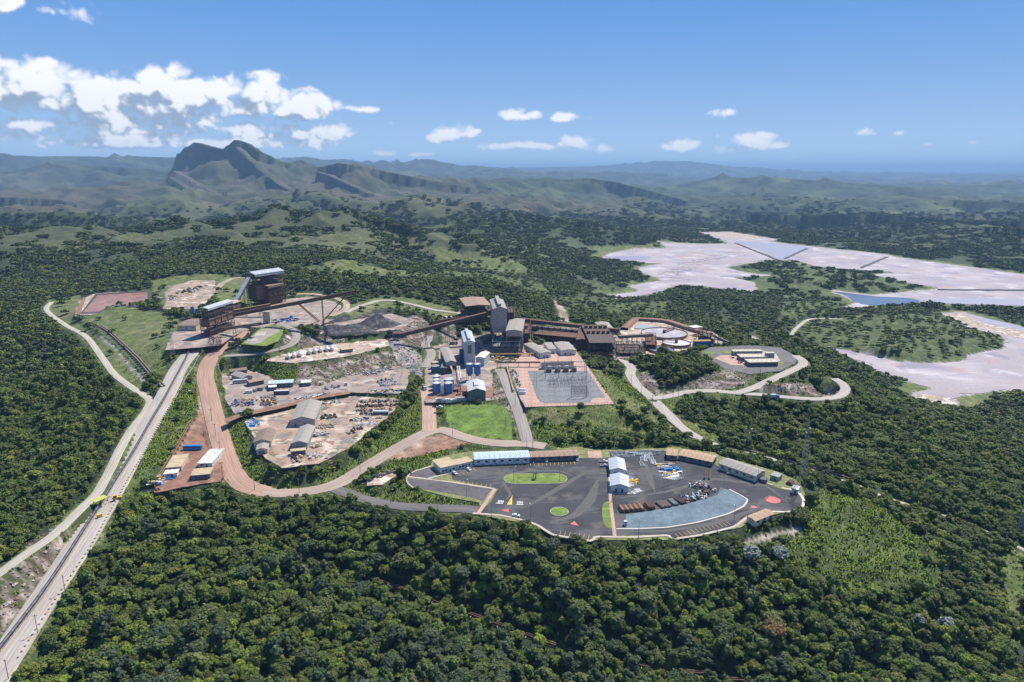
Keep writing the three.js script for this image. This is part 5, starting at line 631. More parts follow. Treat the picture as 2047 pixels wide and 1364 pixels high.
function gable(name, label, cat, [x, z, a, w, d], e, h, o = {}) { // ridge runs along the depth, or along the width with o.long
  if (o.long) { a += Math.PI / 2; [w, d] = [d, w]; }
  const t = thing(name, label, cat, [x, e, z], a, o.group), rise = o.rise ?? w * 0.16, ov = o.over ?? 0.5, lo = o.legs ?? 0;
  const sh = new THREE.Shape([new THREE.Vector2(-w / 2, lo ? lo : -0.6), new THREE.Vector2(w / 2, lo ? lo : -0.6), new THREE.Vector2(w / 2, h), new THREE.Vector2(0, h + rise), new THREE.Vector2(-w / 2, h)]), g = new THREE.ExtrudeGeometry(sh, { depth: d, bevelEnabled: false }); g.translate(0, 0, -d / 2); mesh('wall', fitUV(g), o.wall || S.white, t);
  const sl = Math.hypot(w / 2 + ov, rise * (1 + 2 * ov / w)), an = Math.atan2(rise, w / 2);
  for (const s of [-1, 1]) { // sheets of one slope, each lapped over the next
    const slope = new THREE.Group(); slope.name = 'roof_slope'; t.add(slope); const n = Math.max(2, Math.min(14, Math.round(d / (o.sheet || 4))));
    for (let k = 0; k < n; k++) { const p = mesh('roof_sheet', bx(sl, 0.12, (d + 2 * ov) / n - 0.05), o.roof || S.fibre, slope); p.position.set(s * Math.cos(an) * sl / 2, h + rise + 0.07 - Math.sin(an) * sl / 2 + (k % 2) * 0.035, -(d + 2 * ov) / 2 + (k + 0.5) * (d + 2 * ov) / n); p.rotation.z = -s * an; }
  }
  if (o.monitor) { const mh = o.monitor; mesh('ridge_vent', merge([bx(w * 0.2, mh, d * (o.ventLength || 0.92), 0, h + rise - 0.4), bx(w * 0.28, 0.2, d * (o.ventLength || 0.92) + 0.4, 0, h + rise + mh - 0.4)]), o.vent || o.roof || S.fibre, t); }
  if (o.gableDoor) mesh('door', bx(w * o.gableDoor[0], h * o.gableDoor[1], 0.2, 0, lo + 0.05, d / 2 + 0.03), S.dark, t);
  if (!lo && o.windows !== 0) { const q = new THREE.Group(); q.name = 'openings'; for (const s of [-1, 1]) for (let k = 0; k < Math.max(1, Math.floor(d / 5)); k++) { const wn = mesh('window', bx(0.1, Math.min(1.2, h * 0.35), 1.8, s * (w / 2 + 0.02), h * 0.45, -d / 2 + (k + 0.5) * d / Math.max(1, Math.floor(d / 5))), S.glass, t); } for (const q2 of o.frontDoors || [-0.2, 0.15]) mesh('door', bx(1.4, Math.min(2.4, h * 0.7), 0.14, q2 * w, 0.02, d / 2 + 0.03), S.door, t); }
  if (lo) for (const sx of [-1, 1]) { const m = Math.max(2, Math.round(d / 6)); for (let k = 0; k <= m; k++) mesh('column', bx(o.col || 0.7, lo + 0.5, o.col || 0.7, sx * (w / 2 - 0.4), -0.5, -d / 2 + 0.4 + (d - 0.8) * k / m), o.colMat || S.steel, t); }
  return t;
}
// open steel tower: columns, floor frames, bracing, some cladding, a roof
function frameTower(name, label, cat, [x, z, a, w, d], e, h, o = {}) {
  const t = thing(name, label, cat, [x, e, z], a, o.group), nx = o.nx ?? 3, nz = o.nz ?? 3, floors = o.floors ?? Math.max(2, Math.round(h / 6)), m = o.steel || S.steel, ct = o.col || 0.55, X = (i) => -w / 2 + w * i / nx, Z = (k) => -d / 2 + d * k / nz;
  for (let i = 0; i <= nx; i++) for (let k = 0; k <= nz; k++) { if (i > 0 && i < nx && k > 0 && k < nz) continue; mesh('column', bx(ct, h + 0.8, ct, X(i), -0.8, Z(k)), m, t); }
  for (let f = 1; f <= floors; f++) { const y = h * f / floors - 0.25, gs = []; for (const s of [-1, 1]) { gs.push(bx(w + ct * 0.8, 0.45, 0.4, 0, y, s * (d / 2 + 0.02)), bx(0.4, 0.45, d - 0.5, s * (w / 2 + 0.02), y, 0)); } if (f < floors || o.deckTop) gs.push(bx(w - 0.3, 0.15, d - 0.3, 0, y + 0.1, 0)); mesh('floor_frame', merge(gs), m, t); if (f < floors && o.rails !== false) { const r = []; for (const s of [-1, 1]) r.push(bx(w, 0.12, 0.12, 0, y + 1.3, s * (d / 2 + 0.2)), bx(0.12, 0.12, d, s * (w / 2 + 0.2), y + 1.3, 0)); mesh('handrail', merge(r), o.rail || S.yellowrust, t); } }
  for (const s of [-1, 1]) { const gs = []; for (let f = 0; f < floors; f++) for (let i = 0; i < nx; i += 2) { const y0 = h * f / floors, y1 = h * (f + 1) / floors; gs.push(bar(V3(X(i), y0, s * (d / 2 + 0.05)), V3(X(i + 1), y1, s * (d / 2 + 0.05)), 0.22)); } for (let f = 0; f < floors; f++) for (let k = 0; k < nz; k += 2) { const y0 = h * f / floors, y1 = h * (f + 1) / floors; gs.push(bar(V3(s * (w / 2 + 0.05), y1, Z(k)), V3(s * (w / 2 + 0.05), y0, Z(k + 1)), 0.22)); } mesh('bracing', merge(gs), m, t); }
  for (const [y0, y1, mat, inset] of o.clad || []) mesh('cladding', bx(w - (inset ?? 0.6), y1 - y0, d - (inset ?? 0.6), 0, y0, 0), mat, t);
  for (const q of o.machines || []) mesh('machine', bx(q[0], q[1], q[2], q[3], q[4], q[5]), q[6] || S.dgrey, t);
  if (o.roof) { const rise = o.rise ?? w * 0.14, sl = Math.hypot(w / 2 + 0.8, rise), an = Math.atan2(rise, w / 2); for (const s of [-1, 1]) { const p = mesh('roof_slope', bx(sl, 0.18, d + 1.6), o.roof, t); p.position.set(s * Math.cos(an) * sl / 2, h + rise * 0.5 + 0.3 - 0.05, 0); p.rotation.z = -s * an; } mesh('gable_panel', merge([-1, 1].map((s) => { const sh = new THREE.Shape([new THREE.Vector2(-w / 2, 0), new THREE.Vector2(w / 2, 0), new THREE.Vector2(0, rise)]), g = new THREE.ExtrudeGeometry(sh, { depth: 0.15, bevelEnabled: false }); g.translate(0, h + 0.2, s * (d / 2 - 0.2) - 0.07); return g; })), o.gableMat || o.roof, t); if (o.eave) mesh('side_sheet', merge([-1, 1].map((s) => bx(0.15, o.eave, d + 1.5, s * (w / 2 + 0.65), h - o.eave + 0.1, 0))), o.roof, t); }
  return t;
}
// belt gallery between two points on trestles
function gallery(name, label, a, b, w, h, o = {}) {
  const A = V3(...a), B = V3(...b), d = B.clone().sub(A), L = Math.hypot(d.x, d.z), t = thing(name, label, 'conveyor', a, Math.atan2(-d.z, d.x), o.group), up = d.y, n = Math.max(4, Math.round(L / (o.bay || 5))), P = (k, y, z) => V3(L * k / n, up * k / n + y, z), gs = [];
  for (const s of [-1, 1]) { gs.push(bar(P(0, 0, s * w / 2), P(n, 0, s * w / 2), 0.35), bar(P(0, h, s * w / 2), P(n, h, s * w / 2), 0.35)); for (let k = 0; k <= n; k++) { gs.push(bar(P(k, 0, s * w / 2), P(k, h, s * w / 2), 0.25)); if (k < n) gs.push(k % 2 ? bar(P(k, 0, s * w / 2), P(k + 1, h, s * w / 2), 0.2) : bar(P(k, h, s * w / 2), P(k + 1, 0, s * w / 2), 0.2)); } }
  mesh('truss', merge(gs), o.mat || S.steel, t); mesh('belt', bar(P(0, 0.7, 0), P(n, 0.7, 0), 0.15, w * 0.6), S.rubber, t); mesh('floor', bar(P(0, 0.05, 0), P(n, 0.05, 0), 0.12, w * 0.96), S.dark, t);
  if (o.cover) { const g = bar(P(0, h + 0.25, 0), P(n, h + 0.25, 0), 0.2, w + 0.4); mesh('cover', g, o.cover, t); for (const s of [-1, 1]) mesh('side_panel', bar(P(0, h * 0.55, s * (w / 2 + 0.25)), P(n, h * 0.55, s * (w / 2 + 0.25)), h * 0.8, 0.1), o.side || o.cover, t); }
  for (const f of o.posts || []) { const q = A.clone().lerp(B, f), gy = groundAt(q.x, q.z) - q.y + (A.y + up * f - A.y) - 0.8, x = L * f, y1 = up * f; mesh('trestle', merge([bar(V3(x, gy, -w * 0.7), V3(x, y1, -w * 0.4), 0.4), bar(V3(x, gy, w * 0.7), V3(x, y1, w * 0.4), 0.4), bar(V3(x, (gy + y1) / 2, -w * 0.6), V3(x, (gy + y1) / 2, w * 0.6), 0.3)]), o.mat || S.steel, t); }
  return t;
}
function tank(name, label, [x, e, z], r, h, mat, o = {}) {
  const t = thing(name, label, o.cat || 'tank', [x, e, z], o.turn || 0, o.group), y = o.legs || 0; mesh('shell', cyl(r, r, h, 0, y - (y ? 0 : 0.4), 0, 28), mat, t); mesh('roof', cyl(r * 1.02, r * 0.12, o.cone ?? r * 0.14, 0, y + h - (y ? 0 : 0.4), 0, 28), o.top || S.white, t);
  const rim = new THREE.TorusGeometry(r * 0.98, 0.07, 5, 28); rim.rotateX(Math.PI / 2); rim.translate(0, y + h + 0.6, 0); mesh('guard_rail', rim, S.yellowrust, t); mesh('ladder', merge([bx(0.08, h + 1, 0.08, r * 0.6 - 0.25, y, r * 0.82), bx(0.08, h + 1, 0.08, r * 0.6 + 0.25, y, r * 0.82), ...[...Array(Math.floor(h / 0.8))].map((_, k) => bx(0.5, 0.06, 0.06, r * 0.6, y + 0.4 + k * 0.8, r * 0.82))]), S.steel, t);
  if (y) { mesh('hopper', cyl(r * 0.2, r, y * 0.45, 0, y * 0.55, 0, 24), mat, t); for (let k = 0; k < 6; k++) mesh('leg', bx(0.35, y + 0.6, 0.35, Math.cos(k * 1.047) * r * 0.95, -0.5, Math.sin(k * 1.047) * r * 0.95), S.grey, t); }
  if (o.band) mesh('band', cyl(r * 1.008, r * 1.008, 0.5, 0, y + h * 0.55, 0, 28), o.band, t); return t;
}
console.log('builders');
// ---------- the car park terrace ----------
flatBuilding('office_building', 'cream flat roofed office with stepped roof beside the gravel apron', 'office', [-44.2,-415.3,0.491,11,12.6], 0, 4.2, { roof: S.tan, windows: 5 });
flatBuilding('office_annex', 'cream roofed annex joined to the stepped roof office', 'office', [-33,-418.9,0.545,11.4,7.2], 0, 3.8, { roof: S.tan, windows: 4 });
gable('blue_roof_hall', 'long white hall with pale blue metal roof behind parked cars', 'building', [-7.1,-427.2,0.103,36.6,10.9], 0, 4.5, { long: true, roof: S.blueroof, wall: S.white, rise: 1.2, sheet: 3.2 });
gable('rust_roof_hall', 'long low hall with rust brown roof at the end of the parking bays', 'building', [28.2,-431.5,0.096,33,9], 0, 3.6, { long: true, roof: S.rustroof, wall: S.dgrey, rise: 0.9, sheet: 3.2 });
gable('grey_gable_shed', 'grey metal gable shed beside the pipe yard, behind its twin', 'shed', [68.6,-412.9,-0.084,9.8,17.3], 0, 4, { roof: S.zinc, wall: S.white, rise: 1.6 });
gable('grey_gable_shed', 'grey metal gable shed next to the paved walk and lawn strip', 'shed', [66.5,-388.8,-0.132,10.8,15.5], 0, 4, { roof: S.zinc, wall: S.white, rise: 1.6 });
gable('rust_roof_store', 'short rust roofed store at the corner of the pipe yard', 'store', [109.4,-434.2,-0.250,6.8,10.6], 0, 3.4, { long: true, roof: S.orange, wall: S.dgrey, rise: 0.8 });
gable('rust_roof_store', 'long rust orange roofed store along the back of the pipe yard', 'store', [125.5,-428.7,-0.533,22.5,11.5], 0, 3.4, { long: true, roof: S.orange, wall: S.dgrey, rise: 0.8, sheet: 3 });
gable('workshop_shed', 'long weathered grey workshop with patched roof by the white van', 'workshop', [148.5,-408,-0.839,25.9,11.5], 0, 4.4, { long: true, roof: S.fibre, wall: S.cream, rise: 1.5, sheet: 3 });
gable('orange_roof_store', 'low store with orange roof by the lower kerb and hedge', 'store', [139,-346.8,0.560,15.9,5.7], 0, 3.2, { roof: S.orange, wall: S.cream, rise: 0.7, long: true });
flatBuilding('site_container', 'pale grey site container behind the round water tank', 'container', [167.9,-400,-0.736,5.4,6.3], 0, 2.8, { roof: S.grey, wall: S.grey, windows: 2, over: 0.05 });
flatBuilding('white_cabin', 'small white cabin inside the fence by the lattice mast', 'cabin', [172.7,-381.4,-0.570,3.7,5.3], 0, 3, { roof: S.white, wall: S.white, windows: 1, over: 0.2 });
tank('water_tank', 'dark round water tank at the workshop end', [158.4,0,-396], 2.4, 2.6, S.dgrey, { top: S.dgrey });
// ---------- contractor huts ----------
flatBuilding('long_hut', 'long hut with patched tan roof beside the rust pipes', 'hut', [-224.6,-425.1,0.226,9,20.1], -2, 3, { roof: S.tan, wall: S.cream, windows: 3 });
flatBuilding('white_roof_hut', 'small hut with white roof at the end of the long tan hut', 'hut', [-220.7,-408.5,0.250,7.6,5.5], -2, 2.8, { roof: S.white, wall: S.white, windows: 2 });
flatBuilding('white_roof_hut', 'white roofed hut in the red yard next to the blue bus', 'hut', [-205.4,-433.1,0.069,9.2,23.3], -2, 3, { roof: S.white, wall: S.white, windows: 3 });
flatBuilding('tan_roof_hut', 'hut with tan roof at the lower edge of the red yard', 'hut', [-200.5,-408.1,0.223,11,9.7], -2, 3.2, { roof: S.tan, wall: S.dgrey, windows: 3 });
// ---------- lower and upper scrap yards ----------
gable('big_yard_shed', 'largest grey fibre roof shed in the dusty scrap yard', 'shed', [-159.8,-502,0.130,18,40.6], 4, 5, { roof: S.fibre, wall: S.conc, rise: 2.6, frontDoors: [-0.3, 0.1] });
gable('long_yard_shed', 'long narrow fibre roof shed in front of the big scrap yard shed', 'shed', [-147.8,-453.6,0.103,10.3,31.7], 4, 4.5, { roof: S.fibre, wall: S.grey, rise: 1.8 });
gable('brown_yard_shed', 'brown fibre roof shed at the narrow end of the scrap yard', 'shed', [-174.9,-452.4,0.177,11.2,22], 4, 4, { roof: S.brown, wall: S.cream, rise: 1.8 });
gable('small_yard_shed', 'smallest gable shed joined to the brown scrap yard shed', 'shed', [-170.5,-435,0.245,7,9.4], 4, 3, { roof: S.fibre, wall: S.cream, rise: 1.1 });
flatBuilding('open_store', 'open store with tan roof strip full of goods by the scrap yard grass', 'store', [-144.6,-430,0.275,9.3,3.5], 4, 3, { roof: S.tan, wall: S.dgrey, windows: 0 });
gable('brown_roof_depot', 'dark brown roofed depot at the top corner of the upper yard', 'depot', [-255,-609.8,0.529,14.2,8.1], 7, 3.6, { long: true, roof: S.brown, wall: S.dgrey, rise: 0.9 });
gable('grey_depot', 'grey gable depot between two brown roofed sheds in the upper yard', 'depot', [-244,-590.3,0.905,9.3,18.9], 7, 4, { roof: S.fibre, wall: S.grey, rise: 1.8 });
gable('red_brown_shed', 'red brown roofed shed beside the parked grey bus', 'shed', [-226.8,-576.2,0.690,12.4,8.1], 7, 3.6, { long: true, roof: S.rustroof, wall: S.dgrey, rise: 0.9 });
gable('pale_blue_shed', 'long shed with pale blue white roof and open front in the upper yard', 'shed', [-202.1,-570.9,0.216,20.2,9.4], 7, 4, { long: true, roof: S.blueroof, wall: S.dgrey, rise: 0.8, sheet: 3 });
flatBuilding('porch_store', 'low porch with white roof at the end of the pale blue shed', 'store', [-206.8,-562.3,0.368,5.8,8.4], 7, 3, { roof: S.white, wall: S.dgrey, windows: 1 });
flatBuilding('small_white_shed', 'small open shed with white roof near the rock cut foot', 'shed', [-181.3,-574.3,0.280,7.9,7.8], 7, 3.2, { roof: S.white, wall: S.dgrey, windows: 1 });
flatBuilding('cut_shed', 'little tan shed beside the white gas vessels', 'shed', [-162.5,-647.7,0.464,10.7,8.2], 18, 3, { roof: S.tan, wall: S.dgrey, windows: 1 });
// ---------- offices on the right terrace ----------
flatBuilding('barrack_office', 'long grey office with pale roof, hindmost of three on the terrace', 'office', [234.7,-658.9,0.053,29.3,5.9], 12, 4, { roof: S.cream, wall: S.grey, windows: 12 });
flatBuilding('barrack_office', 'long grey office with pale roof, middle of three on the terrace', 'office', [232.9,-639.2,0.036,25.2,11], 12, 4, { roof: S.cream, wall: S.dgrey, windows: 12 });
flatBuilding('barrack_office', 'long grey office with pale roof beside the bright lawn', 'office', [235.6,-621.3,0.062,27.7,11.4], 12, 4, { roof: S.cream, wall: S.dgrey, windows: 12 });
flatBuilding('tank_house', 'grey square tank house at the end of the terrace offices', 'building', [249.9,-639.2,0.115,8.1,3.6], 12, 7, { roof: S.cream, wall: S.grey, windows: 1 });
// ---------- crusher ----------
frameTower('crusher_tower', 'lower crusher tower of rusty steel with grey roof and brick base', 'tower', [-307.3,-696.3,-0.168,10.3,43.7], 26, 29, { nx: 3, nz: 4, floors: 5, roof: S.zinc, eave: 1.8, clad: [[10, 18, S.brick, 0.9], [0, 4, S.rust, 3]], machines: [[5, 4, 9, 0, 19.5, 0], [4, 3, 5, 0, 5, 2, S.rust]] });
frameTower('screening_tower', 'tallest crusher tower with grey gable roof above dark steel frame', 'tower', [-312.4,-857.1,-0.581,19.2,42.5], 26, 40, { nx: 3, nz: 4, floors: 7, roof: S.zinc, eave: 3, clad: [[8, 26, S.rust, 1.2]], machines: [[6, 4, 10, 0, 28, 0], [5, 4, 6, 0, 34.5, 2, S.rust]] });
frameTower('screening_annex', 'open steel annex with brown roof beside the tallest crusher tower', 'tower', [-306.7,-857.9,-0.442,17.9,25.5], 26, 24, { nx: 3, nz: 5, floors: 4, roof: S.brown, eave: 2.5, clad: [[0.5, 18, S.rust, 4]], rise: 1.6 });
frameTower('transfer_house', 'low transfer house with tan roof between the crusher towers', 'building', [-329.1,-784.4,-0.189,16.3,16.3], 26, 15, { nx: 3, nz: 2, floors: 3, roof: S.tan, clad: [[1, 13, S.brown, 0.6]], rise: 1 });
gallery('steep_gallery', 'steep belt gallery climbing to the tallest crusher tower', [-332.4,31,-797.6], [-323.1,60,-830.9], 5, 3, { cover: S.zinc, side: S.dark, posts: [0.3, 0.55, 0.8] });
gallery('feed_gallery', 'yellow brown belt gallery between transfer house and annex', [-322.4,31,-774], [-280.2,38,-777.3], 3.4, 2.6, { cover: S.yellowrust, side: S.rust, posts: [0.35, 0.7] });
gable('crusher_workshop', 'beige workshop with brown roof beside the lower crusher tower', 'workshop', [-343.8,-720.3,-0.000,19.5,33.9], 26, 5.5, { roof: S.brown, wall: S.cream, rise: 1.4, long: true });
gallery('stacker_boom', 'long dark stacker boom reaching over the ore stockpile', [-304.9,35,-732.7], [-163.3,66,-701.9], 4, 3.2, { mat: S.steel, side: S.rust, bay: 4, cover: S.steel });
{ const b = [-215.3,24,-752], t = thing('stacker_trestle', 'rusty V shaped trestle holding up the long stacker boom', 'trestle', b), A = V3(...[-304.9,35,-732.7]), B = V3(...[-163.3,66,-701.9]), O = V3(...b); for (const f of [0.55, 0.93]) for (const s of [-1, 1]) { const q = A.clone().lerp(B, f).sub(O); mesh('strut', bar(V3(0, -1, s * 2.4), q.add(V3(0, 0, s * 1.6)), 0.8), S.pipe, t); } const m = A.clone().lerp(B, 0.735).sub(O); mesh('post', bar(V3(m.x, -1, m.z), m, 1.1), S.dgrey, t); mesh('base', bx(9, 1.6, 6, 0, -0.8, 0), S.dark, t); for (const f of [0.62, 0.86]) mesh('stay', bar(m.clone().multiplyScalar(0.9), A.clone().lerp(B, f).sub(O), 0.2), S.steel, t); }
gallery('crusher_belt', 'brown reclaim belt between the crusher towers and red road', [-299.1,30,-688.8], [-252.4,40,-667.9], 3.4, 2.4, { mat: S.rust, cover: S.brown, posts: [0.3, 0.7] });
flatBuilding('portal_block', 'pale concrete portal block under the stacker boom', 'building', [-271.6,-740.7,-0.000,7.8,4.6], 26, 13, { wall: S.cream, roof: S.conc, windows: 0, plain: true, over: 0.1 });
tank('blue_silo', 'narrow bright blue silo behind the crusher workshop', [-369.9,26,-775.3], 2, 12, S.bluePlastic, { top: S.bluePlastic });
{ const b = [-215.3,24,-752]; void b; const ore = [-149,24,-739.2], n = 44, g = new THREE.ConeGeometry(1, 1, n, 14); const p = g.attributes.position; for (let k = 0; k < p.count; k++) { const x = p.getX(k), y = p.getY(k), z = p.getZ(k); p.setXYZ(k, x * 26 * (1 + 0.22 * noise(x * 2 + 5, z * 2)), (y + 0.5) * 14 * (1 + 0.2 * noise(x * 3, z * 3 + 8)) - 0.6, z * 22 * (1 + 0.2 * noise(x * 2, z * 2 + 30))); } g.computeVertexNormals(); fitUV(g); tag(mesh('ore_heap', g, MAT.ore), 'tall dark ore heap behind the stacker boom', 'heap').position.set(...ore); }
for (const [q, r, h, l] of [[[-172.8,24,-709.9], 30, 8, 'broad black ore heap below the stacker boom end'], [[-194.5,24,-721.9], 18, 5, 'low black ore heap beside the V trestle'], [[-123.6,21,-708.7], 13, 6, 'dark ore heap at the foot of the long rising conveyor']]) { const g = new THREE.ConeGeometry(1, 1, 40, 12); const p = g.attributes.position; for (let k = 0; k < p.count; k++) { const x = p.getX(k), y = p.getY(k) + 0.5, z = p.getZ(k), f = Math.pow(y, 0.7); p.setXYZ(k, x * r * (1 + 0.3 * noise(x * 2 + r, z * 2)), f * h * (1 + 0.3 * noise(x * 4, z * 4 + r)) - 0.6, z * r * 0.7 * (1 + 0.25 * noise(x * 2, z * 2 + r))); } g.computeVertexNormals(); fitUV(g); tag(mesh('ore_heap', g, MAT.ore), l, 'heap').position.set(...q); }
// eight gas vessels
{ const spots = [[-209.8,18,-618],[-206,18,-622.4],[-201.5,18,-626],[-194.9,18,-634.9],[-190.6,18,-638.6],[-186,18,-642.3],[-181.2,18,-646.1],[-176.6,18,-648]]; let first;
  spots.forEach((p, k) => { if (!first) { first = thing('gas_vessel', 'white horizontal gas vessel in the row of eight above the rock cut', 'tank', p, 0.28, 'white gas vessels on the terrace'); const c = new THREE.CapsuleGeometry(1.8, 8.4, 8, 20); c.rotateX(Math.PI / 2); c.translate(0, 2.6, -5); mesh('shell', c, S.white, first); for (const z of [-8, -2]) mesh('saddle', bx(2.6, 1.6, 0.6, 0, -0.3, z), S.conc, first); mesh('manhole', cyl(0.4, 0.4, 0.5, 0, 4.1, -5, 12), S.grey, first); } else copyOf(first, p, 0.28); }); }
// ---------- concentrator ----------
gable('concentrator_tower', 'tall grey clad concentrator tower with ridge vent standing on steel legs', 'tower', [-14.7,-711.1,0.094,13.8,51.9], 10, 43, { legs: 18, roof: S.fibre, wall: S.clad, rise: 2.4, monitor: 2.6, col: 1.3, colMat: S.dgrey, sheet: 6 });
gable('concentrator_annex', 'grey clad lean annex on legs joined to the tall concentrator tower', 'building', [3.8,-695,-0.070,15.9,54.4], 10, 24, { legs: 18, roof: S.fibre, wall: S.clad, rise: 1.2, col: 1.1, colMat: S.dgrey, sheet: 6 });
frameTower('open_steel_tower', 'open rusty steel frame behind the tall concentrator tower', 'frame', [-0.5,-742.5,-0.000,9.2,34.8], 10, 36, { nx: 3, nz: 3, floors: 7, clad: [[4, 26, S.rust, 3]] });
frameTower('ore_bin_house', 'high open shed with rust brown roof left of the concentrator tower', 'shed', [-44.2,-803.1,0.210,29,52.8], 10, 28, { nx: 4, nz: 3, floors: 4, roof: S.rustroof, rise: 1.2, eave: 0.8, clad: [[0, 13, S.rust, 1.5]], machines: [[14, 3, 6, 0, 20, 0, S.yellowrust]] });
frameTower('mill_house', 'dark mill frame with machinery under the concentrator tower', 'frame', [-5.5,-682.1,-0.000,27.6,44.5], 10, 15, { nx: 5, nz: 3, floors: 3, steel: S.dgrey, clad: [[0, 8, S.dgrey, 4]], machines: [[6, 5, 6, -8, 9, 2, S.teal], [5, 4, 5, 6, 6, 6, S.yellowrust], [4, 3, 4, 12, 1, 6, S.grey]] });
gable('white_tower', 'white clad tower with twin vents behind the blue silos', 'tower', [-43.2,-647.8,0.136,9.9,45.5], 10, 23, { roof: S.zinc, wall: S.cladW, rise: 1.6, monitor: 2, gableDoor: [0, 0], windows: 0, sheet: 6 });
{ const q = [-43.2,-647.8,0.136,9.9,45.5], t = thing('hoist_opening_panel', 'dark green panel painted for the shade of the hoist opening high on the white tower front', 'door', [q[0], 10, q[1]], q[2]); mesh('shade_panel', bx(3.4, 8, 0.3, 0, 12, q[4] / 2 + 0.1), S.green, t); mesh('frame', merge([bx(0.3, 8.6, 0.5, -1.9, 11.7, q[4] / 2 + 0.15), bx(0.3, 8.6, 0.5, 1.9, 11.7, q[4] / 2 + 0.15)]), S.grey, t); }  // dark panel colours in the shade of the hoist opening; wall behind is solid
gable('white_annex', 'low pale annex leaning against the white tower', 'building', [-28.1,-634.3,-0.216,8.3,20.7], 10, 8, { roof: S.white, wall: S.cladW, rise: 1, windows: 0 });
flatBuilding('blue_lean_to', 'narrow dark blue lean-to at the left side of the white tower', 'building', [-49.1,-637.7,-0.000,3.2,7.3], 10, 12, { wall: S.blue, roof: S.blue, windows: 0, over: 0.1, plain: true });
gable('long_filter_shed', 'long beige roofed shed on blue steel legs beside the white tower', 'shed', [-61.1,-627.3,0.209,8.9,51.1], 10, 10, { legs: 6.5, roof: S.fibre, wall: S.clad, rise: 1.4, colMat: S.blue });
flatBuilding('filter_store', 'dark store tucked under the long filter shed', 'store', [-62.1,-608.7,-0.000,5,22.5], 10, 6, { wall: S.dark, roof: S.dgrey, windows: 0 });
gable('reagent_shed', 'green grey gable shed with ridge vent facing the lawn', 'shed', [-29.6,-536.3,0.101,14,26.3], 10, 8, { roof: S.cladW, wall: S.green, rise: 2.4, monitor: 0.9, ventLength: 0.5, windows: 0, frontDoors: [] });
gable('low_brown_shed', 'low shed with brown roof between ore bin house and concentrator', 'shed', [-29.3,-722.3,-0.424,10.8,35], 10, 5, { roof: S.brown, wall: S.grey, rise: 0.9 });
flatBuilding('yellow_roof_shed', 'shed with yellow roof behind the ore bin house', 'shed', [-62.3,-834.2,-0.000,9.8,27.9], 14, 5, { roof: S.tan, wall: S.dark, windows: 2 });
flatBuilding('white_shed', 'long low white roofed shed behind the rising conveyor', 'shed', [-81.3,-796.5,-0.000,16.6,14.3], 16, 4, { roof: S.white, wall: S.dgrey, windows: 4 });
tank('blue_hopper_silo', 'blue hopper silo on legs standing left of its twin', [-37.5,10,-579], 3, 8.5, S.blueT, { legs: 6.5, cat: 'silo' });
tank('blue_hopper_silo', 'blue hopper silo on legs standing right of its twin', [-30.6,10,-579], 3, 8.5, S.blueT, { legs: 6.5, cat: 'silo' });
tank('blue_process_tank', 'big blue tank with white top at the plant yard edge', [-62.8,10,-542.5], 3.5, 9.5, S.blueT);
tank('blue_process_tank', 'big blue tank with white top next to the slim white tank', [-52.9,10,-542.5], 3.5, 9.5, S.blueT);
tank('slim_white_tank', 'slim white tank between two big blue tanks', [-57.7,10,-539.2], 1.5, 8.6, S.white, { top: S.grey });
tank('white_top_tank', 'blue tank with white lid behind the big blue tank', [-64,10,-553.2], 3.4, 9, S.blueT);
tank('white_top_tank', 'blue tank with white lid hindmost of its row of three', [-65.1,10,-563.7], 3.4, 9, S.blueT);
tank('wide_agitator_tank', 'wide tank with crowded white pipework on top', [-53.8,10,-556], 4.3, 8.6, S.blueT, { top: S.silver });
tank('green_grey_tank', 'green grey tank beside the dark filter store', [-70.6,10,-602.2], 3.8, 7, S.teal, { top: S.fibre });
tank('green_grey_tank', 'green grey tank with pale lid behind its twin', [-72.7,10,-616.9], 3.6, 6.5, S.teal, { top: S.cream });
{ const k = thing('pipe_cluster', 'tangle of silver pipes beside the wide agitator tank', 'pipework', [-48.5,10,-550.5]); for (let i = 0; i < 26; i++) { const a = V3(rr(-3, 6), rr(0, 6), rr(-6, 5)), d = [V3(rr(2, 5), 0, 0), V3(0, rr(2, 5), 0), V3(0, 0, rr(2, 5))][i % 3]; mesh('pipe', rod(a, a.clone().add(d), rr(0.12, 0.3)), [S.silver, S.grey, S.pipe, S.blueT][i % 4], k); } mesh('platform', bx(7, 0.2, 8, 1.5, 4, 0), S.steel, k); for (const [x, z] of [[-1.8, -3.8], [4.8, -3.8], [-1.8, 3.8], [4.8, 3.8]]) mesh('column', bx(0.3, 4.5, 0.3, x, -0.4, z), S.steel, k); }
{ const k = thing('pump_station', 'rusty pump frame in front of the twin blue silos', 'machinery', [-42.8,10,-537.2]); for (let i = 0; i < 10; i++) mesh('pump', bx(rr(0.8, 1.8), rr(0.8, 1.8), rr(0.8, 1.6), rr(-3, 5), 0, rr(-3, 3)), [S.rust, S.yellowrust, S.dgrey][i % 3], k); for (let i = 0; i < 10; i++) { const a = V3(rr(-3, 5), rr(1, 3.5), rr(-3, 3)); mesh('pipe', rod(a, a.clone().add(V3(rr(1, 4), 0, rr(-2, 2))), 0.18), S.rust, k); } }
for (const [a, b, l] of [[[-45.9,10,-567.3], [-51.3,10,-613.6], 'left'], [[-44.2,10,-567.3], [-49.4,10,-613.6], 'right']]) { const A = V3(...a), B = V3(...b), t = thing('pale_pipe_run', l === 'left' ? 'pale pipe run in the alley beside the long filter shed' : 'pale pipe run in the alley beside the white tower', 'pipe', a); const d = B.clone().sub(A); mesh('pipe', rod(V3(0, 3, 0), d.clone().add(V3(0, 3, 0)), 0.5), S.white, t); for (let k = 0; k <= 4; k++) mesh('support', bx(0.3, 3.2, 0.3, d.x * k / 4, -0.4, d.z * k / 4), S.steel, t); }
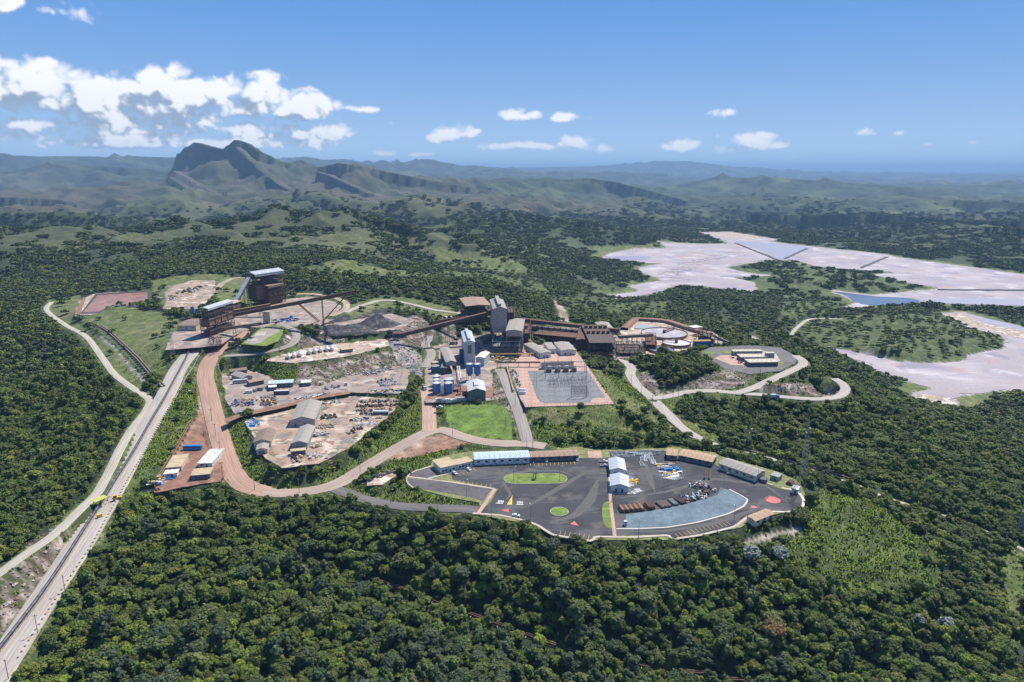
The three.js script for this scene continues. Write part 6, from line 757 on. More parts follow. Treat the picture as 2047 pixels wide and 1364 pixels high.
gallery('rising_conveyor', 'long dark rusty conveyor rising to the concentrator tower', [-115.9,25,-678.7], [-21.9,40,-722.1], 4.2, 3.2, { cover: S.rust, side: S.steel, posts: [0.28, 0.52, 0.76] });
gallery('cross_conveyor', 'short rusty conveyor behind the rising conveyor', [-89.9,22,-755.9], [-49,32,-738.9], 3, 2.4, { cover: S.rust, posts: [0.2, 0.7] });
flatBuilding('reclaim_hopper', 'dark reclaim hopper at the foot of the rising conveyor', 'hopper', [-120.1,-693.9,-0.000,7.3,6.4], 21, 5, { wall: S.dark, roof: S.rust, windows: 0, doors: [] });
function pipeRack(label, pts, h, n = 2, mat = S.yellowrust, r = 0.45) { const t = thing('pipe_rack', label, 'pipe rack', pts[0]), O = V3(...pts[0]); for (let k = 0; k + 1 < pts.length; k++) { const a = V3(...pts[k]).sub(O), b = V3(...pts[k + 1]).sub(O), d = b.clone().sub(a).normalize(), s = V3(-d.z, 0, d.x); for (let q = 0; q < n; q++) { const off = s.clone().multiplyScalar((q - (n - 1) / 2) * 1.2); mesh('pipe', rod(a.clone().add(off).add(V3(0, h, 0)), b.clone().add(off).add(V3(0, h, 0)), r), mat, t); } const L = a.distanceTo(b), m = Math.max(1, Math.round(L / 9)); for (let q = k ? 1 : 0; q <= m; q++) { const p = a.clone().lerp(b, q / m); mesh('support', merge([bar(p.clone().add(s.clone().multiplyScalar(n * 0.7)).add(V3(0, -0.6, 0)), p.clone().add(s.clone().multiplyScalar(n * 0.7)).add(V3(0, h, 0)), 0.35), bar(p.clone().add(s.clone().multiplyScalar(-n * 0.7)).add(V3(0, -0.6, 0)), p.clone().add(s.clone().multiplyScalar(-n * 0.7)).add(V3(0, h, 0)), 0.35), bar(p.clone().add(s.clone().multiplyScalar(n * 0.8)).add(V3(0, h - r - 0.2, 0)), p.clone().add(s.clone().multiplyScalar(-n * 0.8)).add(V3(0, h - r - 0.2, 0)), 0.3)]), S.steel, t); } } return t; }
pipeRack('yellow brown pipe rack along the front of the concentrator', [[-30.3,10,-671.4], [-21.4,10,-648.6], [26.9,10,-650.4]], 5, 3);
pipeRack('rusty pipe rack running back beside the concentrator annex', [[26.9,10,-650.4], [3.9,10,-796.1]], 6, 3);
pipeRack('dark pipe bridge over the service road by the substation', [[-13.8,12,-611.7], [26.4,12,-611.7]], 5, 2, S.steel, 0.7);
pipeRack('orange pipe beside the gravel strip of the substation', [[-4.9,13,-608.3], [1,13,-537.3]], 1.2, 1, S.orange, 0.7);
// ---------- process plant ----------
{ const A = [9.8,9,-792.4], B = [82.6,9,-759], C = [119.3,9,-744.5];
  gallery('process_gallery', 'long rusty pipe gallery above the row of dark blue cells', [A[0], 17, A[2]], [B[0], 16, B[2]], 5, 3, { mat: S.rust, cover: S.rust, side: S.steel, posts: [0.05, 0.2, 0.35, 0.5, 0.65, 0.8, 0.95] });
  gallery('process_gallery', 'rusty pipe gallery behind the big dark flotation frame', [B[0], 16, B[2]], [C[0], 15, C[2]], 4, 3, { mat: S.rust, cover: S.rust, side: S.steel, posts: [0.2, 0.5, 0.8] });
  for (let k = 0; k < 11; k++) { const t = (k + 0.5) / 11; tank('flotation_cell', k < 2 ? 'teal blue flotation cell at the concentrator end of the row' : 'dark flotation cell with red rim under the long rusty gallery', [mix(A[0], B[0], t), 9, mix(A[2], B[2], t) + 7], 3.6, 6, k < 2 ? S.teal : S.dark, { top: k % 3 ? S.dgrey : S.rust, group: k < 2 ? 'teal flotation cells' : 'dark flotation cells', cone: 0.8 }); } }
frameTower('flotation_plant', 'big dark rusty flotation frame with rows of tanks', 'frame', [90.2,-694.6,-0.000,26.8,81.1], 9, 16, { nx: 6, nz: 5, floors: 3, steel: S.steel, rail: S.pipe, deckTop: true });
{ const q = [90.2,-694.6,-0.000,26.8,81.1], c = Math.cos(q[2]), s = Math.sin(q[2]); for (let i = 0; i < 5; i++) for (let k = 0; k < 3; k++) { const lx = (i - 2) * q[3] / 5.2, lz = (1 - k) * q[4] / 3.3; tank('cyclone_tank', k === 0 ? 'dark tank in the open front of the rusty flotation frame' : 'dark tank on the deck of the rusty flotation frame', [q[0] + lx * c + lz * s, k ? 25.1 : 9, q[1] - lx * s + lz * c], k ? 1.8 : 2.5, k ? 3.2 : 9, k ? S.rust : S.dark, { top: k ? S.pipe : S.dgrey, group: k ? 'tanks on the flotation deck' : 'tanks inside the flotation frame', cone: 0.5 }); } }
frameTower('walkway_deck', 'low rusty walkway frame between flotation frame and thickeners', 'frame', [120.6,-681.6,-0.000,27.2,36.2], 9, 6, { nx: 5, nz: 2, floors: 2, steel: S.steel });
gable('beige_roof_shed', 'shed with broad beige roof behind the flotation frame', 'shed', [107,-770.5,0.050,15.2,37.2], 9, 7, { roof: S.fibre, wall: S.grey, rise: 1.2 });
gallery('thickener_bridge', 'rusty launder bridge on trestles leading to the thickener', [112.7,18,-703], [150.2,19,-707.9], 4, 2.4, { mat: S.rust, cover: S.brown, posts: [0.1, 0.25, 0.4, 0.55, 0.7, 0.85, 0.98] });
function thickener(label, [x, e, z], r, h, surf, bridge) { const t = thing('thickener_tank', label, 'thickener', [x, e, z]); const wall = new THREE.CylinderGeometry(r, r, h + 0.6, 64, 1, true); wall.translate(0, h / 2 - 0.3, 0); mesh('wall', wall, S.brown, t); const rim = new THREE.TorusGeometry(r, 0.35, 6, 64); rim.rotateX(Math.PI / 2); rim.translate(0, h, 0); mesh('rim', rim, S.rust, t); const s = new THREE.CircleGeometry(r * 0.99, 64); s.rotateX(-Math.PI / 2); s.translate(0, h - 0.6, 0); fitUV(s); mesh('slurry', s, surf, t); mesh('bridge', merge([bx(r * 1.02, 0.5, 2.2, r * 0.5, h + 1.2, 0), bx(r * 1.02, 0.2, 0.2, r * 0.5, h + 2.8, 1.1), bx(r * 1.02, 0.2, 0.2, r * 0.5, h + 2.8, -1.1), bx(2.6, 3.4, 2.6, 0, h - 0.6, 0)]), S.rust, t).rotation.y = bridge; return t; }
const foam = mk(0.66, 0.62, 0.62, 'streak', 22), slurry = mk(0.5, 0.44, 0.45, 'ground', 40, { roughness: 0.5 });
thickener('largest thickener tank with pale slurry and rusty bridge', [173.7,8,-758.3], 26, 3, slurry, 0.9);
thickener('middle thickener tank covered with white foam', [176.9,8,-712.2], 15, 3, foam, 2.6);
thickener('lowest thickener tank with blue grey water beside the trees', [155.4,8,-686.9], 13, 2.4, mk(0.3, 0.34, 0.42, undefined, 1, { roughness: 0.15 }), 0.3);
sheet('settling_pond', [[145.1,-789.7],[151.9,-811.5],[176.5,-797.8],[166,-784.5]], 8.8, mk(0.36, 0.4, 0.38, undefined, 1, { roughness: 0.3 }), { thick: 0.4 });
{ const P = [[132.3,-783.5],[155.7,-836.2],[190.8,-824.5],[208.4,-786.2],[225.1,-753.4]], path = toPath(P, 9); tag(mesh('earth_berm', ribbonGeo(path, 9, 2, 5), MAT.redEarth), null, null, null, 'structure'); }
flatBuilding('dark_filter_house', 'dark blue filter house at the end of the thickeners', 'building', [199.4,-695.5,0.119,17.6,5.5], 8, 9, { wall: S.blue, roof: S.yellowrust, windows: 0, plain: true });
frameTower('filter_tower', 'rusty frame on top of the dark blue filter house end', 'frame', [209.4,-713.4,0.229,9.4,17.9], 8, 15, { nx: 2, nz: 2, floors: 4, clad: [[0, 8, S.rust, 1]] });
gallery('tailings_conveyor', 'sloping rusty belt leaving the dark blue filter house', [216.2,17,-716.2], [236.1,8,-712.2], 3, 2, { cover: S.brown, posts: [0.3, 0.7] });
flatBuilding('pump_shed', 'small shed with pale roof behind the largest thickener', 'shed', [215.7,-784.2,0.454,12,11], 8, 4, { roof: S.white, wall: S.grey, windows: 1 });
frameTower('cyclone_tower', 'rusty cyclone tower between the concentrator annex and control building', 'tower', [15.3,-733.6,-0.000,10.7,50.8], 9, 17, { nx: 3, nz: 3, floors: 4, steel: S.rust, clad: [[2, 9, S.steel, 3]], machines: [[4, 3, 4, 0, 13, 0, S.pipe]] });
frameTower('screen_house', 'rusty screen house at the near end of the long process gallery', 'building', [77.4,-710.9,-0.164,12.4,58.4], 9, 12, { nx: 3, nz: 3, floors: 3, steel: S.rust, roof: S.rust, rise: 1, clad: [[1, 7, S.steel, 2]] });
frameTower('launder_deck', 'rusty launder deck in front of the dark flotation cells', 'deck', [49.7,-731.2,-0.381,48.2,20.8], 9, 7, { nx: 8, nz: 1, floors: 2, steel: S.rust, deckTop: true });
frameTower('overflow_deck', 'rusty overflow deck between the largest and middle thickeners', 'deck', [148.8,-710.5,-0.183,11.3,41.6], 8, 9, { nx: 3, nz: 3, floors: 3, steel: S.rust });
for (const [p, l, w] of [[[42.7,9,-739.8], 'tangle of rusty pipes over the dark flotation cells', 30], [[89,9,-644.9], 'tangle of rusty pipes in front of the dark flotation plant', 24], [[122.1,9,-675.2], 'tangle of rusty pipes on the low walkway deck', 26], [[201.6,8,-707.8], 'tangle of rusty pipes beside the dark blue filter house', 18], [[-6.9,10,-671.4], 'tangle of rusty pipes under the concentrator tower', 22], [[-288,26,-641.7], 'tangle of rusty chutes at the foot of the lower crusher tower', 12]]) { const k = thing('pipe_cluster', l, 'pipework', p, 0.1); for (let i = 0; i < 30; i++) { const A = V3(rr(-w / 2, w / 2), rr(0.4, 7), rr(-5, 5)), dd = [V3(rr(3, 9), 0, 0), V3(0, rr(2, 5), 0), V3(0, 0, rr(2, 6)), V3(rr(2, 6), rr(1, 4), 0)][i % 4]; mesh('pipe', rod(A, A.clone().add(dd), rr(0.15, 0.35)), [S.rust, S.pipe, S.steel, S.yellowrust, S.brown][i % 5], k); } for (let i = 0; i < 8; i++) mesh('post', bx(0.3, 7.4, 0.3, -w / 2 + w * i / 7, -0.4, i % 2 ? 4 : -4), S.steel, k); mesh('beam', bx(w, 0.4, 0.3, 0, 6.8, 4), S.rust, k); mesh('beam', bx(w, 0.4, 0.3, 0, 6.8, -4), S.rust, k); }
// ---------- substation ----------
gable('control_building', 'grey control building with notched roof beside the substation', 'building', [25.2,-660.7,0.402,11.1,40.1], 13, 5, { roof: S.fibre, wall: S.white, rise: 0.9 });
gable('control_building', 'wider flat control building next to the grass bank of the substation', 'building', [53.4,-668.2,0.154,15.1,32.2], 13, 5, { roof: S.fibre, wall: S.white, rise: 0.9 });
flatBuilding('control_wing', 'wing of the notched control building', 'building', [38.6,-671.7,0.130,7.6,26.8], 13, 4.6, { roof: S.fibre, wall: S.white, windows: 1, over: 0.3 });
flatBuilding('firewall', 'pale wall with orange coping behind the transformers', 'wall', [42,-607.1,0.110,29.9,4.3], 13, 6, { wall: S.cream, roof: S.orange, windows: 0, doors: [], over: 0.3 });
{ const spots = [[33.3,13,-593.7],[41.5,13,-594.5],[48.9,13,-595.3],[56.2,13,-596.1]]; let first; spots.forEach((p, i) => { if (!first) { first = thing('transformer', 'grey power transformer with silver conservator in front of the pale wall', 'transformer', p, 0, 'power transformers in the substation'); mesh('body', bx(5, 3.6, 3, 0, -0.2, 0), S.dgrey, first); for (const s of [-1, 1]) mesh('radiator', merge([...Array(5)].map((_, k) => bx(0.2, 2.6, 1.4, -1.8 + k * 0.9, 0.3, s * 2.2))), S.grey, first); const c = new THREE.CapsuleGeometry(0.6, 2.6, 6, 12); c.rotateZ(Math.PI / 2); c.translate(0.5, 5.2, 0); mesh('conservator', c, S.silver, first); for (let k = 0; k < 3; k++) mesh('bushing', cyl(0.22, 0.12, 2, -1.6 + k * 1.5, 3.4, 0.6, 8), S.brick, first); } else copyOf(first, p, 0); }); }
function portal(label, ps, h, beamY) { const t = thing('gantry', label, 'gantry', ps[0]), O = V3(...ps[0]), q = ps.map((p) => V3(...p).sub(O)); q.forEach((p) => { mesh('column', bar(p.clone().add(V3(0, -0.8, 0)), p.clone().add(V3(0, h, 0)), 0.55), S.conc, t); mesh('peak', bar(p.clone().add(V3(0, h, 0)), p.clone().add(V3(0, h + 3, 0)), 0.12), S.steel, t); }); for (let k = 0; k + 1 < q.length; k++) { mesh('beam', bar(q[k].clone().add(V3(0, beamY, 0)), q[k + 1].clone().add(V3(0, beamY, 0)), 0.5), S.conc, t); const n = 3; for (let m = 1; m <= n; m++) { const p = q[k].clone().lerp(q[k + 1], m / (n + 1)); mesh('insulator', cyl(0.12, 0.12, 1.4, p.x, p.y + beamY - 1.6, p.z, 6), S.brick, t); } } return t; }
portal('concrete gantry row behind the switch gear', [[29.2,13,-573.7],[41.1,13,-574.5],[53.5,13,-575.2],[65.5,13,-576]], 12, 10.5);
portal('concrete gantry row in front of the pale transformer wall', [[29.1,13,-590.6],[41.3,13,-591.3],[53.6,13,-592.1],[65.9,13,-592.9]], 12, 10.5);
portal('separate concrete gantry at the open end of the switch gear', [[47.6,13,-521.3],[59.8,13,-522.6]], 11, 9.5);
{ let first; const g = (i, k) => { const p = [[1098, 762], [1170, 760], [1142, 786], [1172, 786]]; return p; }; void g;
  const corner = [[32.3,13,-564.9], [63.9,13,-569.3], [47.4,13,-528.3], [60.6,13,-529.5]];
  const make = (p) => { if (!first) { first = thing('switch_gear', 'slim grey switch gear post with brown insulators in the substation gravel', 'switch gear', p, 0, 'switch gear posts in the substation'); mesh('stand', merge([bx(0.22, 2.6, 0.22, -0.6, -0.3, 0), bx(0.22, 2.6, 0.22, 0.6, -0.3, 0), bx(1.8, 0.2, 0.3, 0, 2.2, 0)]), S.grey, first); for (const s of [-0.6, 0.6]) mesh('insulator', cyl(0.16, 0.12, 1.5, s, 2.4, 0, 8), S.brick, first); mesh('contact_arm', bx(1.6, 0.12, 0.12, 0, 3.9, 0), S.silver, first); } else copyOf(first, p, 0); };
  for (let k = 0; k < 3; k++) for (let i = 0; i < 11; i++) { const u = i / 10, x = mix(corner[0][0], corner[1][0], u), z = mix(corner[0][2], corner[1][2], u) + k * 8; make([x + rr(-0.4, 0.4), 13, z]); }
  for (let k = 0; k < 4; k++) for (let i = 0; i < 5; i++) { const a = [51.2,13,-544], b = [61.4,13,-545.4]; make([mix(a[0], b[0], i / 4), 13, a[2] + k * 6]); } }
{ // stockpiled drums and reels strip beside the road
  const A = [-2.5,13,-600.1], B = [6.1,13,-544]; for (let k = 0; k < 34; k++) { const t = rnd(), x = mix(A[0], B[0], t) + rr(0, 5), z = mix(A[2], B[2], t); const o = thing('cable_reel', 'grey reel on the storage strip between orange pipe and substation', 'reel', [x, 13, z], rr(0, 3), 'reels on the substation strip'); const c = new THREE.TorusGeometry(0.55, 0.22, 6, 14); c.translate(0, 0.77, 0); mesh('rim', c, k % 3 ? S.dgrey : S.pine, o); const h2 = new THREE.CylinderGeometry(0.4, 0.4, 0.5, 10); h2.rotateX(Math.PI / 2); h2.translate(0, 0.77, 0); mesh('drum', h2, S.grey, o); } }
for (const [p, l] of [[[8.1,13,-537.3], 'silver tank lying behind its twin in the substation'], [[8.4,13,-530.8], 'silver tank lying in front of its twin in the substation']]) { const t = thing('silver_tank', l, 'tank', p, 0); const c = new THREE.CapsuleGeometry(1.1, 4.4, 6, 16); c.rotateZ(Math.PI / 2); c.translate(0, 1.5, 0); mesh('shell', c, S.silver, t); for (const s of [-1.6, 1.6]) mesh('saddle', bx(0.5, 1, 1.8, s, -0.3, 0), S.conc, t); }
console.log('plant');
// ---------- vehicles ----------
const paints = { white: mk(0.75, 0.75, 0.74, undefined, 1, { roughness: 0.35 }), silver: mk(0.5, 0.51, 0.52, undefined, 1, { roughness: 0.35 }), red: mk(0.45, 0.05, 0.04, undefined, 1, { roughness: 0.35 }), blue: mk(0.03, 0.2, 0.5, undefined, 1, { roughness: 0.35 }), dark: mk(0.05, 0.05, 0.06, undefined, 1, { roughness: 0.35 }), yellow: S.yellow };
const prof = (ps, w, bev = 0.12) => { const g = new THREE.ExtrudeGeometry(new THREE.Shape(ps.map(([x, y]) => new THREE.Vector2(x, y))), { depth: w - 2 * bev, bevelEnabled: true, bevelSize: bev, bevelThickness: bev, bevelSegments: 2 }); g.translate(0, 0, -(w - 2 * bev) / 2); return g; };
function wheels(t, xs, y, w, r) { for (const x of xs) for (const s of [-1, 1]) { const g = new THREE.CylinderGeometry(r, r, 0.25, 14); g.rotateX(Math.PI / 2); g.translate(x, r, s * w); const wh = mesh('wheel', g, S.rubber, t); const h = new THREE.CylinderGeometry(r * 0.5, r * 0.5, 0.27, 10); h.rotateX(Math.PI / 2); h.translate(x, r, s * w); mesh('rim', h, S.silver, wh); } }
function car(label, p, a, color = 'white', kind = 'hatchback', group) {
  const t = thing(kind === 'pickup' ? 'pickup_truck' : 'parked_car', label, kind === 'pickup' ? 'pickup' : 'car', p, a, group), m = paints[color];
  if (kind === 'pickup') { mesh('body', prof([[-2.5, 0.45], [2.5, 0.45], [2.5, 1.0], [1.3, 1.05], [-2.5, 1.05]], 1.8), m, t); mesh('cabin', prof([[-0.4, 1], [1.3, 1], [0.8, 1.65], [-0.25, 1.65]], 1.6), m, t); mesh('windscreen', prof([[-0.35, 1.08], [1.3, 1.08], [0.82, 1.58], [-0.2, 1.58]], 1.66, 0.05), S.glass, t); mesh('cargo_bed', bx(1.9, 0.05, 1.4, -1.45, 1.2, 0), S.dark, t); }
  else { mesh('body', prof([[-2.1, 0.4], [2.1, 0.4], [2.1, 0.85], [1.2, 0.95], [-2.1, 0.95]], 1.72), m, t); mesh('windows', prof([[-1.85, 0.95], [1.1, 0.95], [0.45, 1.38], [-1.5, 1.38]], 1.56, 0.08), S.glass, t); mesh('roof', prof([[-1.5, 1.4], [0.45, 1.4], [0.35, 1.46], [-1.4, 1.46]], 1.45, 0.06), m, t); }
  for (const s of [-1, 1]) { mesh('headlight', bx(0.08, 0.16, 0.36, kind === 'pickup' ? 2.62 : 2.22, 0.62, s * 0.6), S.silver, t); mesh('tail_light', bx(0.08, 0.16, 0.3, kind === 'pickup' ? -2.62 : -2.22, 0.68, s * 0.6), paints.red, t); }
  wheels(t, kind === 'pickup' ? [-1.6, 1.6] : [-1.3, 1.3], 0.3, 0.82, 0.34); return t;
}
const H2 = Math.PI / 2, onLot = 0.06;
const lotCar = ([x, y, z], l, a, c, k) => car(l, [x, y + onLot, z], a, c, k);
lotCar([-11.2,0,-422.5], 'white car parked at the flower bed end of the blue hall', H2 - 0.1); lotCar([-5.9,0,-423.7], 'white car parked beside two others, first after the flower bed', H2); lotCar([-3.4,0,-423.8], 'white car parked between two other white cars at the blue hall', H2); lotCar([-1,0,-424.5], 'white car parked third of three together at the blue hall', H2); lotCar([23.3,0,-426.5], 'white car parked alone in front of the rust roof hall', H2); lotCar([44.1,0,-428.1], 'white car parked at the far end of the rust roof hall', H2); lotCar([-37,0,-407], 'white car parked at the corner of the stepped roof office', -0.9); lotCar([-28.3,0,-412.6], 'white car parked near the annex of the stepped roof office', -0.9); lotCar([2.3,0,-351.1], 'white car driving along the lower kerb road', -0.25); lotCar([61.6,0,-425.3], 'white pickup parked at the hinder grey gable shed', 0, 'white', 'pickup'); lotCar([61.1,0,-418.5], 'silver pickup parked next to the white pickup', 0, 'silver', 'pickup'); lotCar([142.4,0,-408.5], 'white pickup standing in front of the patched workshop', 0.5, 'white', 'pickup');
car('dark red car parked on the red paving near the middle office', [215.8,12.1,-644.8], 0.1, 'red'); car('dark red car parked on the red paving near the lawn office', [217.8,12.1,-626.8], 0.1, 'red');
car('white pickup parked beside the grey depot in the upper yard', [-259.1,7.1,-602.4], 0.3, 'white', 'pickup'); car('white car parked at the wall of the grey depot', [-247.8,7.1,-589.9], 0.4); car('silver pickup on the red lane between the two yards', [-211,7.2,-500.5], 0.3, 'silver', 'pickup'); car('white pickup parked on the gravel beside the bright lawn', [-57,9.3,-508.4], 0, 'white', 'pickup'); car('white van by the fuel pads on the upper clearing', [-437.8,30,-967.2], 0.3, 'white', 'pickup');
function bus(label, p, a, body, roof) { const t = thing('bus', label, 'bus', p, a); mesh('body', prof([[-6.2, 0.5], [6.2, 0.5], [6.2, 2.9], [6, 3.1], [-6.2, 3.1]], 2.5, 0.15), body, t); mesh('roof', bx(12, 0.15, 2.3, 0, 3.24, 0), roof, t); for (const s of [-1, 1]) for (let k = 0; k < 7; k++) mesh('window', bx(1.4, 0.9, 0.06, -4.9 + k * 1.62, 1.75, s * 1.26), S.glass, t); mesh('windscreen', bx(0.06, 1.3, 2.1, 6.36, 1.5, 0), S.glass, t); wheels(t, [-3.8, 4], 0.5, 1.1, 0.5); return t; }
bus('bright blue bus standing in the red contractor yard', [-226.5,-2,-451.2], 0.05, paints.blue, paints.blue); bus('white roofed dark bus in the open upper yard', [-194.3,7.1,-547.9], 0.12, paints.dark, paints.white); bus('grey bus with white roof beside the red brown shed', [-241.4,7.1,-579.3], 0.35, paints.silver, paints.white);
function truck(label, p, a, cab, load, kind = 'box') { const t = thing('truck', label, 'truck', p, a); mesh('chassis', bx(8, 0.35, 2.2, 0, 0.7, 0), S.dark, t); mesh('cab', prof([[2.2, 0.9], [4.2, 0.9], [4.2, 2], [3.8, 3], [2.2, 3]], 2.3), cab, t); mesh('windscreen', bx(0.08, 0.8, 2, 4.16, 2, 0), S.glass, t); if (kind === 'tanker') { const c = new THREE.CapsuleGeometry(1.15, 5, 6, 16); c.rotateZ(H2); c.translate(-1.4, 2.15, 0); mesh('tank', c, load, t); } else mesh('cargo_box', kind === 'tipper' ? merge([bx(5.6, 0.2, 2.4, -1.3, 1.1, 0), bx(5.6, 1.3, 0.15, -1.3, 1.3, 1.15), bx(5.6, 1.3, 0.15, -1.3, 1.3, -1.15), bx(0.15, 1.3, 2.2, -4, 1.3, 0)]) : bx(5.8, 2.4, 2.45, -1.3, 1.1, 0), load, t); wheels(t, [-3, -1.6, 3.1], 0.5, 1, 0.5); return t; }
truck('white tanker truck behind the long process gallery', [58.9,6,-830.7], 0.05, paints.white, S.white, 'tanker'); truck('dark dumper truck on the ravine road under the conveyor', [-62.2,10,-706.5], 0.1, paints.dark, S.dgrey, 'tipper'); truck('grey box truck on the plant road beside the blue tanks', [-74.6,10.1,-552.9], -1.2, paints.white, S.brown, 'box'); truck('small tipper on the grey lane below the crusher', [-271.3,8.5,-547], -1, paints.silver, S.brown, 'tipper');
{ const q = [[[216.2,3.8,-545.9]][0], [[220.3,4.1,-545.6]][0]]; truck('light blue truck on the loop road verge ahead of its twin', [q[0][0], q[0][1] + 0.3, q[0][2]], 0, paints.blue, S.blueroof); truck('light blue truck on the loop road verge behind its twin', [q[1][0], q[1][1] + 0.3, q[1][2]], 0, paints.blue, S.blueroof); }
for (const [p, l] of [[[-223.4,7.1,-551.2], 'white site container next to two grey ones in the upper yard'], [[-220.8,7.1,-554.6], 'grey site container in the middle of the row of three'], [[-216.9,7.1,-558], 'dark grey site container at the weedy end of the row']]) { const t = thing('site_container', l, 'container', p, 0.25); mesh('body', bx(6, 2.6, 2.4, 0, -0.1, 0), l.startsWith('white') ? S.white : l.startsWith('dark') ? S.dgrey : S.grey, t); mesh('door', bx(0.08, 2.2, 2, -3.05, 0.1, 0), S.zinc, t); for (let k = 0; k < 6; k++) mesh('rib', bx(0.15, 2.5, 0.08, -2.5 + k, -0.05, 1.24), S.grey, t); }
{ const t = thing('tarped_container', 'long container under a blue grey tarpaulin in the scrap rows', 'container', [-103.3,4.1,-507.3], 0.02); mesh('body', bx(12, 2.6, 2.5, 0, 0, 0), S.dgrey, t); mesh('tarpaulin', bx(12.2, 0.8, 2.7, 0, 2.2, 0), S.blueroof, t); }
// backhoe and repair canopy on the belt road
{ const t = thing('backhoe', 'yellow backhoe working beside the overland belt', 'backhoe', [...[[-241.7,-5.1,-381]][0]], 0.9); t.position.y += 0.35; mesh('body', prof([[-1.6, 0.7], [1.8, 0.7], [1.8, 1.4], [-1.6, 1.5]], 1.9), S.yellow, t); mesh('cabin', bx(1.5, 1.5, 1.6, -0.5, 1.45, 0), S.glass, t); mesh('cabin_roof', bx(1.7, 0.15, 1.8, -0.5, 2.95, 0), S.yellow, t); mesh('boom', merge([bar(V3(-1.8, 1.2, 0), V3(-3.6, 3.6, 0), 0.3), bar(V3(-3.6, 3.6, 0), V3(-5, 1.8, 0), 0.25)]), S.yellow, t); mesh('bucket', bx(0.7, 0.6, 0.8, -5, 1.2, 0), S.dark, t); mesh('loader_bucket', bx(0.7, 0.8, 2.2, 2.9, 0.2, 0), S.yellow, t); mesh('loader_arm', bar(V3(1.5, 1.2, 0.6), V3(2.8, 0.6, 0.6), 0.25), S.yellow, t); wheels(t, [-1.1, 1.3], 0.5, 0.95, 0.6); }
{ const q = [[-247,-4.4,-374.5]][0], t = thing('repair_canopy', 'bright yellow tarpaulin canopy over the overland belt', 'canopy', [q[0], q[1] + 0.3, q[2]], 0.95); mesh('tarpaulin', bx(7, 0.15, 5, 0, 3.4, 0), S.lime, t).rotation.z = 0.12; for (const [x, z] of [[-3.2, -2.2], [3.2, -2.2], [-3.2, 2.2], [3.2, 2.2]]) mesh('pole', bx(0.15, 3.8, 0.15, x, -0.4, z), S.yellow, t); }
{ const q = [[-241.1,-6.7,-362.3]][0], t = thing('yellow_generator', 'yellow generator box on the belt road', 'generator', [q[0], q[1] + 0.3, q[2]], 0.95); mesh('body', bx(2.6, 1.5, 1.4, 0, 0.3, 0), S.yellow, t); mesh('grille', bx(0.06, 1, 1, 1.32, 0.5, 0), S.dark, t); mesh('skid', bx(2.8, 0.3, 1.2, 0, 0, 0), S.dark, t); }
// ---------- overland belt along the road ----------
{ const ps = [[-312.8,24,-645.6],[-296.6,18,-583.2],[-281.2,12.8,-526.3],[-271.2,8,-482],[-262,4,-442.8],[-255.7,0.8,-414.4],[-250.9,-2,-390.3],[-244.5,-5.6,-359.1],[-237.7,-9.6,-324.4],[-232.7,-14,-292.5],[-229.4,-17.8,-263.6],[-226.5,-20.6,-241.6]]; const s = smoothLine(ps, 6), O = s[0], t = thing('overland_conveyor', 'long covered belt with blue black hood running beside the concrete road', 'conveyor', [O.x, O.y, O.z]);
  const hood = mk(0.07, 0.085, 0.12, 'rust', 5, { roughness: 0.5 }); for (let k = 0; k + 1 < s.length; k++) { const a = s[k].clone().sub(O), b = s[k + 1].clone().sub(O), g0 = Math.min(groundAt(s[k].x, s[k].z), s[k].y) - O.y - 0.6, d = b.clone().sub(a).normalize(), n = V3(-d.z, 0, d.x).normalize(); a.y = groundAt(s[k].x, s[k].z) - O.y + 0.2; b.y = groundAt(s[k + 1].x, s[k + 1].z) - O.y + 0.2; const q = b.clone().lerp(a, 0.03); const c = rod(a.clone().add(V3(0, 1.5, 0)), q.add(V3(0, 1.5, 0)), 0.85, 10); mesh('hood', c, hood, t); for (const w of [-1, 1]) mesh('side_rail', bar(a.clone().addScaledVector(n, w * 1.15).add(V3(0, 0.9, 0)), b.clone().addScaledVector(n, w * 1.15).add(V3(0, 0.9, 0)), 0.3, 0.15), S.yellowrust, t); mesh('leg_frame', merge([-1, 1].map((w) => bar(a.clone().addScaledVector(n, w * 1.1).add(V3(0, -0.8, 0)), a.clone().addScaledVector(n, w * 1.1).add(V3(0, 1, 0)), 0.2))), S.yellowrust, t); } }
{ const ps = [[-296.7,-623.9],[-284.9,-571.5],[-273.6,-528.6],[-267.4,-497.1],[-261.8,-471.4],[-254.5,-441.9],[-249.5,-418.3],[-244.3,-394.4],[-238.8,-370.2],[-234.1,-350.5],[-230.9,-336.1],[-228.1,-316.9],[-224.8,-295.1],[-221.3,-274.8],[-217.7,-256.2]]; const c = smoothLine(ps.map(([x, z]) => [x, 0, z]), 3.4), blk = bx(2, 0.9, 0.7, 0, -0.1, 0); c.forEach((p, k) => { if (k === c.length - 1) return; const n = c[k + 1], o = mesh('barrier_block', blk, k % 5 === 2 ? S.orange : S.cream); o.position.set(p.x, groundAt(p.x, p.z) + 0.2, p.z); o.rotation.y = Math.atan2(-(n.z - p.z), n.x - p.x); tag(o, k % 5 === 2 ? 'orange painted barrier block along the edge of the belt road' : 'pale concrete barrier block along the edge of the belt road', 'barrier', k % 5 === 2 ? 'orange barrier blocks of the belt road' : 'pale barrier blocks of the belt road'); }); }
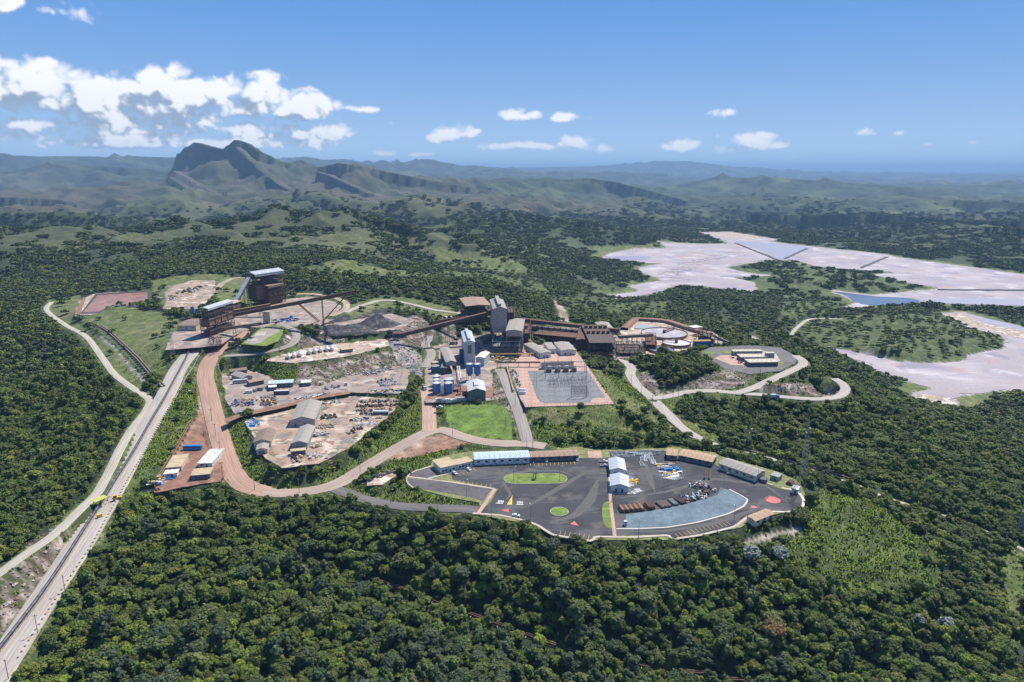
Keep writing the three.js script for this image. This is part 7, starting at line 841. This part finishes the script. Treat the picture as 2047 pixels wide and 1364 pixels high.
function pipeline(name, label, pts, r, n, mat, lift = 0.8) { const s = smoothLine(pts.map((p) => [p[0], p[1], p[2]]), 8), O = V3(s[0].x, groundAt(s[0].x, s[0].z), s[0].z), t = thing(name, label, 'pipeline', [O.x, O.y, O.z]); for (let k = 0; k + 1 < s.length; k++) { const a = V3(s[k].x, groundAt(s[k].x, s[k].z) + lift, s[k].z).sub(O), b = V3(s[k + 1].x, groundAt(s[k + 1].x, s[k + 1].z) + lift, s[k + 1].z).sub(O), d = b.clone().sub(a).normalize(), w = V3(-d.z, 0, d.x); for (let q = 0; q < n; q++) { const off = w.clone().multiplyScalar((q - (n - 1) / 2) * r * 3.4); mesh('pipe', rod(a.clone().add(off), b.clone().add(off), r), mat, t); } mesh('sleeper', bar(a.clone().addScaledVector(w, r * 3 * n).add(V3(0, -r - 0.2, 0)), a.clone().addScaledVector(w, -r * 3 * n).add(V3(0, -r - 0.2, 0)), 0.35), S.conc, t); } return t; }
pipeline('rust_pipeline', 'pair of rust brown pipes crossing the wood below the car park', LINE_R, 0.36, 2, S.rust, 1.2);
pipeline('twin_pipeline', 'pair of rust brown pipes beside the contractor huts', [[-246,4.4,-495.8],[-241.9,0.4,-467.1],[-235.4,-1.4,-438.9],[-229.4,-2.4,-410.7],[-227,-6.9,-395.3]], 0.45, 2, S.pipe, 0.7);
pipeline('twin_pipeline', 'pair of rust pipes leaving the small footbridge into the wood', [[-226.8,-8,-393.5],[-213.9,-9.4,-384.2],[-198,-10.8,-373.5]], 0.6, 2, S.pipe, 0.9);
pipeline('slurry_pipeline', 'brown slurry pipes running down the grass from the red pond', [[-491.1,16.9,-776],[-465.8,17.4,-755.6],[-405.1,13.8,-687.3],[-340.7,11.4,-609],[-293.3,13.6,-547.6]], 0.7, 2, S.brown, 0.9);
pipeline('fence_pipe', 'thin rust pipe beside the valley road', [[101.5,8,-585.3],[108.3,6,-560],[114.9,3.7,-528],[122.8,0.6,-498.4],[129.9,-1.8,-476.5]], 0.35, 1, S.brown, 0.6);
pipeline('valley_pipe', 'pair of brown pipes along the lower valley road', [[164,-6.4,-467.6],[192,-10.1,-453.5],[219.9,-14.5,-442.8],[239.4,-17.9,-431.7]], 0.45, 2, S.brown, 0.8);
{ const q = [[-227.3,-7.5,-394.6]][0], t = thing('footbridge', 'small concrete footbridge over the rust pipes', 'bridge', [q[0], q[1] + 0.8, q[2]], 0.1); mesh('deck', bx(9, 0.35, 3, 0, 0.9, 0), S.conc, t); for (const s of [-1, 1]) { mesh('rail', bx(9, 0.12, 0.12, 0, 2.2, s * 1.4), S.yellowrust, t); mesh('abutment', bx(1, 2.6, 3, s * 4, -1.6, 0), S.conc, t); } }
// ---------- poles and masts ----------
function lampPole(label, [x, y, z], a, h, group) { const t = thing('light_pole', label, 'light pole', [x, y, z], a, group); mesh('pole', cyl(0.16, 0.09, h + 0.6, 0, -0.6, 0, 8), S.grey, t); mesh('arm', bar(V3(0, h - 0.1, 0), V3(1.4, h + 0.25, 0), 0.1), S.grey, t); mesh('lamp_head', bx(0.9, 0.16, 0.35, 1.6, h + 0.18, 0), S.white, t); mesh('base', cyl(0.35, 0.3, 0.5, 0, -0.1, 0, 10), S.conc, t); return t; }
const lampSpots = [[[1,0.2,-395], 'light pole on the oval lawn, on the office side'], [[13.7,0.2,-403], 'light pole at the back edge of the oval lawn beside the palm'], [[29.9,0.2,-395.9], 'light pole on the oval lawn, on the pipe yard side'], [[-65.2,0.1,-390.8], 'light pole at the rounded tip of the gravel apron'], [[-27.3,0.1,-375.4], 'light pole at the hedge edge of the gravel apron'], [[-11.7,0.1,-350.9], 'light pole at the kerb where the approach road enters'], [[10.5,0.1,-345.2], 'light pole at the kerb opposite the round lawn'], [[-42.9,-2.5,-359.8], 'light pole on the wooded side of the approach road'], [[-72.9,-4.5,-373.8], 'light pole beside the ramp on the approach road'], [[124.4,0.1,-346.5], 'light pole at the end of the lower parking bays'], [[67.5,0.1,-328.1], 'light pole at the lower kerb below the blue gravel'], [[130.6,0.1,-386.7], 'light pole at the tip of the blue gravel'], [[131.3,0.1,-345.2], 'light pole beside the orange roofed store'], [[136.5,0.1,-418.3], 'light pole at the corner of the patched workshop'], [[58.9,0.2,-368.2], 'light pole at the paved walk by the lawn strip'], [[179.9,-1,-373], 'light pole in the grass beside the turning circle'], [[155.1,0.1,-396.5], 'light pole by the round water tank'], [[71.4,0.1,-444], 'light pole behind the hinder grey gable shed'], [[10.3,3,-445.1], 'light pole on the bank behind the blue hall']];
for (const [p, l] of lampSpots) lampPole(l, p, rr(-3, 3), 10);
for (const [p, l] of [[[18.8,13,-558.5], 'tall slim lamp post beside its twin in the substation gravel'], [[20.4,13,-546.7], 'tall slim lamp post at the gravel edge of the substation'], [[67.7,13,-564.1], 'tall slim lamp post behind its twin on the red paving'], [[69.3,13,-552.2], 'tall slim lamp post on the red paving by the grass bank']]) lampPole(l, p, 1, 13);
{ const spots = [[-231.7,3,-496.3],[-218,0.7,-470.4],[-202.9,-1.4,-441.4],[-187.7,-3.7,-408.1],[-176.8,-6.1,-391],[-162.2,-5.6,-394.8],[-160.2,-4.2,-405.4],[-133.6,-6,-392.8],[-101.1,-4.4,-420.2],[105.2,7,-575.1],[109.4,5.5,-549.4],[114.5,3.7,-527.8],[124.4,3.6,-534.2],[134,4.2,-540],[139.7,4.4,-544.6],[98.2,8.9,-593.2],[-223.3,-14.5,-300.6],[-219.3,-17.4,-273.6],[-214.4,-20,-247.2],[-86.8,10.5,-639.6],[-78.5,9.5,-580.4],[14.6,1.6,-446.7],[-10.3,13,-596.9],[2.6,10.1,-509.6],[225.1,11.3,-593.1],[189,10.1,-578.5],[-155.6,17.1,-633.7],[-219.5,18,-623.3],[-43.5,2,-469],[-5,4.5,-474.7],[192.6,-2,-391.7],[211.4,-11.5,-420.8]]; let first; const where = ['beside the haul road', 'beside the valley road', 'beside the belt road', 'in the plant']; spots.forEach((p, k) => { const w = k < 9 ? 0 : k < 16 ? 1 : k < 19 ? 2 : 3, l = 'dark wooden utility pole with crossarm ' + where[w], g = 'utility poles ' + where[w], q = [p[0], groundAt(p[0], p[2]), p[2]]; if (!first) { first = thing('utility_pole', l, 'utility pole', q, 0.5, g); mesh('pole', cyl(0.18, 0.12, 11, 0, -0.8, 0, 8), S.dgrey, first); mesh('crossarm', bx(2, 0.16, 0.16, 0, 9.3, 0), S.dgrey, first); for (const x of [-0.8, 0, 0.8]) mesh('insulator', cyl(0.08, 0.06, 0.3, x, 9.46, 0, 6), S.white, first); } else copyOf(first, q, rr(-0.6, 0.9), l, g); }); }
function mast(label, [x, y, z], h, w) { const t = thing('lattice_mast', label, 'mast', [x, y, z]); const n = Math.round(h / 3), W = (f) => w * (1 - 0.72 * f) / 2; for (const [sx, sz] of [[-1, -1], [1, -1], [1, 1], [-1, 1]]) mesh('leg', bar(V3(sx * W(0), -0.8, sz * W(0)), V3(sx * W(1), h, sz * W(1)), 0.11), S.grey, t); for (let f = 0; f < 4; f++) { const gs = [], c = Math.cos(f * H2), s = Math.sin(f * H2), R = (a, y, b) => V3(a * c - b * s, y, a * s + b * c); for (let k = 0; k < n; k++) { const a = W(k / n), b = W((k + 1) / n), y0 = h * k / n, y1 = h * (k + 1) / n; gs.push(bar(R(-a, y0, a), R(b, y1, b), 0.06), bar(R(a, y0, a), R(-b, y1, b), 0.06), bar(R(-b, y1, b), R(b, y1, b), 0.06)); } mesh('bracing', merge(gs), S.grey, t); } mesh('antenna', merge([bx(0.12, 4, 0.12, 0, h, 0), cyl(0.6, 0.6, 0.5, 0.8, h - 4, 0.4, 12), cyl(0.5, 0.5, 0.4, -0.7, h - 7, 0.3, 12)]), S.white, t); return t; }
mast('tall grey lattice mast by the fenced white cabin', [183.1,-0.5,-396.3], 40, 4); mast('lattice mast with guy base beside the crusher workshop', [-320.7,20,-623.2], 26, 3);
{ const q = [[173.7,-7.6,-466.7],[212.1,-12.9,-453.8],[327.2,-34.4,-396.9]]; mast('slender lattice mast beyond the valley road in the trees', [q[0][0], q[0][1], q[0][2]], 19, 2.4); mast('lattice pylon near the lower valley road bend', [q[2][0], q[2][1], q[2][2]], 20, 3.2); }
// ---------- pipe stacks and steel parts ----------
function stack(label, A, B, e, len, r, layers, mats) { const a = V3(A[0], e, A[1]), b = V3(B[0], e, B[1]), L = a.distanceTo(b), d = b.clone().sub(a).normalize(), t = thing('pipe_stack', label, 'pipe stack', [a.x, e, a.z], Math.atan2(-d.z, d.x)), n = Math.max(2, Math.floor(L / (2.1 * r))); for (let y = 0; y < layers; y++) for (let k = 0; k < n - y; k++) { const x = (k + 0.5 + y / 2) * 2.1 * r, jit = rr(-0.3, 0.3); mesh('pipe', rod(V3(x, r + 0.15 + y * r * 1.78, jit), V3(x, r + 0.15 + y * r * 1.78, jit - len), r, 10), mats[(k + y) % mats.length], t); } for (const z of [-0.8, -len + 0.8]) mesh('bearer', bx(L, 0.16, 0.25, L / 2, 0, z), S.pine, t); return t; }
stack('widest stack of rusty pipes on the asphalt above the blue gravel', ...[[61.9,-355.2],[77.3,-357.5]], 0.06, 6, 0.34, 3, [S.pipe, S.rust, S.pipe, S.orange]); stack('short stack of dark rusty pipes next to the widest stack', ...[[78,-358.1],[83.4,-359.3]], 0.06, 6.5, 0.36, 3, [S.rust, S.pipe]); stack('loose brown grey pipes laid beside the dark rusty stack', ...[[86.4,-359.9],[93.6,-362.4]], 0.06, 7, 0.32, 2, [S.brown, S.pipe, S.dgrey]); stack('stack of grey pipes between brown and purple ones', ...[[94.1,-363],[98.5,-364.5]], 0.06, 7, 0.32, 2, [S.grey, S.dgrey]); stack('stack of purple brown pipes at the curved end of the row', ...[[98.9,-364.8],[103.2,-367]], 0.06, 7, 0.32, 2, [S.pipeD]); stack('dark pipe bundle standing apart, on the store side', ...[[121.2,-398.5],[123.2,-397.8]], 0.06, 14, 0.34, 3, [S.pipeD]); stack('dark pipe bundle standing apart, on the workshop side', ...[[124,-398.1],[126,-397.4]], 0.06, 14, 0.34, 3, [S.pipeD, S.rust]); stack('purple pipe stack beside the fenced cabin', ...[[170.9,-392.4],[174.5,-389]], 0.06, 5, 0.34, 3, [S.pipeD, S.pipe]);
const partShapes = {
  beam: () => merge([bx(4, 0.06, 0.35, 0, 0.05, 0), bx(4, 0.4, 0.06, 0, 0.1, 0), bx(4, 0.06, 0.35, 0, 0.5, 0)]),
  frame: () => merge([bx(5, 0.18, 0.18, 0, 0.1, -0.8), bx(5, 0.18, 0.18, 0, 0.1, 0.8), ...[-2.3, -0.8, 0.8, 2.3].map((x) => bx(0.18, 0.18, 1.5, x, 0.12, 0))]),
  roller: () => merge([rod(V3(-1, 0.4, 0), V3(1, 0.4, 0), 0.35, 10), rod(V3(-1.3, 0.4, 0), V3(1.3, 0.4, 0), 0.1, 6)]),
  drum: () => merge([cyl(0.32, 0.32, 0.9, 0, 0, 0, 12), cyl(0.34, 0.34, 0.05, 0, 0.3, 0, 12), cyl(0.34, 0.34, 0.05, 0, 0.6, 0, 12)]),
  crate: () => merge([bx(1.4, 1, 1.1, 0, 0.12, 0), bx(1.5, 0.1, 0.15, 0, 0, -0.4), bx(1.5, 0.1, 0.15, 0, 0, 0.4), bx(1.46, 0.08, 1.16, 0, 0.9, 0)]),
  coil: () => { const g = new THREE.TorusGeometry(0.7, 0.28, 8, 16); g.rotateX(H2); g.translate(0, 0.28, 0); return g; },
  pipe: () => merge([rod(V3(-2.2, 0.3, 0), V3(2.2, 0.3, 0), 0.28, 10), rod(V3(-2.2, 0.3, 0), V3(-2.05, 0.3, 0), 0.38, 10), rod(V3(2.05, 0.3, 0), V3(2.2, 0.3, 0), 0.38, 10)]),
  panel: () => merge([bx(2.6, 0.1, 1.6, 0, 0.08, 0), bx(2.6, 0.2, 0.1, 0, 0.1, 0.75), bx(2.6, 0.2, 0.1, 0, 0.1, -0.75), bx(0.1, 0.2, 1.4, 1.25, 0.1, 0)]),
  gearbox: () => merge([bx(1.5, 1, 1, 0, 0, 0), cyl(0.5, 0.5, 0.5, 0, 1, 0, 12), rod(V3(0.7, 0.5, 0), V3(1.4, 0.5, 0), 0.2, 8), bx(1.7, 0.15, 1.2, 0, 0, 0)]),
};
const shapeCache = {}; const shapeOf = (k) => shapeCache[k] ??= partShapes[k]();
const nm = { beam: 'steel_beam', frame: 'steel_rack', roller: 'belt_roller', drum: 'oil_drum', crate: 'wooden_crate', coil: 'cable_coil', pipe: 'flanged_pipe', panel: 'steel_tray', gearbox: 'gear_unit' }, word = { beam: 'steel beam', frame: 'steel rack section', roller: 'belt roller', drum: 'drum', crate: 'crate', coil: 'cable coil', pipe: 'flanged pipe piece', panel: 'shallow tray', gearbox: 'gear unit' };
const cn = [[S.silver, 'silver'], [S.grey, 'grey'], [S.yellow, 'yellow'], [S.bluePlastic, 'blue'], [S.rust, 'dark rusty'], [S.pipe, 'rust brown'], [S.white, 'white'], [S.dark, 'black'], [S.teal, 'green'], [S.tan, 'tan'], [S.pipeD, 'purple brown'], [S.orange, 'orange']], cmat = Object.fromEntries(cn.map(([m, n]) => [n, m]));
function litter(A, B, depth, e, n, kinds, colors, where, opt = {}) { const dx = B[0] - A[0], dz = B[1] - A[1], L = Math.hypot(dx, dz), ux = dx / L, uz = dz / L, base = Math.atan2(-uz, ux); for (let k = 0; k < n; k++) { const t = opt.even ? (k + 0.5) / n : rnd(), q = rr(0, depth), x = A[0] + ux * L * t + uz * q, z = A[1] + uz * L * t - ux * q, kd = kinds[Math.floor(rnd() * kinds.length)], c = colors[Math.floor(rnd() * colors.length)], o = mesh(nm[kd], shapeOf(kd), cmat[c]); o.position.set(x, e, z); o.rotation.y = (opt.turn ?? base) + (opt.along ? rr(-0.1, 0.1) : rr(-1.6, 1.6)); const s = (opt.scale || 1) * rr(0.8, 1.25); o.scale.set(s, s, s); tag(o, c + ' ' + word[kd] + ' ' + where, kd === 'drum' ? 'drum' : 'steel part', c + ' ' + word[kd] + 's ' + where); } }
const LP = (a) => a;
litter(...[[68.6,-433.9],[105.4,-436.5]], 9, 0.06, 60, ['frame', 'beam', 'beam'], ['grey', 'silver', 'grey'], 'in the row behind the pipe yard', { along: true });
litter(...[[86.4,-419.3],[94.9,-418.5]], 22, 0.06, 16, ['frame'], ['silver'], 'in the middle of the pipe yard', { turn: 1.5, along: true, scale: 1.2 });
litter(...[[96.7,-414.6],[108.2,-416.1]], 8, 0.06, 22, ['beam', 'panel'], ['tan', 'silver', 'yellow'], 'in the front of the pipe yard', { along: true });
litter(...[[98.6,-409.6],[107.9,-410.7]], 6, 0.06, 12, ['crate', 'panel'], ['blue', 'grey'], 'in the front of the pipe yard', { along: true, scale: 1.5 });
litter(...[[96.9,-404.7],[109.1,-406.2]], 6, 0.06, 16, ['roller', 'panel'], ['yellow', 'silver'], 'in the front of the pipe yard', { along: true, scale: 1.3 });
litter(...[[96.6,-398.9],[107.4,-398.9]], 7, 0.06, 20, ['frame', 'pipe'], ['silver', 'white'], 'in the front of the pipe yard', { along: true });
litter(...[[74.3,-396.7],[77.8,-396.7]], 14, 0.06, 16, ['frame', 'beam'], ['silver', 'grey'], 'beside the front grey gable shed', { scale: 0.8 });
litter(...[[74.8,-393.9],[80.8,-393.9]], 5, 0.06, 9, ['roller', 'panel'], ['yellow'], 'beside the front grey gable shed', { scale: 1.2 });
litter(...[[73,-379.5],[79.1,-381.5]], 16, 0.06, 20, ['frame', 'panel'], ['silver', 'white'], 'beside the front grey gable shed', { scale: 0.9 });
litter(...[[102.6,-366.7],[118.7,-373.6]], 9, 0.06, 46, ['coil', 'gearbox', 'drum', 'roller'], ['purple brown', 'white', 'green', 'silver', 'dark rusty'], 'at the curved end of the pipe row');
litter(...[[117.3,-376.2],[125.9,-380.8]], 16, 0.06, 40, ['coil', 'pipe', 'gearbox'], ['purple brown', 'dark rusty', 'rust brown', 'white'], 'at the tip of the blue gravel');
// scrap rows in the yards
const rows = [[[[-126.1,-534.4],[-94.7,-536.9]], 5, ['roller', 'beam', 'gearbox'], ['tan', 'rust brown', 'green', 'dark rusty'], 44, 'in the hindmost scrap row'], [[[-126.2,-523.4],[-92.5,-525.8]], 5, ['roller', 'pipe', 'gearbox'], ['dark rusty', 'rust brown', 'black'], 48, 'in the second scrap row'], [[[-124.6,-512.7],[-97.2,-515.1]], 5, ['roller', 'pipe', 'gearbox'], ['dark rusty', 'rust brown', 'orange'], 40, 'in the third scrap row'], [[[-121.1,-505.9],[-110.7,-507]], 4, ['pipe', 'gearbox'], ['grey', 'dark rusty'], 12, 'beside the tarped container'], [[[-123.7,-491.5],[-109.6,-493.7]], 7, ['gearbox', 'coil', 'panel'], ['white', 'grey', 'dark rusty'], 30, 'in the fourth scrap row'], [[[-106.4,-497],[-99.9,-499.2]], 5, ['panel', 'gearbox'], ['yellow', 'white'], 14, 'beside the grass of the scrap rows'], [[[-118.7,-483.1],[-101.7,-486.2]], 5, ['beam', 'panel'], ['tan', 'silver', 'white'], 26, 'in the fifth scrap row'], [[[-117.2,-472.9],[-111,-474.9]], 5, ['gearbox', 'drum'], ['grey', 'dark rusty'], 12, 'in the last scrap row'], [[[-118.7,-465],[-113.9,-467.9]], 5, ['gearbox', 'panel'], ['white', 'rust brown'], 10, 'at the grassy end of the scrap rows'],
  [[[-159.9,-528.2],[-141,-534.4]], 12, ['gearbox', 'coil', 'panel', 'drum'], ['white', 'yellow', 'grey', 'black'], 40, 'behind the big yard shed'], [[[-147.5,-494.8],[-136.3,-499.2]], 9, ['gearbox', 'coil'], ['black', 'dark rusty'], 22, 'beside the big yard shed'], [[[-145.3,-475.9],[-134.7,-477.9]], 7, ['pipe', 'beam'], ['dark rusty', 'tan', 'grey'], 26, 'beside the long yard shed'], [[[-143.3,-458.3],[-132.1,-462.1]], 8, ['gearbox', 'coil', 'crate'], ['white', 'black', 'grey'], 26, 'in front of the long yard shed'], [[[-137.9,-439.2],[-131,-441.9]], 8, ['panel', 'beam'], ['rust brown', 'tan', 'white'], 18, 'near the yard hedge'], [[[-134.4,-419.9],[-128.4,-424.8]], 8, ['crate', 'panel', 'beam'], ['white', 'grey', 'tan'], 18, 'at the hedge corner of the yard'],
  [[[-144.7,-412.8],[-137,-415.1]], 20, ['gearbox', 'crate', 'drum'], ['dark rusty', 'purple brown', 'tan', 'grey'], 36, 'behind the open store'], [[[-197.3,-476.9],[-188.8,-481]], 22, ['crate', 'panel'], ['white', 'blue', 'grey', 'white'], 40, 'behind the brown yard shed'],
  [[[-225.8,-516.1],[-207.5,-518.5]], 17, ['gearbox', 'coil', 'drum', 'crate'], ['black', 'blue', 'dark rusty', 'yellow', 'orange', 'grey'], 70, 'in the machine park of the upper yard'], [[[-201.5,-517.3],[-190.3,-520.9]], 24, ['gearbox', 'coil', 'crate', 'drum'], ['yellow', 'black', 'dark rusty', 'grey', 'orange'], 60, 'in the yellow junk of the upper yard'], [[[-177.6,-533.3],[-153.3,-547.5]], 4, ['pipe', 'beam', 'roller'], ['silver', 'grey', 'black'], 34, 'along the upper yard fence'], [[[-160.7,-559.7],[-149.8,-568.1]], 8, ['gearbox', 'coil', 'beam'], ['yellow', 'dark rusty', 'white', 'blue'], 26, 'by the small blue cabin'], [[[-172.1,-585.6],[-140.9,-607.3]], 9, ['panel', 'crate', 'beam'], ['tan', 'white', 'grey', 'dark rusty'], 50, 'under the rock cut'], [[[-132.6,-601],[-111.1,-623.8]], 14, ['beam', 'pipe', 'beam'], ['silver', 'purple brown', 'grey'], 60, 'in the long bar heap'], [[[-114.1,-568.1],[-100.2,-573.8]], 22, ['beam', 'gearbox', 'drum'], ['white', 'grey', 'silver', 'black'], 60, 'in the bright scrap heap'], [[[-117.3,-548.8],[-93.2,-556.9]], 8, ['panel', 'crate', 'beam'], ['yellow', 'rust brown', 'white', 'blue'], 40, 'beside the bright scrap heap']];
for (const [[A, B], d, kinds, colors, n, where] of rows) litter(A, B, d, where.includes('upper') || /rock cut|bar heap|bright|blue cabin/.test(where) ? 7.06 : 4.03, Math.round(n * 1.35), kinds, colors, where);
{ const t = thing('portable_toilet', 'small blue cabin standing among scrap in the upper yard', 'cabin', [-146,7,-572.2], 0.2); mesh('body', bx(2.2, 2.6, 2, 0, -0.05, 0), S.bluePlastic, t); mesh('roof', bx(2.3, 0.15, 2.1, 0, 2.55, 0), S.white, t); mesh('door', bx(1, 2.1, 0.06, 0, 0.1, 1.02), S.blueroof, t); }
{ const t = thing('portable_toilet', 'small white cabin alone on the brown gravel', 'cabin', [62.6,0.1,-341.3], 0.1); mesh('body', bx(1.6, 2.5, 1.6, 0, -0.05, 0), S.white, t); mesh('roof', bx(1.7, 0.15, 1.7, 0, 2.45, 0), S.silver, t); mesh('door', bx(0.8, 2, 0.06, 0, 0.1, 0.82), S.grey, t); }
litter(...[[-60.1,-517.2],[-36.8,-520.8]], 3, 10.1, 12, ['crate'], ['white', 'grey'], 'in the row of boxes at the lawn edge', { along: true, even: true, scale: 2.6 });
litter(...[[-90.3,-397],[-76.6,-414]], 4, -1.45, 30, ['pipe', 'roller', 'gearbox'], ['black', 'dark rusty', 'grey'], 'on the gravel pull-out', { along: true });
litter(...[[-433.1,-858.1],[-426.5,-954.3]], 22, 30.05, 40, ['crate', 'panel', 'gearbox'], ['grey', 'white', 'dark rusty', 'tan'], 'on the upper clearing', { scale: 2 });
litter(...[[-264,-735.3],[-239.9,-756.1]], 20, 26.1, 40, ['crate', 'panel', 'beam'], ['grey', 'white', 'blue', 'dark rusty'], 'behind the portal block', { scale: 1.8 });
litter(...[[63,-655.9],[76.8,-654]], 14, 9.1, 26, ['gearbox', 'pipe', 'crate'], ['white', 'grey', 'dark rusty', 'tan'], 'beside the flotation plant', { scale: 1.6 });
litter(...[[-18.6,-635.9],[25.1,-641.3]], 18, 10.1, 40, ['gearbox', 'pipe', 'crate', 'beam'], ['white', 'grey', 'dark rusty', 'yellow'], 'in front of the concentrator', { scale: 1.6 });
litter(...[[202.4,-753.4],[228.2,-725.4]], 10, 8.1, 36, ['pipe', 'gearbox', 'beam'], ['orange', 'dark rusty', 'white', 'rust brown'], 'round the filter house', { scale: 1.6 });
litter(...[[-221.5,-393.8],[-218.9,-406]], 12, -1.95, 24, ['crate', 'panel', 'drum'], ['tan', 'white', 'blue', 'orange'], 'at the corner of the hut yard', { scale: 1.4 });
// fences
function fence(label, ps, e, h, mat) { const s = toPath(ps, 0), O = V3(s[0].x, e ?? groundAt(s[0].x, s[0].z), s[0].z), t = thing('wire_fence', label, 'fence', [O.x, O.y, O.z]); const at = (p) => V3(p.x - O.x, (e ?? groundAt(p.x, p.z)) - O.y, p.z - O.z); s.forEach((p, k) => { const a = at(p); mesh('post', bx(0.14, h + 0.4, 0.14, a.x, a.y - 0.4, a.z), mat, t); if (k) { const b = at(s[k - 1]); mesh('rail', merge([bar(b.clone().add(V3(0, h, 0)), a.clone().add(V3(0, h, 0)), 0.07), bar(b.clone().add(V3(0, h * 0.5, 0)), a.clone().add(V3(0, h * 0.5, 0)), 0.05)]), mat, t); } }); return t; }
fence('pale wire fence along the lawn bank of the substation', [[10.3,-500.3],[45.3,-502.7],[79.6,-506.2]], 13, 2, S.conc); fence('red brown fence round the pipe yard', [[75.1,-377.5],[91.5,-386.9],[103,-393.9],[108.7,-401.8],[110.2,-410.7]], 0.06, 1.1, S.orange); fence('post fence along the red lane between the yards', [[-206,-497],[-185,-515.1],[-159.7,-539.4],[-138.3,-555.1]], 4.05, 1.8, S.dgrey); fence('pale post fence along the top of the yard hedge', [[-95.1,-544.6],[-100,-583.2],[-103.4,-622.2]], 6, 2, S.conc); fence('wire fence beside the lattice mast and cabin', [[167.9,-380.8],[175.7,-381.5],[182.8,-389.7],[182,-396.7]], 0, 2, S.conc);
// steps of the drain on the grassy spur
{ const P = [[247,-21.1,-353.1],[244.5,-20.6,-344.8],[239.8,-21.2,-335.8],[235.6,-23.5,-328.8],[230.7,-25.8,-321.6],[226.7,-27.6,-315.5]], c = smoothLine(P, 2.1), g = merge([bx(2.4, 0.5, 1.1, 0, -0.2, 0), bx(0.25, 0.9, 1.1, -1.2, -0.2, 0), bx(0.25, 0.9, 1.1, 1.2, -0.2, 0)]); const t = thing('drain_stairway', 'pale stepped concrete drain going down the grassy spur', 'drain', [c[0].x, groundAt(c[0].x, c[0].z), c[0].z]); c.forEach((p) => { const m = mesh('step', g, S.cream, t); m.position.set(p.x - c[0].x, groundAt(p.x, p.z) - t.position.y + 0.5, p.z - c[0].z); }); }
{ const P = [[-123.8,4,-422.4],[-120.1,1.3,-420.3],[-116.5,-1.5,-418.5]], c = smoothLine(P, 1.6), g = bx(2, 0.5, 0.9, 0, -0.2, 0), t = thing('drain_stairway', 'brown stepped drain down the yard embankment', 'drain', [c[0].x, groundAt(c[0].x, c[0].z), c[0].z]); c.forEach((p) => { const m = mesh('step', g, S.brown, t); m.position.set(p.x - c[0].x, groundAt(p.x, p.z) - t.position.y + 0.5, p.z - c[0].z); m.rotation.y = 0.6; }); }
// odd trees
{ const pale = leafMat.clone(); pale.color.setRGB(0.24, 0.28, 0.23); const rusty = leafMat.clone(); rusty.color.setRGB(0.16, 0.1, 0.03); const lime = leafMat.clone(); lime.color.setRGB(0.13, 0.2, 0.04); const P = [[123.8,-10,-315.6,1.2],[140.1,-10.9,-320.2,1],[89.7,-6,-315.3,0.6],[214.7,-33.7,-292.8,1],[203,-30.7,-297.3,0.6],[123.7,-27.1,-279.5,1.2],[-89.8,-22.5,-337.7,0.9],[30.3,0,-352.8,0.5]];
  const L = ['pale silver leaved tree, largest of its kind below the lower kerb', 'pale silver leaved tree near the bare earth path', 'small pale silver leaved tree below the parking bays', 'pale silver leaved tree low on the right hand spur', 'small pale silver leaved tree above another on the spur', 'rust orange flowering tree in the dark wood', 'bright lime green tree beside the rust pipes', '']; P.slice(0, 7).forEach(([x, y, z, s], k) => { const m = k < 5 ? pale : k === 5 ? rusty : lime, t = thing(k < 5 ? 'silver_tree' : k === 5 ? 'flowering_tree' : 'lime_tree', L[k], 'tree', [x, groundAt(x, z) + s * 5.4, z]); t.scale.setScalar(s); const tr = mesh('trunk', trunks[0], barkMat, t); tr.position.y = -5; mesh('crown', crowns[k % 6], m, t); }); }
{ const p = [15,0.2,-399.9], t = thing('palm_tree', 'single palm tree in the middle of the oval lawn', 'palm', p); mesh('trunk', cyl(0.3, 0.2, 3.2, 0, -0.3, 0, 10), barkMat, t); for (let k = 0; k < 14; k++) { const a = k * 0.7, c = new THREE.CatmullRomCurve3([V3(0, 2.8, 0), V3(Math.cos(a) * 1.3, 3.9, Math.sin(a) * 1.3), V3(Math.cos(a) * 2.4, 2.8 + (k % 3) * 0.3, Math.sin(a) * 2.4)]), pts = c.getPoints(8); mesh('frond', ribbonGeo(pts, (u) => 0.7 * Math.sin(0.3 + u * 2.7), 0, 0.03), leafTints[0], t); } }
sheet('rubber_mat', [[162.7,-365.4],[168.2,-375.6],[171.2,-376.2],[165.1,-364.8]], 0.1, S.rubber, { thick: 0.06 });
console.log('detail');
renderer.render(scene, camera);
